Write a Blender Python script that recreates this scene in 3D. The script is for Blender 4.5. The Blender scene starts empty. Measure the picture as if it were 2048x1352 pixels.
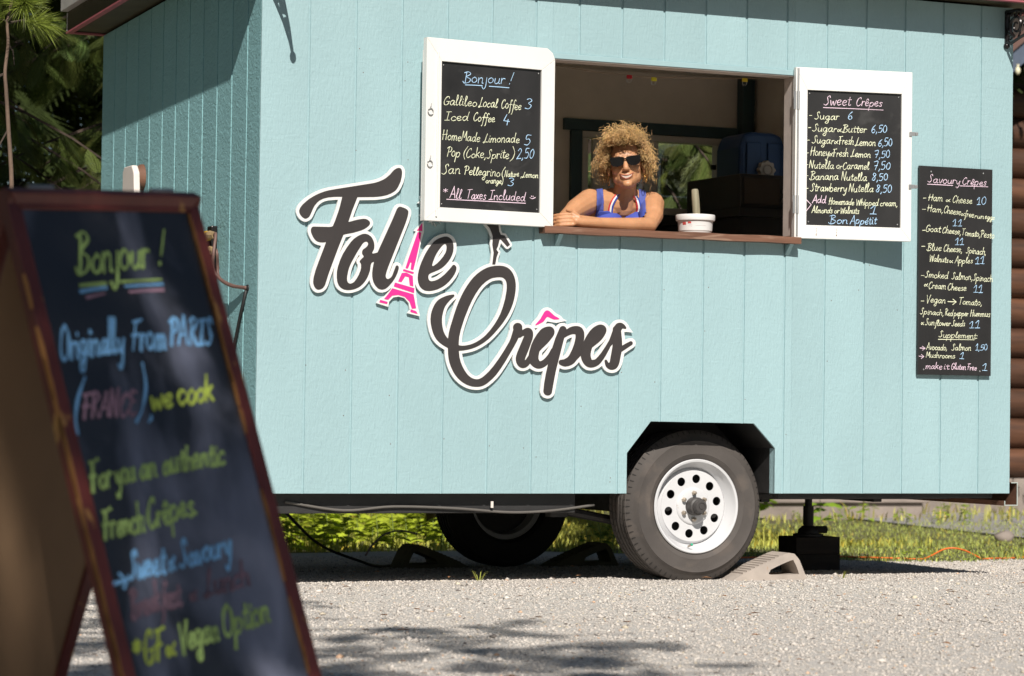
import bpy, bmesh, math, random
import numpy as np
from mathutils import Matrix, Vector
random.seed(7); rng = np.random.default_rng(11)
scene = bpy.context.scene
COL = scene.collection
# ------------------------------------------------------------------ camera, sky, sun, exposure
cam_d = bpy.data.cameras.new('camera'); cam = bpy.data.objects.new('camera', cam_d); COL.objects.link(cam)
CAM = Vector((-3.4602, -10.365, 0.737)); th, pitch, roll, FPX = 0.41673, 0.02677, 0.013476, 5382.0
fw = Vector((math.sin(th)*math.cos(pitch), math.cos(th)*math.cos(pitch), math.sin(pitch)))
r0 = Vector((math.cos(th), -math.sin(th), 0)); u0 = r0.cross(fw)
rt = r0*math.cos(roll) + u0*math.sin(roll); up = u0*math.cos(roll) - r0*math.sin(roll)
cam.matrix_world = Matrix(((rt.x, up.x, -fw.x, CAM.x), (rt.y, up.y, -fw.y, CAM.y), (rt.z, up.z, -fw.z, CAM.z), (0, 0, 0, 1)))
cam_d.sensor_width = 36; cam_d.lens = FPX/2048*36; cam_d.clip_end = 500; cam_d.clip_start = .1
cam_d.dof.use_dof = True; cam_d.dof.focus_distance = 11.35; cam_d.dof.aperture_fstop = 5.0
scene.camera = cam
SUN = Vector((-.31, -1.0, .90))                      # towards the sun
w = bpy.data.worlds.new('World'); scene.world = w; w.use_nodes = True
nt = w.node_tree; bg = nt.nodes['Background']
sky = nt.nodes.new('ShaderNodeTexSky'); sky.sky_type = 'NISHITA'; sky.sun_disc = False
sky.sun_elevation = math.atan2(SUN.z, math.hypot(SUN.x, SUN.y)); sky.sun_rotation = math.atan2(SUN.x, SUN.y)
sky.air_density = 1.0; sky.dust_density = .4; sky.ozone_density = 1.6
nt.links.new(sky.outputs[0], bg.inputs[0]); bg.inputs[1].default_value = .037
sl = bpy.data.lights.new('sun', 'SUN'); so = bpy.data.objects.new('sun', sl); COL.objects.link(so)
so.rotation_euler = SUN.to_track_quat('Z', 'Y').to_euler(); sl.energy = 4.9; sl.angle = math.radians(.5); sl.color = (1, .945, .87)
scene.view_settings.view_transform = 'Standard'; scene.view_settings.look = 'None'
scene.view_settings.exposure = 0.22; scene.view_settings.gamma = 1; scene.view_settings.use_curve_mapping = False
scene.cycles.max_bounces = 12; scene.cycles.diffuse_bounces = 9; scene.cycles.use_denoising = True

# ------------------------------------------------------------------ helpers
BASE = {}
def tag(o, label=None, cat=None, group=None, kind=None):
    if label: o['label'] = label
    if cat: o['category'] = cat
    if group: o['group'] = group
    if kind: o['kind'] = kind
    return o
def thing(name, label, cat, loc=(0, 0, 0), group=None, local=False):
    o = bpy.data.objects.new(name, None); COL.objects.link(o); o.location = loc; o.empty_display_size = .1
    BASE[o] = Vector((0, 0, 0)) if local else Vector(loc)
    return tag(o, label, cat, group)
class MB:
    def __init__(s): s.v = []; s.f = []; s.m = []; s.mi = 0
    def add(s, V, F):
        n = len(s.v); s.v += [tuple(p) for p in V]; s.f += [tuple(i+n for i in f) for f in F]; s.m += [s.mi]*len(F); return s
    def box(s, c, d, M=None):
        h = Vector(d)*.5; V = [Vector((x*h.x, y*h.y, z*h.z)) for x in (-1, 1) for y in (-1, 1) for z in (-1, 1)]
        V = [(M @ p if M else p)+Vector(c) for p in V]
        return s.add(V, [(0, 1, 3, 2), (4, 6, 7, 5), (0, 4, 5, 1), (2, 3, 7, 6), (0, 2, 6, 4), (1, 5, 7, 3)])
    def b2(s, x0, x1, y0, y1, z0, z1): return s.box(((x0+x1)/2, (y0+y1)/2, (z0+z1)/2), (abs(x1-x0), abs(y1-y0), abs(z1-z0)))
    def prism(s, P, fa, fb):                           # fa, fb: 2D -> 3D for the two caps
        n = len(P); V = [fa(*p) for p in P]+[fb(*p) for p in P]
        return s.add(V, [tuple(range(n)), tuple(range(2*n-1, n-1, -1))]+[(i, i+n, (i+1) % n+n, (i+1) % n) for i in range(n)])
    def tube(s, P, r, n=8, caps=True):
        P = [Vector(p) for p in P]; V = []; F = []; m = len(P); a = None
        for i, p in enumerate(P):
            t = (P[min(i+1, m-1)]-P[max(i-1, 0)]).normalized()
            if a is None: a = t.orthogonal().normalized()
            a = (a-t*a.dot(t)).normalized(); b = t.cross(a); R = r[i] if isinstance(r, (list, tuple)) else r
            V += [p+(a*math.cos(2*math.pi*k/n)+b*math.sin(2*math.pi*k/n))*R for k in range(n)]
        for i in range(m-1): F += [(i*n+k, i*n+(k+1) % n, (i+1)*n+(k+1) % n, (i+1)*n+k) for k in range(n)]
        if caps: F += [tuple(range(n-1, -1, -1)), tuple(range((m-1)*n, m*n))]
        return s.add(V, F)
    def lathe(s, prof, o, ax, n=48):
        o = Vector(o); ax = Vector(ax).normalized(); a = ax.orthogonal().normalized(); b = ax.cross(a); V = []; F = []; m = len(prof)
        for r, h in prof: V += [o+ax*h+(a*math.cos(2*math.pi*k/n)+b*math.sin(2*math.pi*k/n))*r for k in range(n)]
        for i in range(m-1): F += [(i*n+k, (i+1)*n+k, (i+1)*n+(k+1) % n, i*n+(k+1) % n) for k in range(n)]
        return s.add(V, F)
    def ball(s, c, r, n=12, M=None):
        c = Vector(c); r = Vector((r, r, r)) if isinstance(r, (int, float)) else Vector(r); V = []; F = []; m = n//2
        for i in range(m+1):
            for k in range(n):
                t = math.pi*i/m; p = 2*math.pi*k/n; q = Vector((math.sin(t)*math.cos(p)*r.x, math.sin(t)*math.sin(p)*r.y, math.cos(t)*r.z))
                V.append(c+(M @ q if M else q))
        for i in range(m): F += [(i*n+k, (i+1)*n+k, (i+1)*n+(k+1) % n, i*n+(k+1) % n) for k in range(n)]
        return s.add(V, F)
    def obj(s, name, mats, parent=None, smooth=False, bevel=0, angle=None):
        me = bpy.data.meshes.new(name); off = BASE[parent] if parent else Vector((0, 0, 0))
        me.from_pydata([(v[0]-off.x, v[1]-off.y, v[2]-off.z) for v in s.v], [], s.f)
        mats = mats if isinstance(mats, (list, tuple)) else [mats]
        for m in mats: me.materials.append(m)
        if any(s.m): me.polygons.foreach_set('material_index', s.m)
        bm = bmesh.new(); bm.from_mesh(me); bmesh.ops.recalc_face_normals(bm, faces=bm.faces); bm.to_mesh(me); bm.free()
        if smooth:
            me.polygons.foreach_set('use_smooth', [True]*len(me.polygons))
            if angle: me.set_sharp_from_angle(angle=math.radians(angle))
        o = link(name, me, parent)
        if bevel:
            b = o.modifiers.new('bevel', 'BEVEL'); b.width = bevel; b.segments = 2; b.limit_method = 'ANGLE'
        return o
def link(name, me, parent=None):
    o = bpy.data.objects.new(name, me); COL.objects.link(o)
    if parent: o.parent = parent; BASE[o] = BASE[parent]
    else: BASE[o] = Vector((0, 0, 0))
    return o
def npmesh(name, V, F, mats, parent=None, tint=None, nv=3, smooth=False, cname='tint'):
    me = bpy.data.meshes.new(name); V = np.asarray(V, np.float32).reshape(-1, 3); F = np.asarray(F, np.int32).reshape(-1, nv)
    if parent: V = V-np.array(BASE[parent], np.float32)
    me.vertices.add(len(V)); me.vertices.foreach_set('co', V.ravel())
    me.loops.add(F.size); me.loops.foreach_set('vertex_index', F.ravel())
    me.polygons.add(len(F)); me.polygons.foreach_set('loop_start', np.arange(0, F.size, nv, dtype=np.int32))
    for m in (mats if isinstance(mats, (list, tuple)) else [mats]): me.materials.append(m)
    me.update(calc_edges=True)
    if smooth: me.polygons.foreach_set('use_smooth', [True]*len(me.polygons))
    if tint is not None:
        at = me.color_attributes.new(cname, 'FLOAT_COLOR', 'POINT'); c = np.ones((len(V), 4), np.float32); c[:, :3] = tint
        at.data.foreach_set('color', c.ravel())
    return link(name, me, parent)
def fill2d(contours, depth, M):                        # flat shape with holes, extruded: -> (verts, faces)
    cu = bpy.data.curves.new('c', 'CURVE'); cu.dimensions = '2D'; cu.fill_mode = 'BOTH'; cu.extrude = depth/2
    for P in contours:
        sp = cu.splines.new('POLY'); sp.points.add(len(P)-1); sp.use_cyclic_u = True
        for q, p in zip(sp.points, P): q.co = (p[0], p[1], 0, 1)
    o = bpy.data.objects.new('c', cu); COL.objects.link(o)
    dg = bpy.context.evaluated_depsgraph_get(); me = o.evaluated_get(dg).to_mesh()
    V = [M(*v.co) for v in me.vertices]; F = [tuple(p.vertices) for p in me.polygons]
    o.evaluated_get(dg).to_mesh_clear(); bpy.data.objects.remove(o); bpy.data.curves.remove(cu)
    return V, F
def catm(P, n=6, closed=False):
    P = [np.array(p, float) for p in P]
    if len(P) < 3 and not closed: return P
    Q = [P[-1]]+P+[P[0], P[1]] if closed else [2*P[0]-P[1]]+P+[2*P[-1]-P[-2]]
    out = []
    for i in range(1, len(Q)-2):
        a, b, c, d = Q[i-1:i+3]
        for k in range(n):
            t = k/n; out.append(.5*((2*b)+(c-a)*t+(2*a-5*b+4*c-d)*t*t+(3*b-a-3*c+d)*t**3))
    if not closed: out.append(P[-1])
    return out

# ------------------------------------------------------------------ materials
def mat(name, col, rough=.6, metal=0., var=.12, vs=(9, 9, 9), bump=0., bs=(60, 60, 60), det=5., col2=None, rnd=0., spec=.5, coat=0.,
        tint=False, wear=None, transl=0., alpha_glass=False, bump2=None):
    m = bpy.data.materials.new(name); m.use_nodes = True; t = m.node_tree; N = t.nodes; L = t.links; b = N['Principled BSDF']
    tc = N.new('ShaderNodeTexCoord'); out = N['Material Output']
    def noise(sc, d=det, dist=0., off=None):
        mp = N.new('ShaderNodeMapping'); mp.inputs['Scale'].default_value = sc; L.new(tc.outputs['Object'], mp.inputs[0])
        if off: L.new(off, mp.inputs['Location'])
        n = N.new('ShaderNodeTexNoise'); n.inputs['Scale'].default_value = 1; n.inputs['Detail'].default_value = d; n.inputs['Distortion'].default_value = dist
        L.new(mp.outputs[0], n.inputs['Vector']); return n
    oi = N.new('ShaderNodeObjectInfo'); ro = None
    if rnd:
        sc = N.new('ShaderNodeVectorMath'); sc.operation = 'SCALE'; sc.inputs[0].default_value = (37, 11, 53); L.new(oi.outputs['Random'], sc.inputs['Scale']); ro = sc.outputs[0]
    n1 = noise(vs, off=ro)
    mx = N.new('ShaderNodeMix'); mx.data_type = 'RGBA'
    c2 = col2 or tuple(min(1, c*(1+var)) for c in col); c1 = col if col2 else tuple(c*(1-var) for c in col)
    mx.inputs['A'].default_value = (*c1, 1); mx.inputs['B'].default_value = (*c2, 1)
    rr = N.new('ShaderNodeMapRange'); rr.inputs['From Min'].default_value = .3; rr.inputs['From Max'].default_value = .7
    L.new(n1.outputs['Fac'], rr.inputs['Value']); L.new(rr.outputs[0], mx.inputs['Factor']); cout = mx.outputs['Result']
    if rnd:
        hv = N.new('ShaderNodeHueSaturation'); mr = N.new('ShaderNodeMapRange'); mr.inputs['To Min'].default_value = 1-rnd; mr.inputs['To Max'].default_value = 1+rnd
        L.new(oi.outputs['Random'], mr.inputs['Value']); L.new(mr.outputs[0], hv.inputs['Value']); L.new(cout, hv.inputs['Color']); cout = hv.outputs[0]
    if tint:
        at = N.new('ShaderNodeAttribute'); at.attribute_name = 'tint'; mm = N.new('ShaderNodeMix'); mm.data_type = 'RGBA'; mm.blend_type = 'MULTIPLY'; mm.inputs['Factor'].default_value = 1
        L.new(cout, mm.inputs['A']); L.new(at.outputs['Color'], mm.inputs['B']); cout = mm.outputs['Result']
    if wear:                                           # (colour, noise scale, threshold, softness)
        wn = noise(wear[1], 6., .4, ro); wr = N.new('ShaderNodeMapRange'); wr.inputs['From Min'].default_value = wear[2]; wr.inputs['From Max'].default_value = wear[2]+wear[3]
        L.new(wn.outputs['Fac'], wr.inputs['Value']); wm = N.new('ShaderNodeMix'); wm.data_type = 'RGBA'; wm.inputs['B'].default_value = (*wear[0], 1)
        L.new(wr.outputs[0], wm.inputs['Factor']); L.new(cout, wm.inputs['A']); cout = wm.outputs['Result']
    L.new(cout, b.inputs['Base Color'])
    b.inputs['Roughness'].default_value = rough; b.inputs['Metallic'].default_value = metal; b.inputs['Specular IOR Level'].default_value = spec; b.inputs['Coat Weight'].default_value = coat
    if bump:
        n2 = noise(bs, det, .3, ro); bp = N.new('ShaderNodeBump'); bp.inputs['Strength'].default_value = 1; bp.inputs['Distance'].default_value = bump
        L.new(n2.outputs['Fac'], bp.inputs['Height']); last = bp
        if bump2:
            n3 = noise(bump2[1], 4., 1.2, ro); b2 = N.new('ShaderNodeBump'); b2.inputs['Strength'].default_value = 1; b2.inputs['Distance'].default_value = bump2[0]
            L.new(n3.outputs['Fac'], b2.inputs['Height']); L.new(bp.outputs[0], b2.inputs['Normal']); last = b2
        L.new(last.outputs[0], b.inputs['Normal'])
    if transl:
        tr = N.new('ShaderNodeBsdfTranslucent'); L.new(cout, tr.inputs['Color']); ms = N.new('ShaderNodeMixShader'); ms.inputs[0].default_value = transl
        L.new(b.outputs[0], ms.inputs[1]); L.new(tr.outputs[0], ms.inputs[2]); L.new(ms.outputs[0], out.inputs['Surface'])
    return m
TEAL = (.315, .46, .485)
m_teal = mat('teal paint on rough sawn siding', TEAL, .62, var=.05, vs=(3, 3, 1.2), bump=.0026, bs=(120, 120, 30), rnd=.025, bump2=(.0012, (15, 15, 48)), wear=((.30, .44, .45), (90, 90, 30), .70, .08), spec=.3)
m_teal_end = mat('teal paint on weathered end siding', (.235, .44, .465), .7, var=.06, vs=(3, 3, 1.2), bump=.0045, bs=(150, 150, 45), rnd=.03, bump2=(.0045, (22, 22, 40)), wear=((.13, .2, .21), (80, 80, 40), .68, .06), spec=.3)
m_tealtrim = mat('teal trim paint', TEAL, .5, var=.05, spec=.4)
m_tealdark = mat('dark teal trim paint', (.035, .075, .085), .5)
m_white = mat('white gloss paint', (.78, .765, .73), .38, var=.04, vs=(5, 5, 2), bump=.0006, bs=(120, 120, 12), wear=((.5, .42, .34), (30, 30, 30), .74, .04))
m_black = mat('black chalkboard', (.022, .021, .021), .42, var=.35, vs=(7, 7, 4), wear=((.07, .068, .066), (6, 6, 9), .62, .2))
m_blackglossy = mat('chalk haze and sky sheen blackboard', (.016, .016, .018), .3, var=.3, vs=(5, 5, 3), wear=((.19, .205, .28), (5, 5, 1.1), .48, .22), spec=.9)  # pale blue streaks: chalk haze plus sky sheen painted into the colour
m_savoury = mat('black slate board', (.017, .016, .016), .5, var=.3, vs=(8, 8, 4))
m_jamb = mat('primed window jamb', (.48, .42, .38), .6, bump=.0004)
m_sill = mat('weathered wood sill', (.16, .075, .045), .55, var=.4, vs=(3, 30, 60), bump=.001, bs=(6, 60, 60), wear=((.32, .2, .14), (5, 40, 40), .58, .15))
m_inner = mat('warm cream interior paint', (.82, .74, .64), .7, var=.05)
m_steel = mat('black painted steel', (.022, .021, .021), .55, var=.3, bump=.0006, wear=((.06, .04, .03), (14, 14, 14), .66, .1))
m_rust = mat('rusty steel', (.16, .075, .045), .75, var=.3, bump=.001)
m_edge = mat('bare steel edge', (.42, .47, .44), .45, var=.1)
m_galv = mat('galvanised steel', (.42, .42, .42), .4, metal=.7, var=.15)
m_pink = mat('hot pink vinyl', (.80, .03, .26), .4, var=.02)
m_vinylblack = mat('charcoal vinyl', (.040, .034, .033), .45, var=.12, vs=(5, 5, 5), wear=((.09, .08, .08), (4, 4, 40), .7, .05))
m_signwhite = mat('white sign board', (.76, .75, .73), .4, var=.02)
INK = {'g': mat('pale yellow chalk ink', (.80, .82, .58), .7), 'b': mat('pale blue chalk ink', (.45, .68, .95), .7), 'p': mat('pale pink chalk ink', (.85, .65, .76), .7)}
INKA = {'g': mat('green chalk ink', (.36, .52, .16), .7, var=.25, vs=(25, 25, 25)), 'y': mat('lime chalk ink', (.55, .68, .10), .7, var=.2, vs=(25, 25, 25)), 'b': mat('blue chalk ink', (.20, .46, .78), .7, var=.2, vs=(25, 25, 25)),
        'p': mat('mauve chalk ink', (.34, .20, .27), .7, var=.3, vs=(25, 25, 25)), 'd': mat('faded mauve chalk ink', (.18, .11, .145), .7, var=.4, vs=(25, 25, 25))}
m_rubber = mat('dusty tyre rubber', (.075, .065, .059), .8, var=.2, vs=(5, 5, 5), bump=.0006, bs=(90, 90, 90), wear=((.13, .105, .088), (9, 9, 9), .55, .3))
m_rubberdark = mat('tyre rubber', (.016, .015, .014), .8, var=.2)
m_rim = mat('white painted wheel', (.60, .60, .61), .3, var=.03, wear=((.42, .36, .30), (26, 26, 26), .72, .05), coat=.2)
m_hub = mat('grey rubber hub cap', (.055, .05, .048), .55, var=.1)
m_nut = mat('worn lug nut', (.42, .36, .29), .35, metal=.8, var=.2)
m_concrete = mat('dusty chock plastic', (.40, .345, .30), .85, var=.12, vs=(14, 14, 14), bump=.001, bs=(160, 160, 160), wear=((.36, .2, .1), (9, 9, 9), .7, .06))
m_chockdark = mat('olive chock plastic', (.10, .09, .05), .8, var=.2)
m_timber = mat('dark creosoted timber', (.035, .026, .02), .8, var=.35, vs=(4, 30, 30), bump=.002, bs=(6, 50, 50))
m_roofdark = mat('dark brown fascia paint', (.055, .045, .022), .6, var=.2, bump=.0006)
m_roofmetal = mat('white roof metal', (.55, .53, .51), .35, metal=.3, var=.08)
m_pinktrim = mat('dusty pink drip edge', (.36, .10, .12), .45, var=.15)
m_iron = mat('black cast iron', (.02, .017, .018), .32, var=.3, metal=.4)
m_frame = mat('red brown stained frame', (.13, .028, .022), .42, var=.3, vs=(12, 12, 3), bump=.0008, bs=(70, 70, 8), wear=((.46, .24, .07), (18, 18, 6), .64, .06))
m_glintwear = mat('orange edge glint and wear', (.36, .16, .045), .6, var=.3)
m_hardboard = mat('raw hardboard back', (.25, .155, .085), .75, var=.18, vs=(3, 3, 2))
m_wire = mat('black cable jacket', (.012, .012, .012), .5)
m_hose = mat('brown gas hose', (.15, .085, .07), .55)
m_brass = mat('yellow brass fitting', (.75, .44, .04), .4, metal=.2, var=.2)
m_orange = mat('orange extension cord', (.80, .17, .03), .5)
m_vent = mat('white vent plastic', (.70, .63, .58), .45, var=.04)
m_glass = bpy.data.materials.new('window glass'); m_glass.use_nodes = True
_n = m_glass.node_tree.nodes; _b = _n['Principled BSDF']; _b.inputs['Base Color'].default_value = (1, 1, 1, 1)
_tr = _n.new('ShaderNodeBsdfTransparent'); _gl = _n.new('ShaderNodeBsdfGlossy'); _gl.inputs['Roughness'].default_value = .02; _mx = _n.new('ShaderNodeMixShader'); _mx.inputs[0].default_value = .06
for a_, b_ in ((_tr.outputs[0], _mx.inputs[1]), (_gl.outputs[0], _mx.inputs[2]), (_mx.outputs[0], _n['Material Output'].inputs['Surface'])): m_glass.node_tree.links.new(a_, b_)
LEFT = [('Bonjour', 'b', 0.4385, 0.5841, 0.2399, 0.5924, 0.0219), ('!', 'b', 0.2232, 0.5936, 0.1929, 0.5959, 0.0222), ('_', 'b', 0.4287, 0.5739, 0.3466, 0.5767, 0), ('_', 'b', 0.3135, 0.5765, 0.2169, 0.5771, 0), ('Gallileo', 'g', 0.5331, 0.4851, 0.3736, 0.4872, 0.0193), ('Local', 'g', 0.3646, 0.4866, 0.2745, 0.4889, 0.0194), ('Coffee', 'g', 0.2549, 0.489, 0.1585, 0.4879, 0.0195), ('3', 'b', 0.1395, 0.4931, 0.1089, 0.4926, 0.0222), ('Iced', 'g', 0.5247, 0.4214, 0.4136, 0.4243, 0.0193), ('Coffee', 'g', 0.389, 0.426, 0.2849, 0.4284, 0.0181), ('4', 'b', 0.2448, 0.4246, 0.2129, 0.4215, 0.0208), ('HomeMade', 'g', 0.5359, 0.3391, 0.3563, 0.342, 0.0199), ('Limonade', 'g', 0.3391, 0.3418, 0.1639, 0.3496, 0.0188), ('5', 'b', 0.141, 0.3432, 0.1119, 0.343, 0.0209), ('Pop', 'g', 0.5149, 0.2716, 0.4506, 0.2729, 0.0212), ('(', 'g', 0.4357, 0.2744, 0.4186, 0.2742, 0.0213), ('Coke,', 'g', 0.4223, 0.2733, 0.3253, 0.2739, 0.0193), ('Sprite', 'g', 0.3215, 0.2742, 0.2138, 0.2806, 0.0194), (')', 'g', 0.2084, 0.2796, 0.1879, 0.2795, 0.0234), ('2,50', 'b', 0.1758, 0.2816, 0.0927, 0.2898, 0.0202), ('San', 'g', 0.5358, 0.1972, 0.4479, 0.2022, 0.0199), ('Pellegrino', 'g', 0.4301, 0.2019, 0.2564, 0.2026, 0.0187), ('(', 'g', 0.2489, 0.2044, 0.2353, 0.2038, 0.0169), ('Nature', 'g', 0.2337, 0.2026, 0.164, 0.2072, 0.0124), (',Lemon', 'g', 0.1541, 0.2051, 0.0692, 0.2073, 0.0124), ('orange)', 'g', 0.3251, 0.1722, 0.2408, 0.1723, 0.0123), ('3', 'b', 0.218, 0.167, 0.1907, 0.1659, 0.0169), ('*', 'p', 0.5306, 0.1063, 0.5085, 0.1062, 0.0205), ('All', 'p', 0.4951, 0.1005, 0.4418, 0.0994, 0.0212), ('Taxes', 'p', 0.4159, 0.1007, 0.324, 0.1029, 0.0187), ('Included', 'p', 0.3075, 0.1038, 0.1319, 0.1063, 0.0194), ('_', 'p', 0.5098, 0.0939, 0.1287, 0.0967, 0), (':)', 'p', 0.1069, 0.1175, 0.0801, 0.1189, 0.0131)]
RIGHT = [('Sweet', 'p', 0.1321, 0.5934, 0.2575, 0.5979, 0.0223), ('Crêpes', 'p', 0.284, 0.5983, 0.4061, 0.598, 0.0197), ('_', 'p', 0.1308, 0.5835, 0.414, 0.5838, 0), ('-', 'g', 0.0646, 0.5382, 0.0771, 0.5387, 0.0183), ('Sugar', 'g', 0.0897, 0.5294, 0.2044, 0.5326, 0.017), ('6', 'b', 0.2456, 0.5356, 0.2672, 0.5364, 0.0171), ('-', 'g', 0.0604, 0.4824, 0.0736, 0.4829, 0.0183), ('Sugar', 'g', 0.0799, 0.4753, 0.1932, 0.477, 0.017), ('&', 'g', 0.196, 0.4778, 0.2155, 0.4779, 0.0157), ('Butter', 'g', 0.2211, 0.4775, 0.335, 0.4799, 0.0177), ('6,50', 'b', 0.3567, 0.4807, 0.4326, 0.4856, 0.0171), ('-', 'g', 0.0555, 0.4279, 0.0672, 0.4283, 0.0183), ('Sugar', 'g', 0.0784, 0.4242, 0.1812, 0.4241, 0.017), ('&', 'g', 0.1826, 0.4228, 0.2007, 0.4235, 0.0157), ('Fresh', 'g', 0.2035, 0.4243, 0.2733, 0.4243, 0.0177), ('Lemon', 'g', 0.2817, 0.4206, 0.3784, 0.4222, 0.0171), ('6,50', 'b', 0.3897, 0.4207, 0.4579, 0.4239, 0.0171), ('-', 'g', 0.0554, 0.3729, 0.0637, 0.3732, 0.0183), ('Honey', 'g', 0.0707, 0.3683, 0.1582, 0.3682, 0.0183), ('&', 'g', 0.1596, 0.3682, 0.1749, 0.3688, 0.0157), ('Fresh', 'g', 0.1763, 0.3688, 0.2488, 0.3695, 0.0184), ('Lemon', 'g', 0.262, 0.3699, 0.3551, 0.37, 0.0171), ('7,50', 'b', 0.3741, 0.3694, 0.4478, 0.374, 0.0171), ('-', 'g', 0.0525, 0.3205, 0.0615, 0.3208, 0.0183), ('Nutella', 'g', 0.0658, 0.3125, 0.1824, 0.3133, 0.0177), ('or', 'g', 0.1936, 0.315, 0.2214, 0.3147, 0.0144), ('Caramel', 'g', 0.2242, 0.3134, 0.348, 0.3178, 0.0171), ('7,50', 'b', 0.3711, 0.3153, 0.4498, 0.3207, 0.0171), ('-', 'g', 0.0531, 0.2715, 0.0621, 0.2718, 0.0183), ('Banana', 'g', 0.0705, 0.2616, 0.2039, 0.2648, 0.0177), ('Nutella', 'g', 0.2178, 0.264, 0.3387, 0.2661, 0.0177), ('8,50', 'b', 0.3618, 0.2669, 0.439, 0.2715, 0.0171), ('-', 'g', 0.0537, 0.2139, 0.0627, 0.2142, 0.0183), ('Strawberry', 'g', 0.0724, 0.2113, 0.2435, 0.2137, 0.0183), ('Nutella', 'g', 0.2532, 0.214, 0.3694, 0.2165, 0.0177), ('8,50', 'b', 0.3806, 0.2149, 0.4579, 0.2194, 0.0171), ('Add', 'p', 0.0834, 0.1593, 0.1465, 0.1607, 0.017), ('Homemade', 'g', 0.1598, 0.1552, 0.279, 0.1571, 0.0144), ('Whipped', 'g', 0.2888, 0.1561, 0.3938, 0.1568, 0.0144), ('cream,', 'g', 0.4023, 0.1564, 0.4853, 0.157, 0.0145), ('Almonds', 'g', 0.0818, 0.1148, 0.1776, 0.1171, 0.0137), ('or', 'g', 0.1867, 0.1174, 0.2096, 0.1175, 0.0118), ('Walnuts', 'g', 0.2145, 0.1176, 0.3032, 0.1184, 0.0138), ('1', 'b', 0.3521, 0.1199, 0.3837, 0.1196, 0.0171), ('Bon', 'b', 0.1628, 0.0715, 0.2492, 0.0734, 0.0183), ('Appétit', 'b', 0.2617, 0.0725, 0.3849, 0.0742, 0.0177), ('s', 'p', [(0.0534, 0.1747), (0.0786, 0.1513), (0.054, 0.1211)], 0.0056)]
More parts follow.
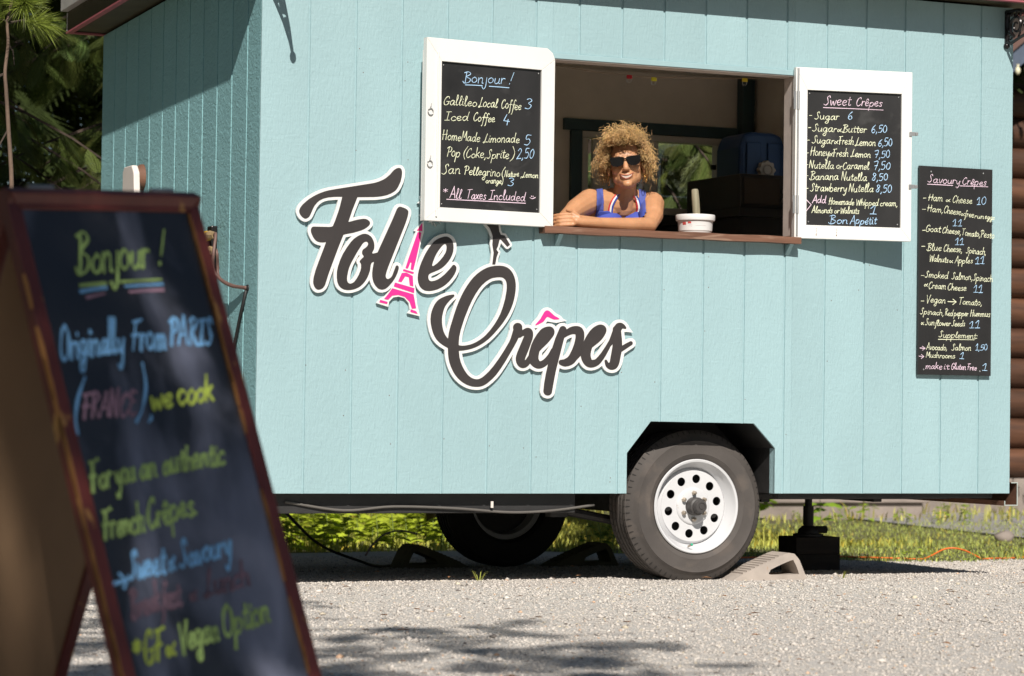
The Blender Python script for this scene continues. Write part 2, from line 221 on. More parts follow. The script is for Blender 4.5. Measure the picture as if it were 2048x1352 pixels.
SAV = [('Savoury', 'p', 3.1614, 1.792, 3.333, 1.79, 0.0177), ('Crêpes', 'p', 3.3449, 1.789, 3.4742, 1.7911, 0.017), ('_', 'p', 3.1606, 1.7827, 3.2948, 1.7828, 0), ('_', 'p', 3.3331, 1.783, 3.4844, 1.7853, 0), ('-', 'g', 3.137, 1.7124, 3.1541, 1.7131, 0.0154), ('Ham', 'g', 3.1641, 1.7074, 3.241, 1.7069, 0.0162), ('&', 'g', 3.2574, 1.7076, 3.2819, 1.7079, 0.0139), ('Cheese', 'g', 3.2929, 1.7053, 3.3979, 1.7045, 0.0162), ('10', 'b', 3.4237, 1.7017, 3.4742, 1.7039, 0.0171), ('-', 'g', 3.1331, 1.6599, 3.1529, 1.6607, 0.0154), ('Ham,', 'g', 3.1601, 1.6595, 3.2425, 1.6568, 0.0154), ('Cheese', 'g', 3.247, 1.6562, 3.3381, 1.65, 0.0154), ('&', 'g', 3.3391, 1.6469, 3.3583, 1.6462, 0.0124), ('free', 'g', 3.3583, 1.6446, 3.4087, 1.6421, 0.0147), ('run', 'g', 3.4133, 1.6407, 3.462, 1.638, 0.0116), ('eggs', 'g', 3.4685, 1.6383, 3.5201, 1.6365, 0.0117), ('11', 'b', 3.2949, 1.5987, 3.3441, 1.6007, 0.0162), ('-', 'g', 3.1341, 1.5676, 3.1521, 1.5683, 0.0154), ('Goat', 'g', 3.1521, 1.5683, 3.2299, 1.5668, 0.0154), ('Cheese,', 'g', 3.2398, 1.5664, 3.3409, 1.561, 0.0154), ('Tomato,', 'g', 3.3455, 1.5581, 3.4436, 1.5549, 0.0147), ('Pesto', 'g', 3.4454, 1.5534, 3.5192, 1.5508, 0.0155), ('11', 'b', 3.3086, 1.5149, 3.3551, 1.5167, 0.0155), ('-', 'g', 3.1313, 1.4937, 3.1511, 1.4945, 0.0154), ('Blue', 'g', 3.1602, 1.484, 3.2362, 1.4829, 0.0162), ('Cheese,', 'g', 3.248, 1.4818, 3.3482, 1.48, 0.0154), ('Spinach,', 'g', 3.3683, 1.4784, 3.4757, 1.4745, 0.0147), ('Walnuts', 'g', 3.1734, 1.4352, 3.2731, 1.4325, 0.0146), ('&', 'g', 3.2785, 1.4327, 3.2985, 1.4319, 0.0124), ('Apples', 'g', 3.3095, 1.4315, 3.4045, 1.4324, 0.0147), ('11', 'b', 3.4173, 1.4313, 3.4669, 1.4315, 0.0163), ('-', 'g', 3.1292, 1.3615, 3.1472, 1.3621, 0.0154), ('Smoked', 'g', 3.1499, 1.3606, 3.2738, 1.3585, 0.0154), ('Salmon,', 'g', 3.293, 1.3575, 3.4044, 1.3564, 0.0154), ('Spinach', 'g', 3.4071, 1.355, 3.5138, 1.3522, 0.0155), ('&', 'g', 3.1458, 1.3205, 3.1656, 1.3196, 0.0138), ('Cream', 'g', 3.1702, 1.3113, 3.2617, 1.3102, 0.0161), ('Cheese', 'g', 3.2717, 1.3082, 3.371, 1.3066, 0.0154), ('11', 'b', 3.4095, 1.3008, 3.4591, 1.3023, 0.0163), ('-', 'g', 3.1304, 1.2479, 3.1484, 1.2484, 0.0154), ('Vegan', 'g', 3.1592, 1.2472, 3.2605, 1.247, 0.0169), ('Tomato,', 'g', 3.3315, 1.2443, 3.4569, 1.2425, 0.0155), ('Spinach,', 'g', 3.1274, 1.1948, 3.2521, 1.1912, 0.0138), ('Red', 'g', 3.2584, 1.1914, 3.3011, 1.191, 0.0139), ('pepper', 'g', 3.3075, 1.1919, 3.3832, 1.1916, 0.0139), ('Hummus', 'g', 3.3933, 1.1919, 3.5007, 1.1916, 0.0147), ('&', 'g', 3.1315, 1.1466, 3.1468, 1.1454, 0.0123), ('Sunflower', 'g', 3.154, 1.1456, 3.2889, 1.1436, 0.0138), ('Seeds', 'g', 3.2952, 1.1438, 3.3654, 1.1447, 0.0139), ('11', 'b', 3.3883, 1.1391, 3.4451, 1.1405, 0.0155), ('Supplement:', 'g', 3.2278, 1.092, 3.4356, 1.0907, 0.0146), ('_', 'g', 3.2251, 1.0827, 3.4191, 1.0849, 0), ('Avocado,', 'g', 3.1625, 1.0352, 3.2719, 1.0345, 0.0138), ('Salmon', 'g', 3.2964, 1.035, 3.3995, 1.0357, 0.0139), ('1,50', 'b', 3.4242, 1.0362, 3.4894, 1.0407, 0.0139), ('Mushrooms', 'g', 3.1601, 0.9999, 3.3141, 0.9976, 0.0123), ('1', 'b', 3.3378, 0.9988, 3.3606, 0.9977, 0.0154), ('make', 'p', 3.1589, 0.9484, 3.2456, 0.9477, 0.0146), ('it', 'p', 3.2538, 0.9486, 3.2837, 0.9484, 0.0139), ('Gluten', 'p', 3.2946, 0.9486, 3.373, 0.9477, 0.0139), ('Free', 'p', 3.3803, 0.9479, 3.4307, 0.9465, 0.0139), ('1', 'b', 3.4591, 0.947, 3.4867, 0.9459, 0.0155), ('s', 'g', [(3.275, 1.2551), (3.3186, 1.2548)], 0.0036), ('s', 'g', [(3.3021, 1.2667), (3.3195, 1.2548), (3.3006, 1.2419)], 0.0036), ('s', 'p', [(3.1291, 1.0414), (3.1561, 1.0405)], 0.0036), ('s', 'p', [(3.1416, 1.0494), (3.157, 1.0405), (3.1418, 1.0317)], 0.0036), ('s', 'p', [(3.1241, 1.0045), (3.1493, 1.0035)], 0.0036), ('s', 'p', [(3.1366, 1.0124), (3.1502, 1.0035), (3.1368, 0.9948)], 0.0036)]
AF = [('Bonjour', 'g', -0.25, 0.1774, -0.0506, 0.1628, 0.0378), ('!', 'g', -0.0376, 0.1556, -0.018, 0.1556, 0.0391), ('_', 'g', -0.2498, 0.2027, -0.1848, 0.1992, 0), ('_', 'b', -0.2535, 0.2153, -0.1859, 0.2074, 0), ('_', 'p', -0.2407, 0.2277, -0.1948, 0.22, 0), ('_', 'g', -0.1451, 0.1956, -0.0401, 0.1913, 0), ('_', 'b', -0.1366, 0.205, -0.0393, 0.2012, 0), ('_', 'p', -0.1289, 0.2167, -0.0411, 0.2131, 0), ('Originally', 'b', -0.3438, 0.353, -0.1725, 0.343, 0.0326), ('From', 'b', -0.1643, 0.3394, -0.0686, 0.338, 0.032), ('PARIS', 'b', -0.0617, 0.3315, 0.0621, 0.3298, 0.0263), ('(', 'b', -0.3499, 0.4845, -0.3301, 0.4855, 0.0436), ('FRANCE', 'p', -0.3264, 0.4731, -0.1834, 0.4692, 0.0241), (')', 'b', -0.1906, 0.4696, -0.1675, 0.4706, 0.0485), (',', 'b', -0.1629, 0.4784, -0.1489, 0.479, 0.0224), ('we', 'y', -0.1498, 0.4638, -0.0919, 0.4568, 0.0263), ('cook', 'y', -0.0787, 0.4562, 0.0217, 0.448, 0.0273), ('For', 'g', -0.348, 0.6165, -0.2886, 0.6096, 0.0273), ('you', 'g', -0.2824, 0.6085, -0.23, 0.5994, 0.0253), ('an', 'g', -0.2213, 0.5999, -0.1761, 0.5945, 0.024), ('authentic', 'g', -0.162, 0.5942, 0.0121, 0.5797, 0.0258), ('French', 'g', -0.3457, 0.7097, -0.2349, 0.6985, 0.0269), ('Crêpes.', 'g', -0.2318, 0.6995, -0.0935, 0.6738, 0.0267), ('Sweet', 'b', -0.3095, 0.7908, -0.2114, 0.7844, 0.0275), ('&', 'b', -0.2068, 0.7856, -0.1874, 0.7823, 0.0234), ('Savoury', 'b', -0.1769, 0.7806, -0.0317, 0.7645, 0.0251), ('Breakfast', 'd', -0.3232, 0.8631, -0.1887, 0.8482, 0.025), ('&', 'd', -0.173, 0.8458, -0.1549, 0.8438, 0.0188), ('Lunch', 'd', -0.1338, 0.8408, -0.0051, 0.8279, 0.025), ('*', 'y', -0.3487, 0.9519, -0.3284, 0.952, 0.0274), ('GF', 'y', -0.3192, 0.9531, -0.2699, 0.9491, 0.0268), ('&', 'y', -0.266, 0.9442, -0.24, 0.9423, 0.0219), ('Vegan', 'g', -0.2276, 0.9388, -0.1204, 0.9231, 0.0258), ('Option', 'g', -0.1124, 0.922, 0.0222, 0.905, 0.0278), ('s', 'b', [(-0.3486, 0.7943), (-0.3144, 0.7911)], 0.011), ('s', 'b', [(-0.3268, 0.7774), (-0.3134, 0.7912), (-0.3241, 0.8043)], 0.011)]
# ------------------------------------------------------------------ handwriting: one-line letters (x height 1)
def _s(t): return [[tuple(map(float, p.split(','))) for p in k.split()] for k in t.split('|')]
FONT = {k: (w_, _s(t)) for k, w_, t in (
 ('a', 1.05, '.85,.8 .55,1 .15,.7 .1,.3 .35,0 .65,.25 .85,.9|.86,.95 .82,.3 .92,.02 1.1,.15'), ('b', 1., '.15,2 .1,1 .1,.1|.1,.6 .4,1 .8,.8 .8,.3 .45,0 .1,.15'),
 ('c', .85, '.8,.8 .5,1 .15,.7 .1,.3 .4,0 .85,.2'), ('d', 1.05, '.8,.75 .5,1 .12,.7 .1,.3 .35,0 .65,.2 .85,.8|.98,2 .88,1 .85,.2 1.05,.05'), ('e', .85, '.1,.45 .6,.55 .75,.82 .5,1 .15,.75 .1,.3 .4,0 .85,.2'),
 ('ê', .85, '.1,.45 .6,.55 .75,.82 .5,1 .15,.75 .1,.3 .4,0 .85,.2|.25,1.3 .5,1.65 .75,1.3'), ('é', .85, '.1,.45 .6,.55 .75,.82 .5,1 .15,.75 .1,.3 .4,0 .85,.2|.45,1.3 .7,1.65'),
 ('f', .7, '.9,1.75 .7,2 .48,1.7 .42,.8 .35,-.7 .15,-1|.1,.9 .8,1'), ('g', 1., '.8,.8 .5,1 .12,.7 .12,.3 .4,.05 .7,.3 .85,.9|.85,.95 .82,0 .7,-.8 .35,-1 .15,-.7 .5,-.3 1.05,.15'),
 ('h', .9, '.15,2 .1,1 .1,0|.1,.6 .45,1 .75,.8 .75,.1 .92,.05'), ('i', .35, '.15,1 .15,.15 .38,.05|.19,1.38 .2,1.52'), ('j', .45, '.35,1 .33,-.5 .05,-1 -.25,-.6'),
 ('k', .85, '.15,2 .1,1 .1,0|.75,1.1 .15,.5 .45,.45 .85,0'), ('l', .5, '.05,.5 .38,1.5 .33,2 .15,1.8 .15,.3 .32,0 .55,.2'), ('m', 1.35, '.1,1 .1,0|.1,.6 .4,1 .6,.8 .6,0|.6,.6 .9,1 1.15,.8 1.15,.1 1.33,.05'),
 ('n', .9, '.1,1 .1,0|.1,.6 .45,1 .72,.8 .72,.1 .92,.05'), ('o', .9, '.5,1 .15,.75 .1,.3 .42,0 .8,.25 .82,.7 .5,1 .4,.95'), ('p', 1., '.12,1 .02,-1|.1,.6 .45,1 .85,.75 .75,.2 .4,0 .1,.2'),
 ('r', .65, '.1,1 .1,0|.1,.55 .35,.95 .65,.88'), ('s', .7, '.7,.85 .4,1 .2,.75 .55,.45 .6,.15 .3,0 .05,.15'), ('t', .6, '.32,1.6 .28,.25 .45,0 .65,.15|0,1.08 .65,1.12'),
 ('u', .95, '.1,1 .1,.3 .35,0 .7,.3 .78,1|.78,1 .78,.15 .97,.05'), ('v', .75, '.05,1 .35,0 .75,1'), ('w', 1.1, '.05,1 .28,0 .55,.8 .82,0 1.1,1'), ('x', .75, '.05,1 .7,0|.7,1 .05,0'), ('y', .85, '.05,1 .2,.3 .45,.15 .75,.9|.82,1 .65,-.4 .35,-1 .1,-.7'),
 ('A', 1.15, '.0,0 .6,2 .65,2 1.1,0|.2,.7 .95,.75'), ('B', 1.15, '.35,2 .3,0|.0,1.85 .6,2.05 1,1.65 .4,1.1 1.05,.7 .9,.1 .2,-.1 -.1,.25'), ('C', 1.05, '.95,1.65 .85,2 .4,1.7 .1,.8 .3,.05 .65,0 1.05,.4'), ('E', .95, '.9,1.8 .4,2 .3,1.3 .8,1.1|.4,1.1 .1,.5 .4,0 .9,.2'),
 ('F', 1., '.35,2 .3,0|0,1.95 .6,2.0 1.0,2.1|.05,1.0 .75,1.05'), ('G', 1.15, '1,1.6 .85,2 .4,1.8 .1,.9 .25,.1 .7,0 1,.4 1,.8|.6,.8 1.15,.85'), ('H', 1.2, '.25,2 .2,1 .15,0|1.05,2 1,1 .95,0|0,1.0 1.2,1.15'),
 ('I', .9, '.5,2 .4,0|.1,1.95 .9,2.05|0,-.03 .8,.03'), ('L', 1., '.65,1.9 .5,1.2 .35,.3 .0,.05 .15,-.1 .5,.1 1,.1'), ('M', 1.35, '.1,0 .25,1.9 .3,1.9 .65,.6 1.05,1.95 1.1,1.9 1.25,0'), ('N', 1.15, '.1,0 .2,1.9 .25,1.9 .85,.05 .9,.05 1.05,2'), ('O', 1.2, '.6,2 .15,1.5 .1,.5 .5,0 1,.4 1.05,1.4 .6,2'),
 ('P', 1.05, '.35,2 .25,0|-.05,1.7 .4,2.05 .95,1.75 .85,1.1 .3,.95'), ('R', 1.05, '.3,2 .2,0|0,1.8 .5,2.05 .95,1.6 .3,1 .35,1 1,0'), ('S', 1., '.95,1.6 .8,2 .45,1.7 .6,1.1 .75,.5 .4,0 .0,.2'), ('T', 1.05, '.5,2 .4,0|0,1.95 1.1,2.1'), ('V', 1.05, '.05,2 .4,0 .45,0 1.05,2.1'), ('W', 1.5, '.05,1.9 .35,0 .4,0 .75,1.6 1.1,0 1.15,0 1.5,2'),
 ('0', .95, '.5,1.9 .15,1.4 .12,.5 .45,0 .82,.5 .8,1.4 .5,1.9'), ('1', .7, '.05,1.3 .45,2 .4,0|.1,0 .75,.02'), ('2', .95, '.1,1.5 .45,1.95 .8,1.5 .5,.8 .05,.0 .1,0 .9,.05'), ('3', .9, '.1,1.8 .5,2 .8,1.6 .4,1.1 .85,.7 .6,.05 .05,.1'), ('4', .95, '.45,2 .1,.7 .15,.65 .9,.7|.7,1.1 .6,-.1'), ('5', .9, '.85,1.95 .25,1.9 .2,1.1 .6,1.2 .85,.7 .55,.05 .05,.1'), ('6', .9, '.8,1.95 .3,1.3 .1,.5 .45,0 .82,.4 .55,.95 .15,.6'), ('7', .9, '.05,1.9 .85,1.95 .35,0|.2,.95 .75,1.0'), ('8', .95, '.75,1.7 .4,2 .2,1.6 .7,.8 .5,.05 .1,.4 .7,1.4 .75,1.7'),
 (',', .35, '.2,.15 .2,-.1 .05,-.4'), ('.', .3, '.12,0 .15,.12'), (':', .35, '.15,.85 .17,.98|.13,.05 .15,.18'), ('!', .5, '.35,2.1 .2,.6|.12,0 .14,.13'), ('-', .8, '.05,.4 .75,.42'), ('&', .9, '.85,.95 .55,.35 .25,.05 .1,.4 .3,.75 .55,.4 .9,.05'), ('(', .5, '.5,2.2 .15,1.2 .1,.3 .3,-.4'), (')', .5, '.15,2.2 .45,1.2 .35,.2 .05,-.4'), ('*', .8, '.4,1.7 .4,.9|.05,1.5 .75,1.1|.05,1.1 .75,1.5'))}
hr = random.Random(3)
def write(t, u0_, v0, u1_, v1, xh, sl=.16):
    if t == '_': return [[(u0_, v0), ((u0_+u1_)/2, (v0+v1)/2+.0004), (u1_, v1)]]
    if t == ':)':
        w_ = u1_-u0_; return [[(u0_+.25*w_, v0+.9*xh), (u0_+.3*w_, v0+.65*xh)], [(u0_+.55*w_, v0+.9*xh), (u0_+.58*w_, v0+.65*xh)], catm([(u0_, v0+.35*xh), (u0_+.4*w_, v0), (u0_+w_, v0+.5*xh)], 5)]
    gap = .13; adv = sum(FONT[c][0] for c in t)+gap*(len(t)-1)
    dx, dy = u1_-u0_, v1-v0; L = math.hypot(dx, dy); sx = L/adv*(.94 if sl > .2 else 1); c, s = dx/L, dy/L; mir = 1 if dx >= 0 else -1; out = []; x = 0
    sy = xh
    for ch in t:
        w_, sts = FONT[ch]; j = hr.uniform(-.09, .09); ks = hr.uniform(.9, 1.1); sh = hr.uniform(-.05, .07)
        for st in sts:
            P = [((x+p[0])*sx+(sl+sh)*p[1]*sy, (p[1]*ks+j)*sy) for p in st]
            P = catm(P, 5) if len(P) > 2 else [np.array(p) for p in P]
            if mir > 0: out.append([(u0_+a*c-b_*s, v0+a*s+b_*c) for a, b_ in P])
            else: out.append([(u0_-a*abs(c), v0+a*s+b_) for a, b_ in P])
        x += w_+gap
    return out
# ------------------------------------------------------------------ the ground
m_soil = mat('dry forest soil', (.11, .095, .05), .95, var=.4, vs=(2, 2, 2), bump=.02, bs=(14, 14, 14), col2=(.16, .17, .06))
m_gravelbase = mat('crushed gravel fines', (.50, .47, .435), .95, var=.22, vs=(60, 60, 60), bump=.006, bs=(130, 130, 130), wear=((.36, .33, .30), (18, 18, 18), .6, .1))
m_stone = mat('gravel stone', (.545, .51, .475), .9, var=.12, vs=(90, 90, 90), tint=True)
def gz(y): return -.03*min(max(y-.3, 0), 5.7)          # the lot falls away gently behind the trailer
b = MB(); b.add([(x, y, gz(y)-.008) for y in (-150, .3, 6, 150) for x in (-150, 150)], [(0, 1, 3, 2), (2, 3, 5, 4), (4, 5, 7, 6)])
tag(b.obj('ground', m_soil), kind='structure')
def edgeY(x):                                          # far edge of the gravel
    return 5.15-2.9*max(0, min(1, (x-3.3)/1.0))+(.10 if x < 3.6 else .22)*math.sin(x*2.3)+.08*math.sin(x*5.1+1)
xs = np.linspace(-3.6, 9.5, 110); V = []
for x in xs: V += [(x, -8.8+.25*math.sin(x*3), 0), (x, .3, 0), (x, edgeY(x), gz(edgeY(x)))]
tag(npmesh('gravel_lot', V, [(3*i+k, 3*i+k+3, 3*i+k+4, 3*i+k+1) for i in range(len(xs)-1) for k in (0, 1)], m_gravelbase, nv=4), kind='structure')
def inview(n, z0, z1, marg=1.3):
    z = np.sqrt(rng.uniform(z0*z0, z1*z1, n)); l = rng.uniform(-1, 1, n)*(.192*z+marg)
    return CAM.x+z*math.sin(th)+l*math.cos(th), CAM.y+z*math.cos(th)-l*math.sin(th)
def stones(n, z0, z1, rmin, rmax, seed):
    x, y = inview(n, z0, z1); ey = np.array([edgeY(a) for a in x]); k = y < ey+.25*rng.random(n)**3-.02; x, y = x[k], y[k]; n = len(x)
    r = rmin*np.exp(np.abs(rng.normal(0, .55, n))); r = np.minimum(r, rmax)
    O = np.array([(1, 0, 0), (0, 1, 0), (-1, 0, 0), (0, -1, 0), (0, 0, 1), (0, 0, -1)], float)
    V = O[None]*(r[:, None, None]*rng.uniform(.55, 1.25, (n, 6, 1)))+rng.normal(0, .16, (n, 6, 3))*r[:, None, None]
    a = rng.uniform(0, 6.28, n); c, s = np.cos(a), np.sin(a); Vx = V[..., 0]*c[:, None]-V[..., 1]*s[:, None]; Vy = V[..., 0]*s[:, None]+V[..., 1]*c[:, None]
    V = np.stack([Vx+x[:, None], Vy+y[:, None], V[..., 2]*.5+(r*.2+np.array([gz(a) for a in y]))[:, None]], -1)
    F = np.array([(0, 1, 4), (1, 2, 4), (2, 3, 4), (3, 0, 4), (1, 0, 5), (2, 1, 5), (3, 2, 5), (0, 3, 5)])
    F = (F[None]+6*np.arange(n)[:, None, None]).reshape(-1, 3)
    g = rng.normal(1, .13, n).clip(.55, 1.3); t = np.stack([g*1.02, g, g*.97], 1); q = rng.random(n)
    t[q < .010] *= (1.15, .82, .6); t[q > .965] *= (.36, .34, .34); t[(q > .9) & (q < .93)] *= (1.05, 1., .85)
    return V.reshape(-1, 3), F, np.repeat(t, 6, 0)
A = stones(240000, 6.2, 15.5, .0030, .0085, 1); B_ = stones(1200, 6.2, 13.6, .008, .018, 2)
tag(npmesh('gravel', np.vstack([A[0], B_[0]]), np.vstack([A[1], B_[1]+len(A[0])]), m_stone, tint=np.vstack([A[2], B_[2]])), kind='stuff')
# fallen leaf scraps and twigs on the gravel
m_leaflit = mat('dry leaf scrap', (.26, .13, .06), .8, var=.4, tint=False)
b = MB()
for i in range(150):
    x, y = inview(1, 6.6, 12, 0); x, y = float(x[0]), float(y[0])
    if y > 1.5: continue
    s = random.uniform(.008, .026); a = random.uniform(0, 6.28); c, d = math.cos(a)*s, math.sin(a)*s; z = .014
    b.add([(x-c, y-d, z), (x+d*.35, y-c*.35, z+s*.25), (x+c, y+d, z+s*.1), (x-d*.35, y+c*.35, z+s*.2)], [(0, 1, 2, 3)])
tag(b.obj('leaf_litter', m_leaflit), kind='stuff')
# grass verge behind the trailer
m_grass = mat('sunlit verge grass', (.47, .46, .12), .7, tint=True, transl=.35, var=.1)
def grass(n, x0, x1, y0, y1, h0, h1, w, tintc):
    x = rng.uniform(x0, x1, n); y = rng.uniform(y0, y1, n); ey = np.array([edgeY(a) for a in x]); k = y > ey-.1+rng.normal(0, .07, n); x, y = x[k], y[k]; n = len(x)
    h = rng.uniform(h0, h1, n)*np.exp(rng.normal(0, .35, n)); a = rng.uniform(0, 6.28, n); l = h*rng.uniform(.1, .9, n)
    zg = np.array([gz(a) for a in y]); h *= .45+.75*np.abs(np.sin(x*2.1+1.3*np.sin(y*1.7)))*np.abs(np.cos(y*2.6+x)); P0 = np.stack([x, y, zg], 1); d = np.stack([np.cos(a), np.sin(a), 0*a], 1); s = np.stack([-np.sin(a), np.cos(a), 0*a], 1)*w
    m_ = P0+d*(l*.3)[:, None]; m_[:, 2] = zg+h*.6; e = P0+d*l[:, None]; e[:, 2] = zg+h*.95
    V = np.stack([P0-s, P0+s, m_-s*.8, m_+s*.8, e], 1); F = np.array([(0, 1, 3), (0, 3, 2), (2, 3, 4)])
    F = (F[None]+5*np.arange(n)[:, None, None]).reshape(-1, 3); g = rng.normal(1, .25, n).clip(.4, 1.7)
    t = np.array(tintc)[None]*g[:, None]; q = rng.random(n); t[q < .10] *= (1.4, 1.05, .7); return V.reshape(-1, 3), F, np.repeat(t, 5, 0)
G = [grass(30000, 3.4, 10.5, 1.4, 9, .014, .032, .0035, (.86, 1, .95)), grass(16000, .8, 6.5, 5.0, 11, .04, .09, .0045, (1.1, 1.12, .8)), grass(8000, 2.5, 16, 9, 16, .06, .12, .007, (.95, .95, .9))]
o = 0; V = []; F = []; T = []
for v, f, t in G: V.append(v); F.append(f+o); T.append(t); o += len(v)
tag(npmesh('grass', np.vstack(V), np.vstack(F), m_grass, tint=np.vstack(T)), kind='stuff')
# broad-leaved weeds, one object each
m_weed = mat('lush weed leaf', (.46, .50, .08), .55, tint=True, transl=.4, var=.15, vs=(12, 12, 12))
m_stalk = mat('weed stalk', (.20, .26, .07), .7)
def leaf_arr(n, L, W):                                 # n lobed leaves round a stem -> V,F
    V = []; F = []
    out = [(0, 0), (.15, .5), (.3, .38), (.45, .62), (.62, .4), (.8, .42), (1, 0)]
    for i in range(n):
        a = random.uniform(0, 6.28); el = random.uniform(.1, 1.1); l = L*random.uniform(.6, 1.2); z0 = random.uniform(.15, 1)
        d = Vector((math.cos(a)*math.cos(el), math.sin(a)*math.cos(el), math.sin(el)*.5)); s = Vector((-math.sin(a), math.cos(a), random.uniform(-.3, .3))); base = Vector((math.cos(a)*.02, math.sin(a)*.02, z0*L*2.0))
        k = len(V); pts = [(t, w_) for t, w_ in out]+[(t, -w_) for t, w_ in out[-2:0:-1]]
        V += [base+d*(t*l)+s*(w_*W*l)+Vector((0, 0, -.35*l*t*t)) for t, w_ in pts]; m = len(pts); V.append(base+d*(.5*l)+Vector((0, 0, -.02*l))); F += [(k+j, k+(j+1) % m, k+m) for j in range(m)]
    return V, F
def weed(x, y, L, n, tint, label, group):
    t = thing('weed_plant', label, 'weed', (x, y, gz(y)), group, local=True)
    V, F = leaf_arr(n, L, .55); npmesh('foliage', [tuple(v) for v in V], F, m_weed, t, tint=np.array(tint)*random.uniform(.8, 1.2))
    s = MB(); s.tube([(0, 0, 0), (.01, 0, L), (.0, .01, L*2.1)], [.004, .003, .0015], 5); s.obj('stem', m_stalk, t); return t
for i in range(70):
    y = 5.25+3.2*random.random()**1.3; x = 1.55+(y-5.2)*.42+random.uniform(0, 1.5)
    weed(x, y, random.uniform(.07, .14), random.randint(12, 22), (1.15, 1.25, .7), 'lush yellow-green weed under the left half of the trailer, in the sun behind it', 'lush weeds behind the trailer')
for i in range(13):
    x = 7.9+i*.16+random.uniform(-.1, .1); y = 9.0+random.uniform(-.5, .5)
    weed(x, y, random.uniform(.05, .09), random.randint(6, 10), (.75, .95, .6), 'low round-leaved weed along the concrete step behind the jack', 'round-leaved weeds by the step')
for i in range(10):
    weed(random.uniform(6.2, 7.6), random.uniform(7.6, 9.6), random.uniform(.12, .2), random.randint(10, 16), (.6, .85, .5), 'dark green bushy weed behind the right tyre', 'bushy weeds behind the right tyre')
for i in range(9):
    weed(random.uniform(4.5, 5.4), random.uniform(1.9, 2.6), random.uniform(.02, .035), random.randint(6, 10), (.8, .95, .6), 'small flat weed at the gravel edge beside the orange cord', 'small weeds at the gravel edge')
for i in range(3):
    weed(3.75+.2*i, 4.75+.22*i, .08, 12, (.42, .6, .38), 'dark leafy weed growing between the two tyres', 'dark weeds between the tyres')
# tufts at the trailer's shadow edge
def tuft(x, y, n, h, label):
    V = []; F = []
    for i in range(n):
        a = random.uniform(0, 6.28); l = h*random.uniform(.5, 1.1); d = Vector((math.cos(a), math.sin(a), 0)); s = Vector((-d.y, d.x, 0))*.0018; k = len(V); b0 = d*.01
        V += [b0-s, b0+s, b0+d*l*.35-s+Vector((0, 0, l*.6)), b0+d*l*.35+s+Vector((0, 0, l*.6)), b0+d*l*.8+Vector((0, 0, l*.75))]; F += [(k, k+1, k+3), (k, k+3, k+2), (k+2, k+3, k+4)]
    o = npmesh('grass_tuft', [tuple(v) for v in V], F, m_grass, tint=(.9, 1, .8)); o.location = (x, y, 0); return tag(o, label, 'grass tuft')
tuft(1.13, .32, 14, .06, 'small pale grass tuft at the edge of the trailer shadow on the gravel')
tuft(2.81, .10, 5, .05, 'single thin grass sprig in front of the dark timber block')
# cabin, step, path and rock on the right
m_slab = mat('weathered concrete step', (.27, .225, .195), .9, var=.2, vs=(4, 4, 4), bump=.004, bs=(40, 40, 40))
st = thing('concrete_step', 'low weathered concrete step beyond the grass, behind the jack', 'step', (8.8, 10.3, -.17))
b = MB(); b.b2(7.6, 9.56, 10.0, 11.2, -.2, -.035); b.obj('slab', m_slab, st, bevel=.012)
b = MB(); b.b2(7.58, 9.60, 9.96, 11.25, -.0345, -.005); b.obj('cap', m_slab, st, bevel=.008)
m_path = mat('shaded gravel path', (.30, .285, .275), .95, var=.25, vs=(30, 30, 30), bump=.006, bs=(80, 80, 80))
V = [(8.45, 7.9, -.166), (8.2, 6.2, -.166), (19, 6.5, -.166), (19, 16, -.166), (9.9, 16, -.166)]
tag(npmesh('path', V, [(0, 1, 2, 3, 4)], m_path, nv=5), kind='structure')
b = MB(); b.ball((0, 0, .02), (.075, .05, .045), 10)
for i, v in enumerate(b.v): q = Vector(v); b.v[i] = tuple(q*(1+.16*math.sin(q.x*70+q.y*40+i)))
rk = b.obj('rock', m_slab, smooth=True); rk.location = (7.82, 6.18, -.17); rk.scale = (1.1, 1.1, 1.1); tag(rk, 'pale rounded rock on the grass at the far right', 'rock')
m_log = mat('stained cabin log', (.085, .036, .018), .6, var=.45, vs=(1.5, 14, 14), bump=.004, bs=(3, 40, 40), rnd=.3)
m_slate = mat('slate blue fascia', (.10, .125, .175), .5)
m_chink = mat('dark chinking', (.03, .02, .015), .9)
cb = thing('log_cabin', 'dark log cabin with slate-blue roof edge behind the trailer at the far right', 'cabin', (13, 13, 0))
for k in range(13):
    b = MB(); z = .30+.285*k; x0 = 10.25+.05*(k % 2)
    b.tube([(x0, 11.1, z), (13, 11.1, z+random.uniform(-.01, .01)), (17, 11.1, z)], [.148, .152, .145], 14); b.obj('log', m_log, cb, smooth=True, angle=50)
b = MB(); b.b2(10.4, 16.9, 11.10, 11.3, .12, 4.0); b.obj('chinking', m_chink, cb)
b = MB(); b.b2(10.2, 17, 11.0, 11.35, -.25, .155); b.obj('foundation', m_slab, cb)
b = MB(); b.b2(16.8, 17, 11.3, 16, -.2, 4.0); b.b2(10.3, 10.5, 11.31, 16, -.2, 4.0); b.b2(10.3, 17, 15.9, 16.1, -.2, 4.0); b.obj('side_wall', m_log, cb)
def slab(name, P, y0, y1, m): b = MB(); b.prism(P, lambda x, z: (x, y0, z), lambda x, z: (x, y1, z)); return b.obj(name, m, cb)
def rk_(x): return 3.915+(x-10.69)*.787                # underside of the rake
slab('roof', [(9.5, rk_(9.5)+.13), (13.6, rk_(13.6)+.13), (17.7, rk_(9.5)+.13), (17.7, rk_(9.5)+.40), (13.6, rk_(13.6)+.40), (9.5, rk_(9.5)+.40)], 10.36, 16.4, m_timber)
slab('rake_board', [(9.45, rk_(9.45)), (13.6, rk_(13.6)), (13.6, rk_(13.6)+.20), (9.45, rk_(9.45)+.20)], 10.28, 10.355, m_slate)
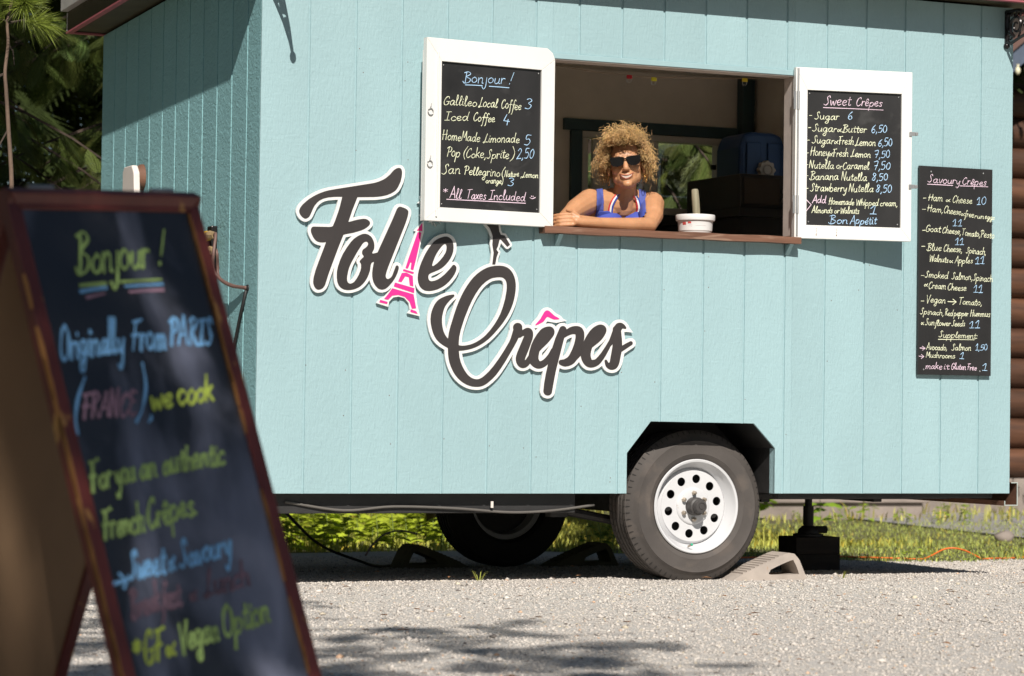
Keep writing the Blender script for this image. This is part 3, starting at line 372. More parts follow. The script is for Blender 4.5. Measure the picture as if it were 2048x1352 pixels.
slab('drip_edge', [(9.45, rk_(9.45)+.205), (13.6, rk_(13.6)+.205), (13.6, rk_(13.6)+.28), (9.45, rk_(9.45)+.28)], 10.25, 10.355, m_hose)
slab('gable', [(10.4, 4.01), (16.9, 4.01), (13.6, 6.1)], 11.14, 11.25, m_log)
m_bulb = mat('frosted bulb', (.75, .7, .5), .25)
for i in range(4):
    t = MB(); x = 10.69+.105*i; z = 3.905-.05*(i % 2)+.07*i; t.ball((x, 10.24, z), (.026, .026, .038), 10); t.lathe([(.012, .034), (.014, .06)], (x, 10.24, z), (0, 0, 1), 8)
    tag(t.obj('string_light', m_bulb, smooth=True), 'small frosted bulb hung under the cabin roof edge', 'string light', 'bulbs under the cabin roof edge')
# ------------------------------------------------------------------ trees
m_cedar = mat('cedar frond', (.085, .125, .028), .6, tint=True, transl=.3, var=.2, vs=(4, 4, 4))
m_bark = mat('cedar bark', (.055, .037, .027), .9, var=.35, vs=(20, 20, 3), bump=.006, bs=(40, 40, 5))
m_needle = mat('pine needle', (.20, .25, .055), .5, tint=True, transl=.25, var=.1)
def frond():                                           # one flat drooping cedar spray, unit length along +X
    V = []; F = []
    def strip(P, w0):
        k = len(V); n = len(P)
        for i, p in enumerate(P):
            t = (P[min(i+1, n-1)]-P[max(i-1, 0)]).normalized(); s = Vector((-t.y, t.x, 0)).normalized()*w0*(1-.75*i/(n-1)); V.extend([p-s, p+s])
        F.extend([(k+2*i, k+2*i+1, k+2*i+3, k+2*i+2) for i in range(n-1)])
    strip([Vector((t, 0, -.18*t*t)) for t in (0, .35, .7, 1.0)], .016)
    for j in range(13):
        t = .08+.07*j; l = .46*math.sin(min(1, (1.06-t)*1.25)*1.57)*(1 if t > .2 else .7)
        for sg in (-1, 1):
            o_ = Vector((t, 0, -.18*t*t)); d = Vector((.72, sg*.62, -.12)); P = [o_+d*(l*q)+Vector((l*.22*q*q, 0, -.16*l*q*q)) for q in (0, .5, 1)]
            strip(P, .014)
            for q in (.35, .62):
                o2 = o_+d*(l*q)+Vector((l*.22*q*q, 0, -.16*l*q*q)); e = Vector((.9, sg*.05, -.1)); strip([o2, o2+e*l*.36], .013)
                o3 = o2; e = Vector((.25, sg*.9, -.1)); strip([o3, o3+e*l*.26], .012)
    return np.array([tuple(v) for v in V]), np.array(F)
FV, FF = frond()
def place(FVr, FFr, pos, dirs, roll_, scl, tints):
    n = len(pos); d = dirs/np.linalg.norm(dirs, axis=1, keepdims=True); z = np.array([0, 0, 1.])[None]-d*d[:, 2:3]; z /= np.linalg.norm(z, axis=1, keepdims=True)+1e-9; y = np.cross(z, d)
    c, s = np.cos(roll_)[:, None], np.sin(roll_)[:, None]; y2 = y*c+z*s; z2 = z*c-y*s
    R = np.stack([d, y2, z2], 2)*scl[:, None, None]
    V = np.einsum('nij,kj->nki', R, FVr)+pos[:, None]; F = (FFr[None]+len(FVr)*np.arange(n)[:, None, None]).reshape(-1, FFr.shape[1])
    return V.reshape(-1, 3), F, np.repeat(tints, len(FVr), 0)
def cedar(x, y, H, R, z0, nb, per, label, seed, zlow=None, group='cedars behind the trailer', size=.42, lean=0, side=None):
    r = np.random.default_rng(seed); t = thing('cedar_tree', label, 'tree', (x, y, 0), group)
    b = MB(); b.tube([(x, y, -.05), (x+lean*.3, y, H*.3), (x+lean, y, H)], [.16*H/9, .12*H/9, .02], 9); b.obj('trunk', m_bark, t, smooth=True)
    P = []; D = []; S = []; C = []; lb = MB()
    for i in range(nb):
        q = (i+r.random())/nb; z = z0+(H-z0)*q**1.25; a = r.uniform(0, 6.28)
        if side is not None and r.random() < .75: a = side+r.normal(0, .8)
        L = R*(1-(z-z0)/(H-z0)*.85)*r.uniform(.65, 1.1); dr = np.array([math.cos(a), math.sin(a), 0])
        pts = []
        for k in range(7):
            s = k/6; pts.append(np.array([x+lean*z/H, y, z])+dr*L*s+np.array([0, 0, L*(.10*s-.42*s*s)]))
        lb.tube(pts, [.018*(1-.85*k/6)+.003 for k in range(7)], 4)
        for j in range(per):
            s = r.uniform(.18, 1.0); k = min(5, int(s*6)); f = s*6-k; p = pts[k]*(1-f)+pts[k+1]*f
            sg = r.choice([-1, 1]); sd = np.array([-dr[1], dr[0], 0])*sg; d = dr*r.uniform(.3, .9)+sd*r.uniform(.2, 1.)+np.array([0, 0, r.uniform(-1.1, -.25)])
            P.append(p); D.append(d); S.append(size*r.uniform(.6, 1.25)); g = r.uniform(.65, 1.35); C.append((g*r.uniform(.9, 1.35), g, g*.9))
    V, F, T = place(FV, FF, np.array(P), np.array(D), r.normal(0, .35, len(P)), np.array(S), np.array(C))
    npmesh('crown', V, F, m_cedar, t, tint=T, nv=4); lb.obj('branches', m_bark, t); return t
cedar(-.75, 5.6, 9.5, 2.4, .2, 74, 22, 'dark cedar just outside the left edge, its boughs hanging into the upper left corner', 1, side=-.4, size=.27)
cedar(2.1, 6.6, 10, 2.4, 1.2, 74, 22, 'dark cedar half hidden behind the trailer, boughs reaching left past its rear edge', 2, side=-2.7, size=.27)
cedar(-.2, 8.0, 10.5, 2.3, 1.0, 60, 16, 'cedar further back between the two dark ones at the left', 3, side=-1.3, size=.32)
cedar(-1.15, 3.1, 10, 2.1, 3.5, 60, 12, 'tall cedar left of the trailer whose crown starts above the picture', 7, size=.45)
cedar(4.75, 5.9, 6.5, 1.7, 1.0, 75, 16, 'sunlit cedar seen through the right pane of the trailer rear window', 4, side=-1.7, size=.27)
cedar(3.6, 6.6, 9, 1.9, 1.1, 50, 12, 'cedar seen through the left pane of the rear window, behind the person', 5, side=-1.7, size=.3)
cedar(6.6, 11.6, 9, 2.0, .9, 32, 10, 'cedar behind the sunlit one, left of the log cabin', 6)
for i, (x, y) in enumerate(((-6.2, .5), (-7.5, 3.5), (-5.0, 5.2), (-8.5, -1.5), (-4.0, 7.0))):
    cedar(x, y, 9+i % 2, 2.6, .3, 40, 9, 'cedar standing left of the trailer, outside the picture', 40+i, group='cedars left of the picture', size=.6)
for i, (x, y) in enumerate(((-3.2, 8.4), (-.6, 9.8), (2.75, 10.8), (4.0, 10.4), (8.0, 13.5), (-1.8, 12.5), (4.4, 14), (6, 13.2))):
    cedar(x, y, 11+i % 3, 2.6, 1.2, 34, 10, 'forest cedar in the dark back row behind the trailer', 20+i, group='back row of forest cedars', size=.62)
# the dense wood behind: one mass
r_ = np.random.default_rng(5); n = 3600; ang = r_.uniform(-.35, 1.15, n); rad = r_.uniform(27, 33, n); zz = r_.uniform(0, 10, n)**1.0
pos = np.stack([CAM.x+rad*np.sin(ang), CAM.y+rad*np.cos(ang), zz], 1)
V, F, T = place(FV, FF, pos, np.stack([r_.normal(0, 1, n), r_.normal(-.5, .6, n), r_.uniform(-1.2, -.2, n)], 1), r_.normal(0, .5, n), r_.uniform(1.4, 2.6, n), r_.uniform(.25, .7, (n, 1))*np.ones((1, 3)))
tag(npmesh('far_woods', V, F, m_cedar, tint=T, nv=4), kind='stuff')
# pale stump-like trunk beyond the shadow
t = thing('birch_trunk', 'thin pale mottled trunk rising from the weeds behind the far tyre', 'tree', (4.0, 7.76, -.17))
b = MB(); b.tube([(4.0, 7.76, -.18), (4.03, 7.76, .25), (3.98, 7.8, .9), (4.1, 7.8, 3.2)], [.055, .045, .04, .02], 9); b.obj('trunk', mat('mottled pale bark', (.30, .25, .20), .8, var=.6, vs=(30, 30, 14)), t, smooth=True)
b = MB()
b.tube([(3.99, 7.79, .8), (4.3, 7.9, 1.5)], [.02, .006], 6); b.obj('branch', m_bark, t)
# young pine at the upper left
pn = thing('young_pine', 'slender young pine with sunlit needle tufts at the upper left corner', 'tree', (-.76, 1.2, 0))
b = MB(); tr = [(-.74, 1.2, -.03), (-.745, 1.2, .8), (-.733, 1.2, 1.45), (-.73, 1.2, 1.69), (-.75, 1.2, 1.95), (-.762, 1.2, 2.1), (-.768, 1.2, 2.18), (-.757, 1.2, 2.30), (-.762, 1.2, 2.40), (-.74, 1.2, 2.5)]
pts = catm(tr, 4); b.tube([tuple(p) for p in pts], [.0125-.0068*i/len(pts) for i in range(len(pts))], 7); b.obj('trunk', mat('young pine bark', (.13, .085, .06), .8, var=.4, vs=(30, 30, 10), bump=.002), pn, smooth=True)
b = MB(); b.tube([(-.757, 1.2, 2.30), (-.735, 1.2, 2.27), (-.728, 1.2, 2.21)], [.004, .003, .002], 5); b.tube([(-.765, 1.2, 2.17), (-.79, 1.2, 2.16), (-.81, 1.2, 2.13)], [.006, .006, .003], 5)
b.tube([(-.748, 1.2, 1.93), (-.78, 1.2, 1.87), (-.81, 1.2, 1.80)], [.005, .004, .002], 5); b.tube([(-.762, 1.2, 2.39), (-.70, 1.18, 2.405), (-.635, 1.17, 2.395)], [.006, .005, .004], 5); b.tube([(-.76, 1.2, 2.40), (-.74, 1.0, 2.45)], [.006, .004], 5); b.tube([(-.758, 1.2, 2.395), (-.82, 1.2, 2.42)], [.005, .004], 5); b.obj('branch', m_bark, pn)
def needles(c, d, n, L, spread, seed):
    r = np.random.default_rng(seed); d = np.array(d)/np.linalg.norm(d); u = r.normal(0, 1, (n, 3)); u /= np.linalg.norm(u, axis=1, keepdims=True); a = u*spread+d[None]; a /= np.linalg.norm(a, axis=1, keepdims=True)
    base = np.array(c)[None]+d[None]*r.uniform(-.05, .03, (n, 1)); l = L*r.uniform(.75, 1.1, (n, 1)); s = np.cross(a, r.normal(0, 1, (n, 3))); s /= np.linalg.norm(s, axis=1, keepdims=True); s *= .0011
    m_ = base+a*l*.55; e = base+a*l+np.array([0, 0, -.12])[None]*l
    V = np.stack([base-s, base+s, m_-s, m_+s, e], 1).reshape(-1, 3); F = (np.array([(0, 1, 3), (0, 3, 2), (2, 3, 4)])[None]+5*np.arange(n)[:, None, None]).reshape(-1, 3)
    g = r.uniform(.7, 1.3, n); return V, F, np.repeat(np.stack([g*1.05, g*1.05, g*.7], 1), 5, 0)
def npts(lst):
    V = []; F = []; T = []; o = 0
    for a in lst:
        v, f, t = needles(*a); V.append(v); F.append(f+o); T.append(t); o += len(v)
    return np.vstack(V), np.vstack(F), np.vstack(T)
for k, a in enumerate((((-.64, 1.17, 2.395), (1, -.1, -.1), 330, .125, .9, 1), ((-.74, 1.0, 2.45), (.1, -.8, .3), 380, .125, 1.2, 2), ((-.82, 1.2, 2.42), (-.8, 0, .2), 300, .12, 1.1, 3), ((-.70, 1.2, 2.50), (.3, 0, 1), 240, .12, .9, 4), ((-.80, 1.15, 2.50), (-.5, .1, .6), 200, .12, 1, 5))):
    v, f, tt = needles(*a); npmesh('needles', v, f, m_needle, pn, tint=tt)
for i, x in enumerate((-9.5, -7.2, -4.9, -2.4, .2, 2.6, 5.0, 7.5)):
    cedar(x, -15.2-.9*(i % 3), 8.6+.5*(i % 2), 2.3, .8, 44, 9, 'cedar of the clearing edge behind the viewer', 60+i, group='cedars behind the viewer', size=.6)
# pine behind the photographer, out of the frame: it shades the folding sign and dapples the gravel
bp = thing('pine_tree', 'tall pine behind the viewer that dapples the gravel with shade', 'tree', (-6.6, -12.5, 0))
b = MB(); b.tube([(-6.6, -12.5, -.05), (-6.5, -12.4, 4), (-6.4, -12.3, 9)], [.2, .15, .05], 10); b.obj('trunk', m_bark, bp, smooth=True)
SH = []
r_ = np.random.default_rng(9)
def shade(gx, gy, gz, t): return np.array([gx, gy, gz])+np.array(SUN)*t
lb = MB(); P = []; D = []; S = []
def bough(g0, g1, n, t, spread, sz):                   # a bough whose shade runs from ground point g0 to g1
    a_ = shade(*g0, t); c_ = shade(*g1, t); lb.tube([(-6.45, -12.35, min(8, a_[2]+.2)), tuple(a_), tuple(c_)], [.05, .03, .008], 5)
    for i in range(n):
        q = r_.random(); P.append(a_+(c_-a_)*q+r_.normal(0, 1, 3)*np.array([spread, spread, spread*.4])); D.append(r_.normal(0, 1, 3)+np.array([0, 0, -.6])); S.append(sz*r_.uniform(.6, 1.2))
bough((-3.6, -5.2, .3), (-1.8, -4.7, .5), 90, 6.0, .32, .5); bough((-3.4, -5.0, .9), (-1.5, -4.6, .9), 90, 5.6, .30, .5)
bough((-3.2, -5.6, 0), (-1.3, -4.7, .15), 80, 6.4, .30, .5); bough((-3.6, -4.4, 1.1), (-1.7, -4.4, 1.15), 60, 5.4, .26, .45)
bough((-1.6, -2.95, 0), (.35, -2.75, 0), 34, 6.6, .12, .36); bough((-1.7, -2.2, 0), (.55, -2.36, 0), 26, 6.9, .09, .34)
bough((-1.6, -3.6, 0), (.3, -3.6, 0), 40, 6.4, .17, .4); bough((-1.2, -1.3, 0), (-.15, -1.55, 0), 16, 7.0, .08, .3); bough((-1.5, -1.85, 0), (.25, -2.0, 0), 20, 7.0, .07, .32); bough((-1.3, -.95, 0), (-.1, -1.0, 0), 12, 7.1, .06, .28); bough((-.9, -.6, 0), (-.05, -.7, 0), 8, 7.2, .05, .25)
V, F, T = place(FV, FF, np.array(P), np.array(D), r_.normal(0, .8, len(P)), np.array(S), np.ones((len(P), 3)))
npmesh('crown', V, F, m_cedar, bp, tint=T, nv=4); lb.obj('limbs', m_bark, bp)
# ------------------------------------------------------------------ the trailer
LX, DY, ZB, S8, G0, E0, GW = 3.632, 2.43, .3855, .2032, .2046, .1804, .0105
WX0, WX1, WZ0, WZ1 = 1.300, 2.480, 1.512, 2.2335
RZ0, RZ1, RY0, RY1 = 2.620, 2.540, -.157, 2.46         # roof underside at the front and rear
def roofz(y): return RZ0+(RZ1-RZ0)*(y-RY0)/(RY1-RY0)
T = thing('food_trailer', 'pale teal board-clad food trailer with an open serving window and one visible front wheel', 'trailer', (1.8, 1.2, 0))
ARCH = [(1.675, ZB), (1.675, .559), (1.788, .696), (2.294, .692), (2.401, .584), (2.403, ZB)]
def archz(x):
    if x <= 1.675 or x >= 2.403: return ZB
    for (a, za), (b_, zb) in zip(ARCH[:-1], ARCH[1:]):
        if a <= x <= b_ and b_ > a+.003: return za+(zb-za)*(x-a)/(b_-a)
    return ZB
def column(xa, xb, bot, top):                          # polygon of a board between xa and xb
    xs = [xa, xb]+[x for x, _ in ARCH if xa < x < xb]
    pts = []
    for x in sorted(set(xs)):
        e = 1e-4
        lo, hi = archz(max(xa, x-e)), archz(min(xb, x+e))
        if x == xa: pts.append((x, hi))
        elif x == xb: pts.append((x, lo))
        else: pts += [(x, lo)]+([(x, hi)] if abs(hi-lo) > .01 else [])
    return pts if bot is None else [(xa, bot), (xb, bot)], top
fw_ = MB(); fw_.b2(.012, LX-.002, .05, .055, 2.55, 2.6); FRONT = fw_.obj('front_wall', m_inner, T)
gr = MB()
def board(xa, xb, z0, z1):
    bot, top = column(xa, xb, z0, z1); P = bot+[(xb, top), (xa, top)]
    m = MB(); m.prism(P, lambda x, z: (x, 0, z), lambda x, z: (x, .011, z)); m.obj('siding_board', m_teal, FRONT, bevel=.0016)
edges = [0.0005]+[G0+S8*i for i in range(17)]+[LX]
def panels(xa, xb, f):
    if xb <= WX0+.001 or xa >= WX1-.001: f(xa, xb, None, RZ0-.003)
    else:
        if xa < WX0: f(xa, WX0, None, RZ0-.003)
        m0, m1 = max(xa, WX0), min(xb, WX1); f(m0, m1, None, WZ0-.004); f(m0, m1, WZ1+.024, RZ0-.003)
        if xb > WX1: f(WX1, xb, None, RZ0-.003)
def backer(xa, xb, z0, z1):
    bot, top = column(xa, xb, z0, z1); gr.prism(bot+[(xb, top), (xa, top)], lambda x, z: (x, .0055, z), lambda x, z: (x, .048, z))
for i in range(len(edges)-1):
    xa, xb = edges[i], edges[i+1]
    panels(xa+(GW/2 if i else 0), xb-(GW/2 if i < len(edges)-2 else 0), board); panels(max(xa, .02), xb, backer)
gr.obj('sheathing', m_teal, FRONT)
# end wall (left) with its boards
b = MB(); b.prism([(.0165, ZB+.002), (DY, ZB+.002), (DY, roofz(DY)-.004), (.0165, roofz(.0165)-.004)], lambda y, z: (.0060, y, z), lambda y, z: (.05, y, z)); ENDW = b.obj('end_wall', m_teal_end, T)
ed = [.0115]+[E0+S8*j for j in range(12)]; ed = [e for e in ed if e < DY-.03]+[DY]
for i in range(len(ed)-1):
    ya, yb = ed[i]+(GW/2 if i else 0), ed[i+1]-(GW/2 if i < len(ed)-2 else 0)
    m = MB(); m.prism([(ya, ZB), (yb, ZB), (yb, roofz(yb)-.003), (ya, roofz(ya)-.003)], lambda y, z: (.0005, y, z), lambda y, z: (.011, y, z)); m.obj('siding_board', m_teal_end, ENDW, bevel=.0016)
b = MB()                                           # unseen right wall; doorway added to let skylight inside
for y0, y1, z0, z1 in ((.05, .95, ZB, 2.58), (1.75, DY-.051, ZB, 2.54), (.95, 1.75, 2.38, 2.545)): b.b2(LX-.05, LX-.001, y0, y1, z0, z1)
b.b2(LX-.05, LX-.001, .0115, .0495, ZB, 2.6); b.obj('right_wall', m_teal_end, T)
# rear wall with its window hole
RX0, RX1, RZa, RZb = 2.56, 3.42, 1.785, 2.206
b = MB()
for x0, x1, z0, z1 in ((.05, RX0, ZB, roofz(DY)-.004), (RX1, LX-.05, ZB, roofz(DY)-.004), (RX0, RX1, ZB, RZa), (RX0, RX1, RZb, roofz(DY)-.004)): b.b2(x0, x1, DY-.05, DY-.001, z0, z1)
b.obj('rear_wall', m_inner, T)
# interior skins, floor, ceiling
b = MB(); b.b2(.0505, .056, .05, DY-.05, ZB+.06, 2.535); b.b2(LX-.056, LX-.0505, .05, .95, ZB+.06, 2.535); b.b2(LX-.056, LX-.0505, 1.75, DY-.051, ZB+.06, 2.535); b.b2(LX-.056, LX-.0505, .95, 1.75, 2.38, 2.535)
for x0, x1, z0, z1 in ((.056, WX0-.02, ZB+.06, 2.535), (WX1+.02, LX-.056, ZB+.06, 2.535), (WX0-.02, 1.66, ZB+.06, WZ0-.03), (2.42, WX1+.02, ZB+.06, WZ0-.03), (1.66, 2.42, .75, WZ0-.03), (WX0-.02, WX1+.02, WZ1+.02, 2.535)): b.b2(x0, x1, .0485, .0545, z0, z1)
b.obj('interior_lining', m_inner, T)
m_floor = mat('pale vinyl floor', (.66, .58, .48), .5, var=.2)
b = MB(); b.b2(.05, LX-.05, .385, DY-.05, ZB-.0005, ZB+.055); b.b2(.05, 1.655, .05, .3845, ZB-.0005, ZB+.055); b.b2(2.422, LX-.05, .05, .3845, ZB-.0005, ZB+.055); b.obj('floor', m_floor, T)
b = MB(); b.b2(.05, LX-.05, .05, DY-.05, 2.537, 2.552); b.obj('ceiling', m_inner, T)
# roof: shed roof, a little higher at the front
def roofpart(name, x0, x1, y0, y1, dz0, dz1, m, bev=0):
    b = MB(); V = []
    for x in (x0, x1):
        for y in (y0, y1):
            for d in (dz0, dz1): V.append((x, y, roofz(y)+d))
    b.add(V, [(0, 1, 3, 2), (4, 6, 7, 5), (0, 4, 5, 1), (2, 3, 7, 6), (0, 2, 6, 4), (1, 5, 7, 3)]); return b.obj(name, m, T, bevel=bev)
ox = -.172; oR = LX+.14
roofpart('roof', ox+.02, oR-.02, RY0+.02, RY1-.02, .012, .10, m_roofdark)
roofpart('fascia', ox, ox+.019, RY0+.02, RY1-.02, .008, .105, m_roofdark)
roofpart('fascia', oR-.019, oR, RY0+.02, RY1-.02, .008, .105, m_roofdark)
roofpart('fascia', ox, oR, RY0, RY0+.0195, .008, .105, m_roofdark)
roofpart('fascia', ox, oR, RY1-.0195, RY1, .008, .105, m_roofdark)
roofpart('drip_edge', ox-.006, ox+.022, RY0-.006, RY1+.006, .0, .0075, m_pinktrim)
roofpart('drip_edge', ox+.023, oR+.006, RY0-.006, RY0+.022, .0, .0075, m_pinktrim)
roofpart('drip_edge', ox+.023, oR+.006, RY1-.022, RY1+.006, .0, .0075, m_pinktrim)
roofpart('drip_edge', oR-.022, oR+.006, RY0+.0225, RY1-.0225, .0, .0075, m_pinktrim)
roofpart('roof_sheet', ox-.035, oR+.035, RY0-.02, RY1-.0, .106, .17, m_roofmetal)
roofpart('end_cap', ox-.004, ox-.0005, RY1-.004, RY1+.003, .012, .10, m_roofmetal)
# window trim, jambs, sill
b = MB(); b.b2(WX0-.012, WX1+.004, -.007, .0545, WZ1, WZ1+.0235); b.obj('window_head_trim', m_tealtrim, T, bevel=.002)
b = MB(); b.b2(WX0, WX1, -.002, .085, WZ1-.004, WZ1-.0005); b.obj('window_head', m_jamb, T)
b = MB(); b.b2(WX1-.004, WX1+.018, -.001, .085, WZ0+.012, WZ1-.005); b.obj('window_jamb', m_jamb, T, bevel=.001)
b = MB(); b.b2(WX0-.018, WX0+.003, -.001, .085, WZ0+.012, WZ1-.005); b.obj('window_jamb', m_jamb, T, bevel=.001)
b = MB(); N_ = 14
for i in range(N_):                                    # wavy worn front edge
    x0 = 1.247+(2.487-1.247)*i/N_; x1 = 1.247+(2.487-1.247)*(i+1)/N_; d0 = -.060+.0025*math.sin(i*2.1); d1 = -.060+.0025*math.sin((i+1)*2.1); z0 = .0015*math.sin(i*1.7); z1 = .0015*math.sin((i+1)*1.7)
    b.add([(x0, d0, WZ0-.0255+z0), (x1, d1, WZ0-.0255+z1), (x1, .30, WZ0-.0255), (x0, .30, WZ0-.0255), (x0, d0, WZ0+.0035+z0), (x1, d1, WZ0+.0035+z1), (x1, .30, WZ0+.011), (x0, .30, WZ0+.011)], [(0, 3, 2, 1), (4, 5, 6, 7), (0, 1, 5, 4), (2, 3, 7, 6)]+([(0, 4, 7, 3)] if i == 0 else [])+([(1, 2, 6, 5)] if i == N_-1 else []))
bmw = b.obj('window_sill', m_sill, T)
for x in (1.32, 2.44): b = MB(); b.prism([(-.002, WZ0-.028), (-.045, WZ0-.028), (-.002, WZ0-.075)], lambda y, z, x=x: (x, y, z), lambda y, z, x=x: (x+.02, y, z)); b.obj('sill_bracket', m_tealtrim, T)
# shutters: four rails, board, chalk lettering, hinges
def text_strokes(items, dn, sl=.16):
    out = []
    for it in items:
        if it[0] == 's': out.append((it[1], [(u, dn*v) for u, v in it[2]], it[3])); continue
        t, c, u0_, v0, u1_, v1, xh = it; v0 *= dn; v1 *= dn
        for st in write(t, u0_, v0, u1_, v1, xh, sl): out.append((c, st, None))
    return out
def ribbons(strokes, width, M3, inks, lift=.0012):     # flat ink strokes on a plane
    by = {}
    for i, (c, P, w_) in enumerate(strokes):
        P = [np.array(p[:2], float) for p in P]; w2 = (w_ or width)/2; k = len(P)
        if k < 2: continue
        V, F = by.setdefault(c, ([], [])); n0 = len(V); h0 = lift+.00025*((i*7) % 9)/9
        for j, p in enumerate(P):
            t = P[min(j+1, k-1)]-P[max(j-1, 0)]; t = t/(np.linalg.norm(t)+1e-9); n = np.array([-t[1], t[0]])
            q = p-t*w2*.6 if j == 0 else p+t*w2*.6 if j == k-1 else p
            ww = w2*(.82+.22*math.sin(j*.6+i)); h = h0+.00055*j/k
            V += [M3(*(q+n*ww), h), M3(*(q-n*ww), h)]
        F += [(n0+2*j, n0+2*j+1, n0+2*j+3, n0+2*j+2) for j in range(k-1)]
    return by
def lettering(strokes, width, M3, inks, parent, name='lettering'):
    for c, (V, F) in ribbons(strokes, width, M3, inks).items():
        m = MB(); m.add(V, F); m.obj(name, inks[c], parent)['kind'] = 'stuff'
def shutter(O, e, w0, w1, inner, items, label, chamfer):
    O = Vector(O); e = Vector((*e, 0)).normalized(); n = Vector((e.y, -e.x, 0)); n = n if n.y < 0 else -n
    M3 = lambda u, v, h=0: tuple(O+e*u+Vector((0, 0, v))+n*h)
    h0, h1 = .0015, .757; i0, i1, j0, j1 = inner
    m = MB(); m.prism([(i0-.012, j0-.012), (i1+.012, j0-.012), (i1+.012, j1+.012), (i0-.012, j1+.012)], lambda u, v: M3(u, v, -.022), lambda u, v: M3(u, v, -.010))
    S_ = m.obj('shutter', m_black, T); S_['label'] = label
    tl = [(w0, h1), (w1, h1)] if not chamfer else [(w0, h1-.045), (w0+.012, h1-.018), (w0+.038, h1), (w1, h1)]
    rails = ([(w0, h1)] if not chamfer else tl[:3])+[(w1, h1), (i1, j1), (i0, j1)], [(w0, h0), (i0, j0), (i1, j0), (w1, h0)], [(w0, h0+.0006), (w0, (h1 if not chamfer else h1-.0455)-.0006), (i0, j1-.0006), (i0, j0+.0006)], [(w1, h0+.0006), (i1, j0+.0006), (i1, j1-.0006), (w1, h1-.0006)]
    for P in rails:
        m = MB(); m.prism(P, lambda u, v: M3(u, v, 0), lambda u, v: M3(u, v, -.03)); m.obj('frame_rail', m_white, S_, bevel=.0014)
    m = MB(); m.prism([(w0, h0), (w1, h0), (w1, h1-.05), (w0, h1-.05)], lambda u, v: M3(u, v, -.0305), lambda u, v: M3(u, v, -.036)); m.obj('back_panel', m_white, S_)
    lettering(text_strokes(items, 1), .0031, lambda u, v, h: M3(u, v, -.010+h), INK, S_)
    m = MB()                                           # screws and corner pins on the board
    for u, v in ((i0+.012, j0+.015), (i1-.012, j0+.015), (i0+.012, j1-.015), (i1-.012, j1-.015)): m.ball(M3(u, v, -.009), .0032, 8)
    m.obj('screw', m_galv, S_, smooth=True)
    return S_, M3
SL, ML = shutter((1.285, -.05, 1.51), (-.605, -.075), -.004, .6175, (.061, .5455, .0585, .663), LEFT, 'left shutter with the drinks menu', True)
SR, MR = shutter((2.463, -.045, 1.51), (.557, -.095), -.002, .5485, (.0535, .4985, .0605, .658), RIGHT, 'right shutter with the sweet crepes menu', False)
m = MB(); m.tube([ML(.565, .70, .004), ML(.565, .02, .004)], .0035, 6); m.obj('stop_bead', m_white, SL)
for zc in (.45, .235):                                 # hook catches on the left shutter
    m = MB(); m.tube([ML(.598+.012*math.cos(a), zc+.014*math.sin(a), .004) for a in np.linspace(.5, 6.6, 14)], .0022, 6); m.tube([ML(.598, zc+.016, .003), ML(.594, zc+.034, .003)], .0018, 5); m.obj('hook', m_galv, SL, smooth=True)
for zc in (.48, .245):                                 # clips on the right shutter's free edge
    m = MB(); m.prism([(.535, zc-.009), (.572, zc-.007), (.572, zc+.009), (.535, zc+.011)], lambda u, v: MR(u, v, .006), lambda u, v: MR(u, v, .0035)); m.prism([(.562, zc-.006), (.574, zc-.006), (.574, zc+.008), (.562, zc+.008)], lambda u, v: MR(u, v, .012), lambda u, v: MR(u, v, .0062)); m.obj('catch', m_galv, SR, bevel=.001)
m = MB(); m.tube([(2.4725, -.046, 1.52), (2.4725, -.046, 2.262)], .0048, 8)
for z in (1.66, 2.12): m.tube([(2.4725, -.046, z-.04), (2.4725, -.046, z+.04)], .0072, 8); m.b2(2.452, 2.4705, -.045, -.043, z-.04, z+.04)
m.obj('hinge', m_galv, SR, smooth=True, angle=40)
m = MB()
for u in (.10, .195):
    for k in range(5): m.ball(MR(u+.002*(k % 2), .018+.007*k, .0005), .0017+.0012*(k == 0), 6)
m.obj('screw_hole', m_rust, SR)
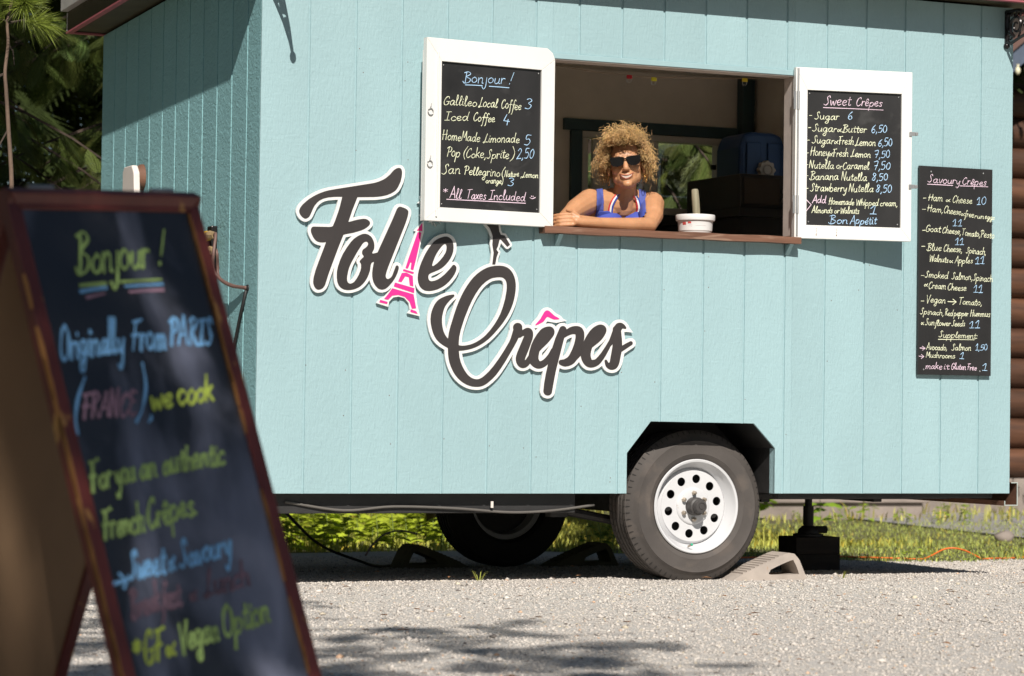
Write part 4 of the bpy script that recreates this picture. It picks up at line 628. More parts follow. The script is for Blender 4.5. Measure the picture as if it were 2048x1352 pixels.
# wheels
def wheel(x, yo, zc, tyremat, label, rev=False):
    W_ = thing('w', None, None); bpy.data.objects.remove(W_)
    c = (x, yo, zc); ax = (0, -1, 0)
    R = .335; prof = [(.200, -.012), (.214, .002), (.228, .008), (.232, .0105), (.236, .0095), (.262, .013), (.284, .010), (.288, .0115), (.292, .0075), (.300, -.002), (.309, -.010), (.318, -.016), (R-.006, -.026)]
    t = [(R-.006, -.026)]; y = -.032
    for k in range(5):
        t += [(R, y), (R+.001, y-.0195), (R-.015, y-.0205), (R-.015, y-.031)] if k < 4 else [(R, y), (R, y-.024)]
        y -= .032
    t = [(r, -abs(h)) for r, h in t]; back = [(R-.01, -.192), (.318, -.2), (.26, -.216), (.215, -.212), (.200, -.19)]
    m = MB(); m.lathe(prof+t[1:]+back, c, ax, 96)
    Wt = m.obj('wheel', tyremat, T, smooth=True, angle=32); Wt['label'] = label
    m = MB()                                           # tread sipes
    for i in range(72):
        a = 2*math.pi*i/72; r_i = R+.0006; d = .0055
        for y0, y1, sk in ((.030, .055, .02), (.064, .086, -.02), (.128, .15, .02), (.160, .182, -.02)):
            P = [(r_i, a-d, y0), (r_i, a+d, y0), (r_i, a+d+sk, y1), (r_i, a-d+sk, y1)]
            m.add([(c[0]+r*math.cos(q), c[1]+yy, c[2]+r*math.sin(q)) for r, q, yy in P], [(0, 1, 2, 3)])
        P = [(r_i-.004, a-d, .0262), (r_i-.004, a+d, .0262), (.3165, a+d*.8, .0152), (.3165, a-d*.8, .0152)]
        m.add([(c[0]+(r+.0012)*math.cos(q), c[1]+yy-.0012, c[2]+(r+.0012)*math.sin(q)) for r, q, yy in P], [(0, 1, 2, 3)])
    m.obj('tread_sipes', m_rubberdark, Wt)['kind'] = 'stuff'
    m = MB(); m.lathe([(.199, -.17), (.176, -.16), (.168, -.06), (.1685, -.052)], c, ax, 72); m.lathe([(.1685, -.051), (.176, -.030), (.186, -.020), (.190, -.004), (.196, .006), (.204, .008), (.208, .004), (.206, -.004), (.199, -.010)], c, ax, 72)
    V, F = fill2d([[(r*math.cos(2*math.pi*k/n), r*math.sin(2*math.pi*k/n)) for k in range(n)] for r, n in ((.1555, 72), (.083, 48))]+[[(.121*math.cos(.18+2*math.pi*j/10)+.0195*math.cos(2*math.pi*k/20), .121*math.sin(.18+2*math.pi*j/10)+.0195*math.sin(2*math.pi*k/20)) for k in range(20)] for j in range(10)], .004, lambda a, b_, h: (c[0]+a, c[1]+.034-h, c[2]+b_)); m.add(V, F)
    m.lathe([(.1550, -.0345), (.160, -.040), (.1685, -.0515)], c, ax, 72); m.lathe([(.0835, -.0335), (.079, -.026), (.074, -.024), (.038, -.024)], c, ax, 48)
    m.obj('rim', m_rim, Wt, smooth=True, angle=40)
    m = MB(); m.lathe([(.040, -.026), (.040, .012), (.037, .020), (.030, .024), (.029, .046), (.026, .052), (.018, .053), (.017, .050), (.011, .050), (.010, .053), (0.0005, .053)], c, ax, 36); m.obj('hub_cap', m_hub, Wt, smooth=True, angle=30)
    for k in range(6):
        a = 1.57+k*math.pi/3; m = MB(); o_ = (c[0]+.058*math.cos(a), c[1]+.0235, c[2]+.058*math.sin(a))
        m.lathe([(.0105, 0), (.0105, .010), (.0075, .018), (.004, .021), (.0004, .021)], o_, ax, 6); m.obj('lug_nut', m_nut, Wt)
    m = MB(); m.tube([(c[0]-.03, c[1]+.012, c[2]-.176), (c[0]-.027, c[1]-.012, c[2]-.168)], .0045, 8); m.obj('valve_stem', m_nut, Wt)
    m = MB(); m.ball((c[0]-.0265, c[1]-.015, c[2]-.1665), .0062, 8); m.obj('valve_cap', mat('green valve cap', (.02, .42, .24), .4), Wt, smooth=True)
    m = MB(); m.lathe([(.165, -.10), (.05, -.10), (.05, -.06), (.0005, -.06)], c, ax, 36); m.obj('brake_drum', m_steel, Wt, smooth=True, angle=40)
    if rev:                                           # the far wheel shows its inner side
        cc = Vector(c)-BASE[T]; cc.y += .1; X_ = Matrix.Translation(cc) @ Matrix.Rotation(math.pi, 4, 'Z') @ Matrix.Translation(-cc)
        for o in [Wt]+list(Wt.children): o.data.transform(X_)
    return Wt
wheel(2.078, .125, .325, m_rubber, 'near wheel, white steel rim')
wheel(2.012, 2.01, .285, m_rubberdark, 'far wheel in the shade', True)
# wheel box, chassis, axle
b = MB(); A2 = [(x, z) for x, z in ARCH]
outer = [(1.66, ZB-.004), (1.66, .565), (1.78, .71), (2.302, .706), (2.416, .59), (2.418, ZB-.004)]
V = []; F = []
for i, ((x, z), (x2, z2)) in enumerate(zip(A2, outer)): V += [(x, .012, z), (x, .37, z), (x2, .012, z2), (x2, .37, z2)]
for i in range(5): k = 4*i; F += [(k, k+4, k+5, k+1), (k+2, k+3, k+7, k+6), (k, k+2, k+6, k+4), (k+1, k+5, k+7, k+3)]
b.add(V, F); b.obj('wheel_box', m_steel, T)
b = MB(); b.prism(A2, lambda x, z: (x, .3705, z), lambda x, z: (x, .38, z)); b.obj('wheel_box_back', m_steel, T)
def beam(x0, x1, y0, y1, z0, z1, name='chassis_rail', m=m_steel): b = MB(); b.b2(x0, x1, y0, y1, z0, z1); return b.obj(name, m, T, bevel=.003)
beam(.03, 1.46, .06, .11, .302, .384); beam(2.45, 3.58, .06, .11, .362, .384); beam(.03, 1.62, .42, .47, .290, .362); beam(2.5, 3.58, .42, .47, .345, .371); beam(.03, 3.58, 1.95, 2.0, .33, .371)
for x in (.1, .75, 1.4, 2.6, 3.2): beam(x, x+.045, .475, 1.945, .33, .371, 'cross_member')
beam(.03, 3.6, .39, 2.4, .372, .3835, 'underbody')
b = MB(); b.b2(2.0, 2.08, .24, 2.03, .275, .355); b.obj('axle', m_steel, T, bevel=.004)
for y in (.40, 1.97): b = MB(); b.tube([(1.55, y, .30), (1.8, y, .255), (2.02, y, .24), (2.25, y, .255), (2.5, y, .30)], .02, 8); b.b2(1.49, 1.57, y-.03, y+.03, .27, .38); b.b2(2.47, 2.53, y-.03, y+.03, .27, .38); b.obj('leaf_spring', m_steel, T)
# bumper channel at the right rear corner
prof = [(3.600, .330), (3.672, .330), (3.672, .437), (3.6365, .437), (3.6365, .433), (3.668, .433), (3.668, .334), (3.604, .334), (3.604, .352), (3.600, .352)]
b = MB(); b.prism(prof, lambda x, z: (x, -.004, z), lambda x, z: (x, 2.40, z)); bc = b.obj('bumper_channel', m_rust, T)
b = MB(); b.prism(prof, lambda x, z: (x, -.0075, z), lambda x, z: (x, -.0045, z)); b.obj('cut_edge', m_edge, bc)
# stabiliser jack under the right side
b = MB(); b.tube([(3.19, 1.06, .20), (3.19, 1.06, .385)], .018, 10); b.tube([(3.19, 1.06, .20), (3.19, 1.06, .29)], .026, 10); b.lathe([(.075, 0), (.075, .01), (.052, .014), (.05, .03), (.03, .05)], (3.19, 1.06, .143), (0, 0, 1), 20); b.tube([(3.19, 1.06, .156), (3.19, 1.06, .21)], .024, 10); b.tube([(3.22, 1.04, .175), (3.275, 1.03, .175)], .018, 8); b.obj('stabiliser_jack', m_steel, T, smooth=True, angle=40)
# eave brackets: cast iron scrolls under both front corners
def spiral(cy, cz, r0_, r1_, a0, turns, n=34): return [(cy+(r0_+(r1_-r0_)*k/n)*math.cos(a0+turns*6.283*k/n), cz+(r0_+(r1_-r0_)*k/n)*math.sin(a0+turns*6.283*k/n)) for k in range(n+1)]
def iron_bracket(x):
    b = MB(); X = lambda P: [(x, y, z) for y, z in P]
    b.b2(x-.007, x+.007, -.012, -.0005, 2.44, 2.60); b.tube(X([(-.004, 2.598), (-.10, 2.594), (-.2, 2.572), (-.28, 2.535), (-.335, 2.478)]), [.008, .008, .007, .006, .006], 6)
    b.ball((x, -.008, 2.440), .0145, 12); b.ball((x, -.020, 2.580), .013, 10); b.ball((x, -.338, 2.466), .017, 12, Matrix.Diagonal((.8, .8, 1.35)))
    b.tube(X(spiral(-.085, 2.525, .052, .010, -1.2, 1.6)), [.0085-.0045*k/34 for k in range(35)], 6)
    b.tube(X(spiral(-.036, 2.478, .026, .005, -1.5, 1.5)), [.0065-.0035*k/34 for k in range(35)], 6)
    b.tube(X(spiral(-.175, 2.535, .034, .007, .2, -1.5)), [.0065-.0035*k/34 for k in range(35)], 6)
    b.tube(X(spiral(-.245, 2.515, .024, .006, .2, -1.4)), [.0055-.003*k/34 for k in range(35)], 6)
    b.tube(X([(-.006, 2.455), (-.045, 2.448), (-.11, 2.466), (-.2, 2.486), (-.29, 2.487), (-.335, 2.470)]), [.007, .0075, .0075, .007, .006, .006], 6)
    b.tube(X([(-.012, 2.50), (-.03, 2.535), (-.028, 2.575), (-.05, 2.595)]), .005, 6)
    for k in range(6): b.tube(X([(-.045-.034*k, 2.572-.004*k*k*.4), (-.055-.034*k, 2.586-.004*k*k*.4), (-.050-.034*k, 2.596-.003*k*k*.5)]), .0055, 5)
    for k in range(4): b.tube(X([(-.10-.05*k, 2.470+.006*k), (-.115-.05*k, 2.488+.006*k), (-.11-.05*k, 2.505)]), .005, 5)
    return b.obj('eave_bracket', m_iron, T, smooth=True, angle=50)
iron_bracket(.030); iron_bracket(3.590)
b = MB()
for i in range(70):
    x = G0+S8*random.randint(0, 16)+random.choice((-.03, .03, .012))+random.uniform(-.006, .006); z = random.uniform(.42, 2.55)
    if (WX0-.6 < x < WX1+.6 and z > 1.48) or (1.6 < x < 2.45 and z < .72): continue
    b.lathe([(.0022, .0004), (.0005, .0009)], (x, -.0002, z), (0, -1, 0), 7)
b.obj('nail_heads', m_rust, FRONT)['kind'] = 'stuff'
# things on the end wall: vent hood, gas fittings, hoses
b = MB(); P = [(p-.21, z) for p, z in ((1.95, 1.60), (1.95, 1.815), (1.925, 1.835), (1.80, 1.835), (1.765, 1.80), (1.75, 1.70), (1.70, 1.655), (1.60, 1.60))]
b.prism(P, lambda y, z: (-.055, y, z), lambda y, z: (-.085, y, z)); vh = b.obj('vent_hood', m_vent, T, bevel=.006)
b = MB(); b.b2(-.0545, -.001, 1.39, 1.74, 1.50, 1.60); b.obj('hood_base', m_vent, vh, bevel=.006)
b = MB(); b.lathe([(.0005, .03), (.05, .03), (.06, .012), (.062, 0)], (-.001, 1.70, 1.79), (-1, 0, 0), 20); b.obj('vent_plug', m_rust, T, smooth=True, angle=40)
for z, dx in ((1.452, 0), (1.387, -.004)):
    b = MB(); b.tube([(-.06, .575, z), (-.06, .505, z)], .023, 8); fit = b.obj('gas_fitting', m_brass, T)
    b = MB(); b.tube([(-.06, .505, z), (-.058, .47, z+.003), (-.05, .43, z)], [.0165, .019, .014], 8); b.obj('hose_collar', mat('crimped collar', (.30, .21, .11), .5, var=.3), fit)
b = MB(); b.b2(-.03, -.001, .54, .60, 1.24, 1.50); b.b2(-.05, -.03, .55, .58, 1.40, 1.44); b.obj('regulator', m_iron, T, bevel=.006)
b = MB(); b.tube([tuple(p) for p in catm([(-.05, .43, 1.452), (-.055, .40, 1.456), (-.062, .38, 1.43), (-.075, .36, 1.37), (-.07, .38, 1.31), (-.05, .36, 1.27), (-.035, .25, 1.235), (-.003, .125, 1.222)], 6)], .0072, 8); b.obj('gas_hose', m_hose, T, smooth=True)
b = MB(); b.tube([tuple(p) for p in catm([(-.05, .43, 1.387), (-.05, .41, 1.392), (-.05, .39, 1.37), (-.04, .41, 1.32), (-.04, .39, 1.275), (-.03, .27, 1.24), (-.003, .13, 1.218)], 6)], .0065, 8); b.obj('gas_hose', m_hose, T, smooth=True)
b = MB(); b.tube([(-.006, .13, 1.212), (-.008, .2, 1.10), (-.01, .27, .97), (-.012, .34, .82), (-.012, .36, .40)], .0075, 6); b.lathe([(.014, 0), (.012, .006), (.0005, .008)], (0, .125, 1.222), (-1, 0, 0), 10); b.obj('down_cable', m_wire, T, smooth=True)
b = MB(); b.tube([tuple(p) for p in catm([(.15, .055, .35), (.4, .05, .315), (.62, .05, .33), (.9, .05, .322), (1.15, .05, .305), (1.35, .05, .312), (1.55, .06, .335)], 6)], .0058, 6); b.obj('chassis_cable', mat('grey brake cable', (.11, .10, .09), .6), T, smooth=True)
b = MB(); b.b2(1.055, 1.066, .03, .035, .325, .352); b.obj('cable_tag', m_vent, T)
# rear window
wn = MB()
for x0, x1, z0, z1 in ((RX0, RX1, RZb-.035, RZb), (RX0, RX1, RZa, RZa+.035), (RX0, RX0+.035, RZa+.0355, RZb-.0355), (RX1-.06, RX1, RZa+.0355, RZb-.0355), (2.955, 3.0, RZa+.0355, RZb-.0355)): wn.b2(x0, x1, DY-.075, DY-.01, z0, z1)
m_vinyl = mat('white vinyl window frame', (.62, .58, .52), .45, var=.03)
WF = wn.obj('rear_window', m_vinyl, T, bevel=.004)
b = MB(); b.b2(2.63, 2.72, DY-.055, DY-.03, RZa+.036, RZb-.036); b.b2(3.0005, 3.012, DY-.06, DY-.02, RZa+.036, RZb-.036); b.obj('sash', m_vinyl, WF)
b = MB(); b.b2(2.596, 2.9545, DY-.030, DY-.027, RZa+.036, RZb-.036); b.obj('pane', m_glass, WF)
b = MB(); b.b2(3.0125, 3.3595, DY-.040, DY-.037, RZa+.036, RZb-.036); b.obj('pane', m_glass, WF)
b = MB(); b.b2(3.335, 3.358, DY-.065, DY-.041, 2.04, 2.065); b.obj('window_latch', m_iron, WF)
b = MB(); b.b2(2.455, 3.50, DY-.078, DY-.051, RZb+.002, RZb+.062); b.b2(2.495, 2.558, DY-.078, DY-.051, 1.62, RZb); b.b2(3.422, 3.48, DY-.078, DY-.051, 1.62, RZb); b.b2(2.56, 3.42, DY-.078, DY-.051, 1.70, RZa-.002); b.obj('window_casing', m_tealdark, T, bevel=.002)
b = MB(); b.b2(3.485, 3.555, DY-.125, DY-.06, .45, 2.536); b.obj('corner_post', m_tealdark, T)
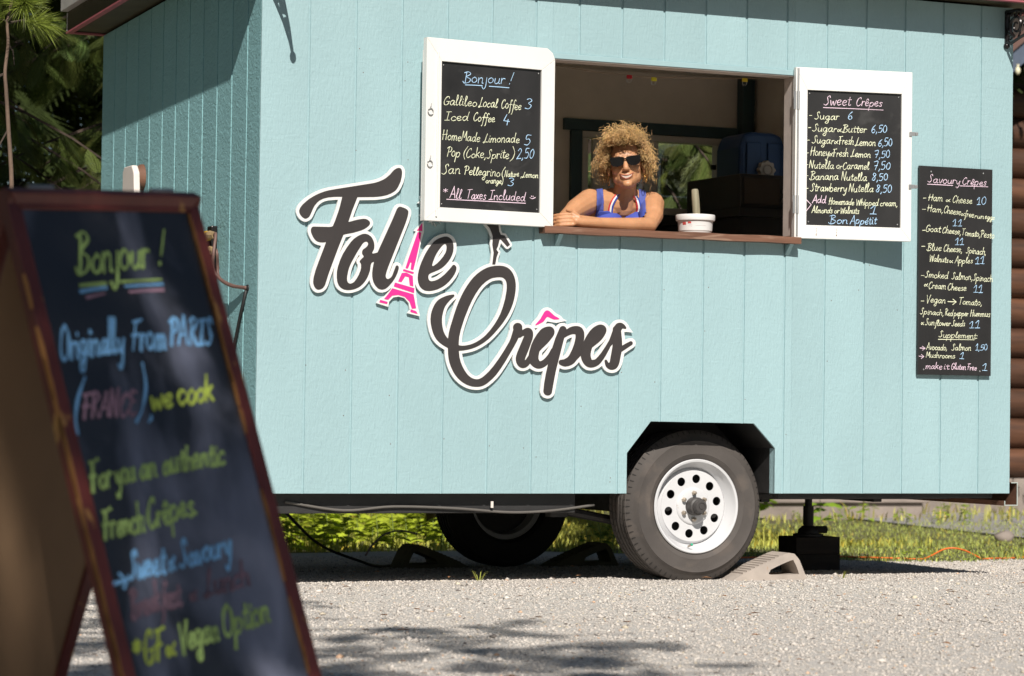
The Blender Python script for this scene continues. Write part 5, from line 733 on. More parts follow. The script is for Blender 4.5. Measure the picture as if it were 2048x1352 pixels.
# counter, cabinets and cooker inside
m_dark = mat('black appliance enamel', (.02, .02, .021), .4)
b = MB(); b.b2(.06, 2.6, .305, .80, WZ0-.05, WZ0-.012); b.obj('counter', mat('white bounce counter', (.80, .75, .67), .5), T)  # unseen counter, whitened and widened to bounce sunlight inside
LOGO_LETTERS=[[[(0.5944,1.7313),(0.5864,1.7285),(0.5772,1.7221),(0.572,1.7171),(0.5589,1.7017),(0.5432,1.6884),(0.5314,1.6807),(0.5117,1.6715),(0.4946,1.6657),(0.4841,1.6631),(0.3244,1.6318),(0.2945,1.6255),(0.2764,1.6205),(0.2519,1.6109),(0.2377,1.604),(0.2236,1.596),(0.2095,1.5868),(0.1984,1.5784),(0.1814,1.563),(0.1739,1.5541),(0.1693,1.5466),(0.1658,1.5366),(0.1661,1.5305),(0.1679,1.5257),(0.1713,1.5198),(0.1784,1.5117),(0.1875,1.5062),(0.1914,1.5051),(0.1966,1.5054),(0.2043,1.5092),(0.2104,1.5153),(0.214,1.5215),(0.2272,1.5515),(0.2322,1.5603),(0.244,1.5743),(0.2536,1.5822),(0.2691,1.5902),(0.2898,1.5961),(0.3158,1.5996),(0.3367,1.6009),(0.3514,1.6011),(0.342,1.5626),(0.3354,1.5401),(0.3212,1.5002),(0.3132,1.4814),(0.3112,1.4789),(0.3074,1.4769),(0.297,1.4751),(0.2282,1.474),(0.2243,1.4725),(0.2217,1.4705),(0.2185,1.4654),(0.2172,1.458),(0.2185,1.4507),(0.2205,1.4447),(0.2274,1.4315),(0.2326,1.4243),(0.2372,1.4196),(0.2408,1.4169),(0.2486,1.413),(0.2577,1.4109),(0.2707,1.4109),(0.284,1.4128),(0.2754,1.3892),(0.2529,1.3308),(0.2399,1.2948),(0.2333,1.2701),(0.2317,1.2615),(0.2308,1.2492),(0.2314,1.2419),(0.2347,1.2319),(0.2402,1.2238),(0.2466,1.2188),(0.2518,1.2173),(0.2583,1.2175),(0.266,1.2201),(0.2737,1.2252),(0.2802,1.2336),(0.2836,1.2411),(0.2956,1.2795),(0.3072,1.3118),(0.3385,1.3952),(0.3586,1.4451),(0.3666,1.4483),(0.4018,1.4558),(0.4371,1.467),(0.4507,1.4734),(0.4619,1.4807),(0.4698,1.4877),(0.474,1.4941),(0.4748,1.4978),(0.4745,1.5003),(0.473,1.5039),(0.471,1.5063),(0.4641,1.5113),(0.4587,1.5135),(0.4535,1.5146),(0.4429,1.5145),(0.4298,1.5123),(0.4141,1.5087),(0.388,1.501),(0.3815,1.4994),(0.3802,1.4993),(0.3797,1.5001),(0.3949,1.5451),(0.4175,1.6028),(0.4863,1.6064),(0.5061,1.6083),(0.5246,1.6113),(0.5404,1.615),(0.5496,1.618),(0.5643,1.6242),(0.5786,1.6327),(0.5839,1.6369),(0.5891,1.6424),(0.5969,1.6543),(0.6069,1.6759),(0.6117,1.696),(0.613,1.7122),(0.6122,1.7196),(0.6106,1.7245),(0.6077,1.7287),(0.6037,1.7311),(0.5997,1.7317)]],[[(0.4439,1.4523),(0.4361,1.4497),(0.4217,1.4426),(0.4048,1.4309),(0.3913,1.4168),(0.3739,1.3928),(0.3582,1.3676),(0.3465,1.3426),(0.3369,1.314),(0.3335,1.2979),(0.3326,1.2893),(0.3328,1.2684),(0.3347,1.255),(0.3363,1.2489),(0.3416,1.238),(0.3484,1.2308),(0.3545,1.2265),(0.3597,1.2237),(0.3663,1.2215),(0.3781,1.2198),(0.386,1.2199),(0.3938,1.2207),(0.4069,1.2234),(0.4147,1.226),(0.4277,1.232),(0.4355,1.2371),(0.446,1.2462),(0.4562,1.2582),(0.4648,1.2714),(0.471,1.2852),(0.4763,1.3002),(0.478,1.3077),(0.4805,1.3275),(0.4833,1.3338),(0.4866,1.337),(0.4892,1.3383),(0.505,1.344),(0.526,1.3553),(0.5312,1.3589),(0.5338,1.3619),(0.5348,1.3665),(0.5326,1.3714),(0.5296,1.3749),(0.5256,1.3779),(0.5203,1.3799),(0.5137,1.3794),(0.4913,1.3735),(0.4874,1.3736),(0.4861,1.3747),(0.4857,1.3759),(0.4869,1.3796),(0.493,1.391),(0.4945,1.396),(0.495,1.4009),(0.4949,1.4084),(0.4934,1.4182),(0.4892,1.4292),(0.483,1.4388),(0.4786,1.4436),(0.4695,1.4494),(0.4637,1.4517),(0.4571,1.4531),(0.4505,1.4533)],[(0.4527,1.4204),(0.4589,1.4218),(0.4632,1.4208),(0.4668,1.416),(0.4676,1.4111),(0.4657,1.406),(0.4618,1.401),(0.4564,1.3958),(0.4463,1.3891),(0.4442,1.3867),(0.4421,1.3817),(0.4413,1.378),(0.4415,1.3718),(0.4426,1.3694),(0.4485,1.3622),(0.4491,1.3598),(0.448,1.3573),(0.4394,1.3496),(0.4348,1.3445),(0.4322,1.3407),(0.4314,1.3382),(0.4324,1.3357),(0.436,1.3322),(0.4378,1.3261),(0.4381,1.3125),(0.4357,1.3013),(0.4286,1.2838),(0.4192,1.2675),(0.4106,1.2562),(0.4077,1.2532),(0.4025,1.2496),(0.3947,1.2467),(0.3895,1.2464),(0.3868,1.247),(0.3815,1.2508),(0.3781,1.2576),(0.3773,1.2662),(0.378,1.276),(0.3812,1.2946),(0.3851,1.3095),(0.3882,1.3182),(0.395,1.3332),(0.4181,1.3747),(0.4419,1.4113),(0.4471,1.4168)]],[[(0.6009,1.5704),(0.5956,1.5662),(0.5913,1.5596),(0.5726,1.5154),(0.5031,1.3654),(0.4968,1.3479),(0.4925,1.3316),(0.4885,1.3093),(0.4871,1.2944),(0.4874,1.2808),(0.4893,1.2685),(0.4932,1.2563),(0.4963,1.2502),(0.5033,1.2406),(0.5122,1.2322),(0.5187,1.2285),(0.528,1.2265),(0.5346,1.2268),(0.5438,1.2294),(0.5504,1.233),(0.5557,1.2371),(0.5662,1.2475),(0.5761,1.2589),(0.5851,1.2716),(0.5908,1.2812),(0.5983,1.2968),(0.6038,1.3144),(0.604,1.3193),(0.6025,1.3243),(0.5994,1.3275),(0.5967,1.3282),(0.5927,1.3267),(0.5904,1.3239),(0.5771,1.2887),(0.573,1.2811),(0.5684,1.276),(0.5604,1.2713),(0.5578,1.2704),(0.5538,1.2706),(0.5502,1.273),(0.5483,1.2754),(0.5466,1.2827),(0.547,1.2877),(0.5496,1.2989),(0.5572,1.3215),(0.6287,1.4983),(0.6374,1.5231),(0.6416,1.5382),(0.6431,1.5482),(0.6428,1.5531),(0.6411,1.5568),(0.637,1.5609),(0.629,1.5654),(0.6116,1.5705),(0.6062,1.5714)]],[[(0.8079,1.4551),(0.7971,1.4525),(0.781,1.4465),(0.7704,1.4404),(0.7642,1.4359),(0.7584,1.4305),(0.7478,1.419),(0.7373,1.4053),(0.7271,1.3896),(0.7173,1.3718),(0.7055,1.3464),(0.6987,1.3288),(0.6939,1.3124),(0.6903,1.2949),(0.6891,1.2799),(0.6897,1.2712),(0.6921,1.2589),(0.6968,1.2478),(0.7011,1.2417),(0.7104,1.2336),(0.7198,1.2289),(0.7279,1.227),(0.7414,1.2266),(0.7561,1.2285),(0.7642,1.2303),(0.7795,1.2354),(0.7936,1.2419),(0.8017,1.2464),(0.815,1.2556),(0.8265,1.2656),(0.834,1.2733),(0.8447,1.2862),(0.8543,1.3003),(0.8602,1.313),(0.862,1.3193),(0.8627,1.3268),(0.8611,1.3318),(0.8583,1.3355),(0.853,1.3389),(0.8489,1.3391),(0.8462,1.3377),(0.8435,1.335),(0.8318,1.3208),(0.8103,1.2984),(0.7931,1.2845),(0.781,1.2768),(0.7685,1.2712),(0.7582,1.2685),(0.7515,1.2677),(0.7474,1.2679),(0.742,1.2703),(0.7397,1.2728),(0.7374,1.2777),(0.7365,1.2827),(0.7368,1.2889),(0.7378,1.2927),(0.7403,1.2966),(0.7469,1.3008),(0.783,1.3161),(0.7955,1.3233),(0.8023,1.3286),(0.815,1.3402),(0.8262,1.3531),(0.8349,1.3659),(0.8421,1.38),(0.8467,1.3939),(0.8484,1.4102),(0.8472,1.424),(0.8429,1.4376),(0.8365,1.4461),(0.8282,1.452),(0.8187,1.4553)],[(0.805,1.4236),(0.8097,1.4249),(0.8124,1.4236),(0.8148,1.4203),(0.8163,1.4153),(0.8167,1.4091),(0.8158,1.399),(0.8121,1.3876),(0.8023,1.3723),(0.7892,1.3565),(0.7746,1.3423),(0.7612,1.3328),(0.7572,1.331),(0.7545,1.3309),(0.7531,1.3331),(0.7534,1.3369),(0.7568,1.3495),(0.765,1.3697),(0.7729,1.385),(0.7822,1.3991),(0.7937,1.4132),(0.7999,1.4197)]],[[(1.0399,1.3417),(1.0193,1.338),(1.0016,1.3324),(0.9853,1.3245),(0.9704,1.3153),(0.9549,1.3036),(0.9407,1.2903),(0.9273,1.275),(0.9122,1.2545),(0.8977,1.2315),(0.888,1.2137),(0.8758,1.1882),(0.8649,1.1616),(0.8537,1.1288),(0.8375,1.0771),(0.8324,1.0558),(0.829,1.032),(0.8279,1.0315),(0.825,1.0344),(0.8161,1.0454),(0.81,1.0565),(0.8063,1.0664),(0.8027,1.0813),(0.8007,1.0962),(0.8004,1.1124),(0.8014,1.1237),(0.8061,1.145),(0.8103,1.1576),(0.8146,1.1665),(0.8219,1.1767),(0.8359,1.1921),(0.8537,1.2076),(0.855,1.2102),(0.8537,1.2139),(0.8522,1.2149),(0.8494,1.2152),(0.8319,1.2124),(0.8211,1.2097),(0.8064,1.204),(0.7943,1.1982),(0.7849,1.1922),(0.7785,1.1867),(0.7717,1.1788),(0.7674,1.1727),(0.7618,1.1625),(0.7568,1.1512),(0.753,1.1398),(0.7503,1.1286),(0.7488,1.1098),(0.7503,1.0924),(0.7545,1.0727),(0.7606,1.054),(0.7672,1.0405),(0.7767,1.0267),(0.789,1.0149),(0.8053,1.0039),(0.8287,0.992),(0.8302,0.9658),(0.8324,0.9496),(0.8366,0.9322),(0.8432,0.9148),(0.8535,0.895),(0.8638,0.8802),(0.8749,0.8679),(0.8874,0.8573),(0.8956,0.8515),(0.908,0.8445),(0.9176,0.8402),(0.9312,0.8358),(0.9408,0.8338),(0.9544,0.8324),(0.9667,0.8325),(0.9762,0.8337),(0.983,0.8353),(0.9926,0.8387),(1.002,0.8436),(1.012,0.8502),(1.0318,0.8665),(1.0453,0.8797),(1.052,0.8873),(1.0689,0.909),(1.0924,0.9435),(1.1302,1.0051),(1.1449,1.0317),(1.1609,1.0636),(1.1624,1.0687),(1.1623,1.0738),(1.1605,1.0788),(1.1567,1.0833),(1.1525,1.086),(1.1456,1.0879),(1.1387,1.0873),(1.1332,1.0849),(1.1283,1.0805),(1.1256,1.0754),(1.1146,1.0398),(1.1075,1.0233),(1.0826,0.9836),(1.0607,0.9517),(1.0362,0.9197),(1.0176,0.8991),(1.0055,0.8876),(0.9933,0.8774),(0.9852,0.8716),(0.9757,0.8667),(0.9689,0.8647),(0.9608,0.8639),(0.9526,0.8647),(0.9444,0.8668),(0.9361,0.8704),(0.9279,0.8755),(0.921,0.8813),(0.9155,0.8871),(0.9084,0.896),(0.8996,0.9096),(0.8932,0.9216),(0.8876,0.9344),(0.8818,0.9543),(0.8787,0.9781),(0.8788,0.9811),(0.8801,0.9816),(0.8977,0.9832),(0.9208,0.9874),(0.937,0.9917),(0.9533,0.9975),(0.9696,1.0053),(0.9845,1.0138),(0.9953,1.0208),(1.0102,1.032),(1.0251,1.0451),(1.0426,1.0629),(1.0642,1.0871),(1.0774,1.1032),(1.0959,1.1302),(1.106,1.1481),(1.1145,1.1661),(1.122,1.1852),(1.1275,1.2043),(1.1315,1.2247),(1.1337,1.2424),(1.1343,1.2589),(1.1334,1.2728),(1.1307,1.2866),(1.1265,1.2991),(1.1203,1.3115),(1.1121,1.3226),(1.1041,1.3299),(1.095,1.3356),(1.0839,1.3398),(1.0728,1.342),(1.0591,1.3428)],[(1.049,1.294),(1.0598,1.2948),(1.0694,1.2943),(1.075,1.2926),(1.0795,1.29),(1.0849,1.2851),(1.0888,1.2789),(1.0912,1.2714),(1.0925,1.2626),(1.0928,1.2513),(1.0918,1.2374),(1.0857,1.2031),(1.076,1.1688),(1.0652,1.1407),(1.0538,1.119),(1.0372,1.0934),(1.0181,1.069),(0.9984,1.0484),(0.9895,1.0407),(0.976,1.0308),(0.9571,1.0195),(0.9381,1.0111),(0.9286,1.0081),(0.9178,1.0057),(0.9056,1.0035),(0.8934,1.0026),(0.8784,1.004),(0.8777,1.0056),(0.8775,1.0143),(0.8795,1.0406),(0.886,1.0696),(0.9021,1.1188),(0.9221,1.167),(0.9362,1.1963),(0.951,1.2218),(0.9673,1.2449),(0.9808,1.2602),(0.9983,1.2751),(1.0133,1.2844),(1.0228,1.2887),(1.0296,1.2908)]],[[(1.1384,1.1036),(1.133,1.1009),(1.1285,1.097),(1.1253,1.0918),(1.124,1.0868),(1.1242,1.0817),(1.1289,1.0629),(1.1312,1.0566),(1.1341,1.0516),(1.1407,1.0456),(1.1462,1.0432),(1.1504,1.0426),(1.1559,1.043),(1.1601,1.0444),(1.1683,1.0498),(1.1752,1.0515),(1.1758,1.0501),(1.145,0.9799),(1.1395,0.9634),(1.1384,0.9558),(1.139,0.9457),(1.1417,0.9369),(1.1451,0.9306),(1.1494,0.9253),(1.1536,0.9214),(1.1585,0.9183),(1.1647,0.9158),(1.1703,0.9149),(1.1758,0.9152),(1.1827,0.9169),(1.1882,0.9193),(1.1965,0.9253),(1.2042,0.9343),(1.2154,0.9535),(1.2253,0.9752),(1.234,1.0008),(1.2344,1.0046),(1.2326,1.0083),(1.2285,1.011),(1.2244,1.0113),(1.2202,1.0097),(1.2176,1.0067),(1.2051,0.9811),(1.1974,0.9683),(1.1863,0.9526),(1.1809,0.947),(1.1808,0.9516),(1.1829,0.9592),(1.1965,0.9911),(1.2142,1.0371),(1.2164,1.046),(1.2173,1.0536),(1.2164,1.0662),(1.214,1.0725),(1.2091,1.0787),(1.2039,1.0824),(1.1969,1.0848),(1.19,1.085),(1.183,1.0833),(1.1679,1.0752),(1.1668,1.0764),(1.1661,1.0903),(1.1638,1.0953),(1.1606,1.099),(1.1564,1.102),(1.1509,1.1041),(1.144,1.1046)]],[[(1.2817,1.092),(1.2734,1.0899),(1.2637,1.086),(1.2554,1.0807),(1.2499,1.076),(1.2354,1.0591),(1.2203,1.0359),(1.2094,1.0129),(1.2006,0.9836),(1.1971,0.9645),(1.1971,0.9557),(1.1981,0.9494),(1.2002,0.9431),(1.2055,0.9343),(1.2098,0.9294),(1.2173,0.923),(1.2257,0.918),(1.2341,0.9149),(1.2411,0.9135),(1.2508,0.9138),(1.2592,0.9157),(1.2675,0.919),(1.2772,0.9246),(1.2841,0.9298),(1.2926,0.9386),(1.3007,0.9489),(1.3075,0.9592),(1.3128,0.9694),(1.3215,0.9912),(1.3217,0.995),(1.3201,0.9988),(1.3173,1.0013),(1.3138,1.0027),(1.3096,1.0026),(1.3057,1.001),(1.303,0.9984),(1.2918,0.9792),(1.2852,0.9701),(1.2753,0.9593),(1.2656,0.9511),(1.2573,0.9467),(1.2504,0.9447),(1.2464,0.9491),(1.2437,0.9553),(1.2439,0.9668),(1.2481,0.9871),(1.2594,0.9988),(1.2828,1.0198),(1.2948,1.0326),(1.3089,1.0497),(1.3136,1.0571),(1.3158,1.0623),(1.3171,1.0699),(1.3166,1.075),(1.314,1.0816),(1.3097,1.0869),(1.3041,1.0906),(1.2971,1.0927),(1.2901,1.093)]],[[(1.353,1.0965),(1.3457,1.0935),(1.3428,1.0909),(1.3403,1.087),(1.3206,1.0433),(1.3055,0.9985),(1.291,0.9461),(1.2784,0.8913),(1.2716,0.8532),(1.2683,0.8202),(1.2685,0.8164),(1.2704,0.8111),(1.2747,0.8059),(1.2803,0.8025),(1.2873,0.801),(1.2943,0.8017),(1.2998,0.804),(1.3046,0.808),(1.3078,0.8131),(1.3192,0.8755),(1.3266,0.9113),(1.3611,1.0417),(1.3629,1.0468),(1.3761,1.0544),(1.3873,1.0593),(1.3957,1.0622),(1.4027,1.0636),(1.413,1.0633),(1.415,1.0621),(1.4156,1.0544),(1.4148,1.0455),(1.4123,1.0327),(1.4083,1.0186),(1.3996,0.9967),(1.3885,0.9759),(1.382,0.967),(1.376,0.9621),(1.3621,0.9552),(1.3453,0.9527),(1.341,0.9497),(1.3382,0.9445),(1.3382,0.9394),(1.3413,0.9342),(1.3446,0.9319),(1.3569,0.927),(1.3639,0.9253),(1.3695,0.9249),(1.385,0.9276),(1.3989,0.9331),(1.4071,0.9382),(1.4119,0.9421),(1.4218,0.9538),(1.4407,0.9725),(1.4579,0.9967),(1.4584,1.0005),(1.4567,1.0043),(1.4529,1.007),(1.4474,1.0079),(1.4529,1.0272),(1.4558,1.0426),(1.4568,1.0554),(1.4561,1.0682),(1.4537,1.0771),(1.4486,1.0859),(1.4447,1.09),(1.4404,1.093),(1.4319,1.0966),(1.4262,1.0977),(1.4177,1.0982),(1.4093,1.0976),(1.3994,1.0957),(1.3868,1.0911),(1.3729,1.0824),(1.3703,1.089),(1.3657,1.0938),(1.3601,1.0962)]],[[(1.5294,1.1071),(1.5209,1.1053),(1.5125,1.1017),(1.504,1.097),(1.4953,1.0909),(1.4826,1.079),(1.4684,1.0595),(1.4595,1.044),(1.4539,1.0324),(1.4443,1.0053),(1.4406,0.9886),(1.4405,0.9759),(1.4422,0.9644),(1.4458,0.9543),(1.4515,0.9442),(1.4581,0.9362),(1.4632,0.9316),(1.4724,0.9262),(1.4795,0.9239),(1.4866,0.9231),(1.4965,0.9236),(1.5064,0.9259),(1.5149,0.9292),(1.5238,0.9341),(1.5318,0.9404),(1.5382,0.9472),(1.5491,0.9615),(1.5597,0.9771),(1.5656,0.9874),(1.5782,1.0095),(1.5793,1.0134),(1.5786,1.0172),(1.5755,1.021),(1.5705,1.023),(1.5662,1.0227),(1.5608,1.0194),(1.5373,0.9868),(1.5237,0.9712),(1.513,0.961),(1.5088,0.9583),(1.5046,0.9567),(1.4947,0.9555),(1.4932,0.9559),(1.4918,0.9578),(1.4887,0.9654),(1.4872,0.973),(1.4874,0.982),(1.4896,0.9935),(1.4939,1.0087),(1.5248,1.0315),(1.5374,1.0429),(1.5464,1.0537),(1.5518,1.0615),(1.5569,1.0706),(1.5597,1.0775),(1.5607,1.0822),(1.5604,1.0886),(1.5585,1.0937),(1.5537,1.0998),(1.5494,1.103),(1.5437,1.1056),(1.5353,1.1072)]],[[(1.6191,1.1171),(1.6134,1.1153),(1.6077,1.1119),(1.5929,1.0958),(1.591,1.0906),(1.5907,1.0829),(1.577,1.0467),(1.5723,1.0376),(1.5575,1.0142),(1.5567,1.0116),(1.5572,1.0078),(1.5604,1.004),(1.565,1.0025),(1.5693,1.0032),(1.5727,1.0055),(1.5904,1.0242),(1.5915,1.0239),(1.5899,1.0098),(1.5784,0.9479),(1.5777,0.9467),(1.5744,0.945),(1.573,0.9446),(1.5718,0.9453),(1.5654,0.9554),(1.5614,0.9578),(1.5585,0.9578),(1.5558,0.9565),(1.5536,0.9526),(1.5569,0.936),(1.56,0.9296),(1.5642,0.9246),(1.5705,0.9197),(1.5762,0.9169),(1.5834,0.9151),(1.5919,0.9147),(1.599,0.916),(1.6075,0.9199),(1.6132,0.9246),(1.6188,0.9321),(1.6229,0.9411),(1.6257,0.9502),(1.6341,0.9927),(1.6835,1.0237),(1.6858,1.026),(1.6874,1.0299),(1.6869,1.0338),(1.6847,1.0369),(1.6804,1.0392),(1.6761,1.0394),(1.6561,1.03),(1.6376,1.0199),(1.6363,1.0211),(1.6358,1.0416),(1.6307,1.0826),(1.6347,1.0904),(1.6366,1.0921),(1.6395,1.093),(1.651,1.0912),(1.6538,1.0922),(1.6552,1.0939),(1.6558,1.0961),(1.6548,1.0986),(1.6481,1.1075),(1.6406,1.1131),(1.6349,1.1159),(1.6291,1.1174)]]]
LOGO_DANCER=[[(0.9858,1.566),(0.9847,1.5651),(0.9976,1.5127),(1.0133,1.4957),(1.0264,1.4647),(1.0241,1.4293),(1.0307,1.3955),(1.0254,1.3474),(1.0261,1.3464),(1.0274,1.3464),(1.0384,1.3468),(1.0392,1.3479),(1.0448,1.3784),(1.0526,1.3988),(1.0434,1.4098),(1.0461,1.4163),(1.0505,1.4252),(1.0573,1.452),(1.0588,1.4528),(1.063,1.4525),(1.0923,1.4237),(1.0937,1.4234),(1.1046,1.4319),(1.1049,1.4336),(1.0799,1.4705),(1.0627,1.4724),(1.055,1.4872),(1.0508,1.5148),(1.0406,1.5679)]]
LOGO_PINK=[[[(0.7061,1.5076),(0.6825,1.4763),(0.6838,1.4752),(0.6848,1.4752),(0.7053,1.4743),(0.7068,1.4748)]],[[(0.6866,1.4694),(0.6856,1.4677),(0.6482,1.3619),(0.6344,1.3191),(0.6355,1.318),(0.6449,1.3163),(0.6552,1.3419),(0.6565,1.3426),(0.6581,1.3423),(0.6592,1.3421),(0.6603,1.3411),(0.6571,1.3149),(0.658,1.3137),(0.6677,1.3112),(0.6692,1.3116),(0.6809,1.358),(0.6934,1.4133),(0.7024,1.4659),(0.7017,1.4671)]],[[(0.6262,1.3139),(0.6225,1.3063),(0.6679,1.295),(0.6692,1.295),(0.6695,1.2954),(0.6712,1.3005),(0.6717,1.3017),(0.6705,1.3027)]],[[(0.6345,1.2993),(0.6184,1.2975),(0.6027,1.2622),(0.6044,1.2614),(0.6164,1.2597),(0.6174,1.2602),(0.6334,1.2843),(0.6484,1.2811),(0.6495,1.2799),(0.654,1.2468),(0.6687,1.2439),(0.67,1.2445),(0.6673,1.2854),(0.6668,1.2867),(0.6385,1.2996)]],[[(0.5885,1.257),(0.5836,1.2418),(0.5845,1.2406),(0.6718,1.2164),(0.6731,1.2161),(0.6739,1.2173),(0.6755,1.2361)]],[[(0.5769,1.233),(0.5586,1.2076),(0.5418,1.1883),(0.5435,1.1874),(0.5591,1.185),(0.5774,1.2028),(0.6039,1.2062),(0.632,1.1992),(0.6529,1.1806),(0.6548,1.1769),(0.6648,1.1514),(0.6661,1.1511),(0.6835,1.1531),(0.6838,1.1541),(0.6719,1.2108)]],[[(0.5247,1.1832),(0.5206,1.1743),(0.5209,1.1738),(0.5222,1.1732),(0.5528,1.1675),(0.5554,1.1676),(0.5572,1.1754),(0.5566,1.1762),(0.526,1.1835)]],[[(0.6595,1.1478),(0.6589,1.1373),(0.6892,1.1299),(0.6905,1.1302),(0.6907,1.1307),(0.6847,1.1405),(0.6837,1.1415),(0.6608,1.1484)]],[[(1.2793,1.1605),(1.2765,1.1597),(1.2724,1.1573),(1.2669,1.152),(1.2495,1.1229),(1.2313,1.1034),(1.2271,1.0982),(1.2268,1.0969),(1.2301,1.0966),(1.2384,1.0997),(1.2582,1.1091),(1.2655,1.1144),(1.2715,1.1219),(1.2762,1.1286),(1.2811,1.1331),(1.2867,1.133),(1.3022,1.1265),(1.3092,1.1241),(1.3162,1.123),(1.3344,1.1243),(1.3395,1.1265),(1.3343,1.1301),(1.316,1.1386),(1.2944,1.1558),(1.2891,1.1591),(1.2849,1.1608)]]]
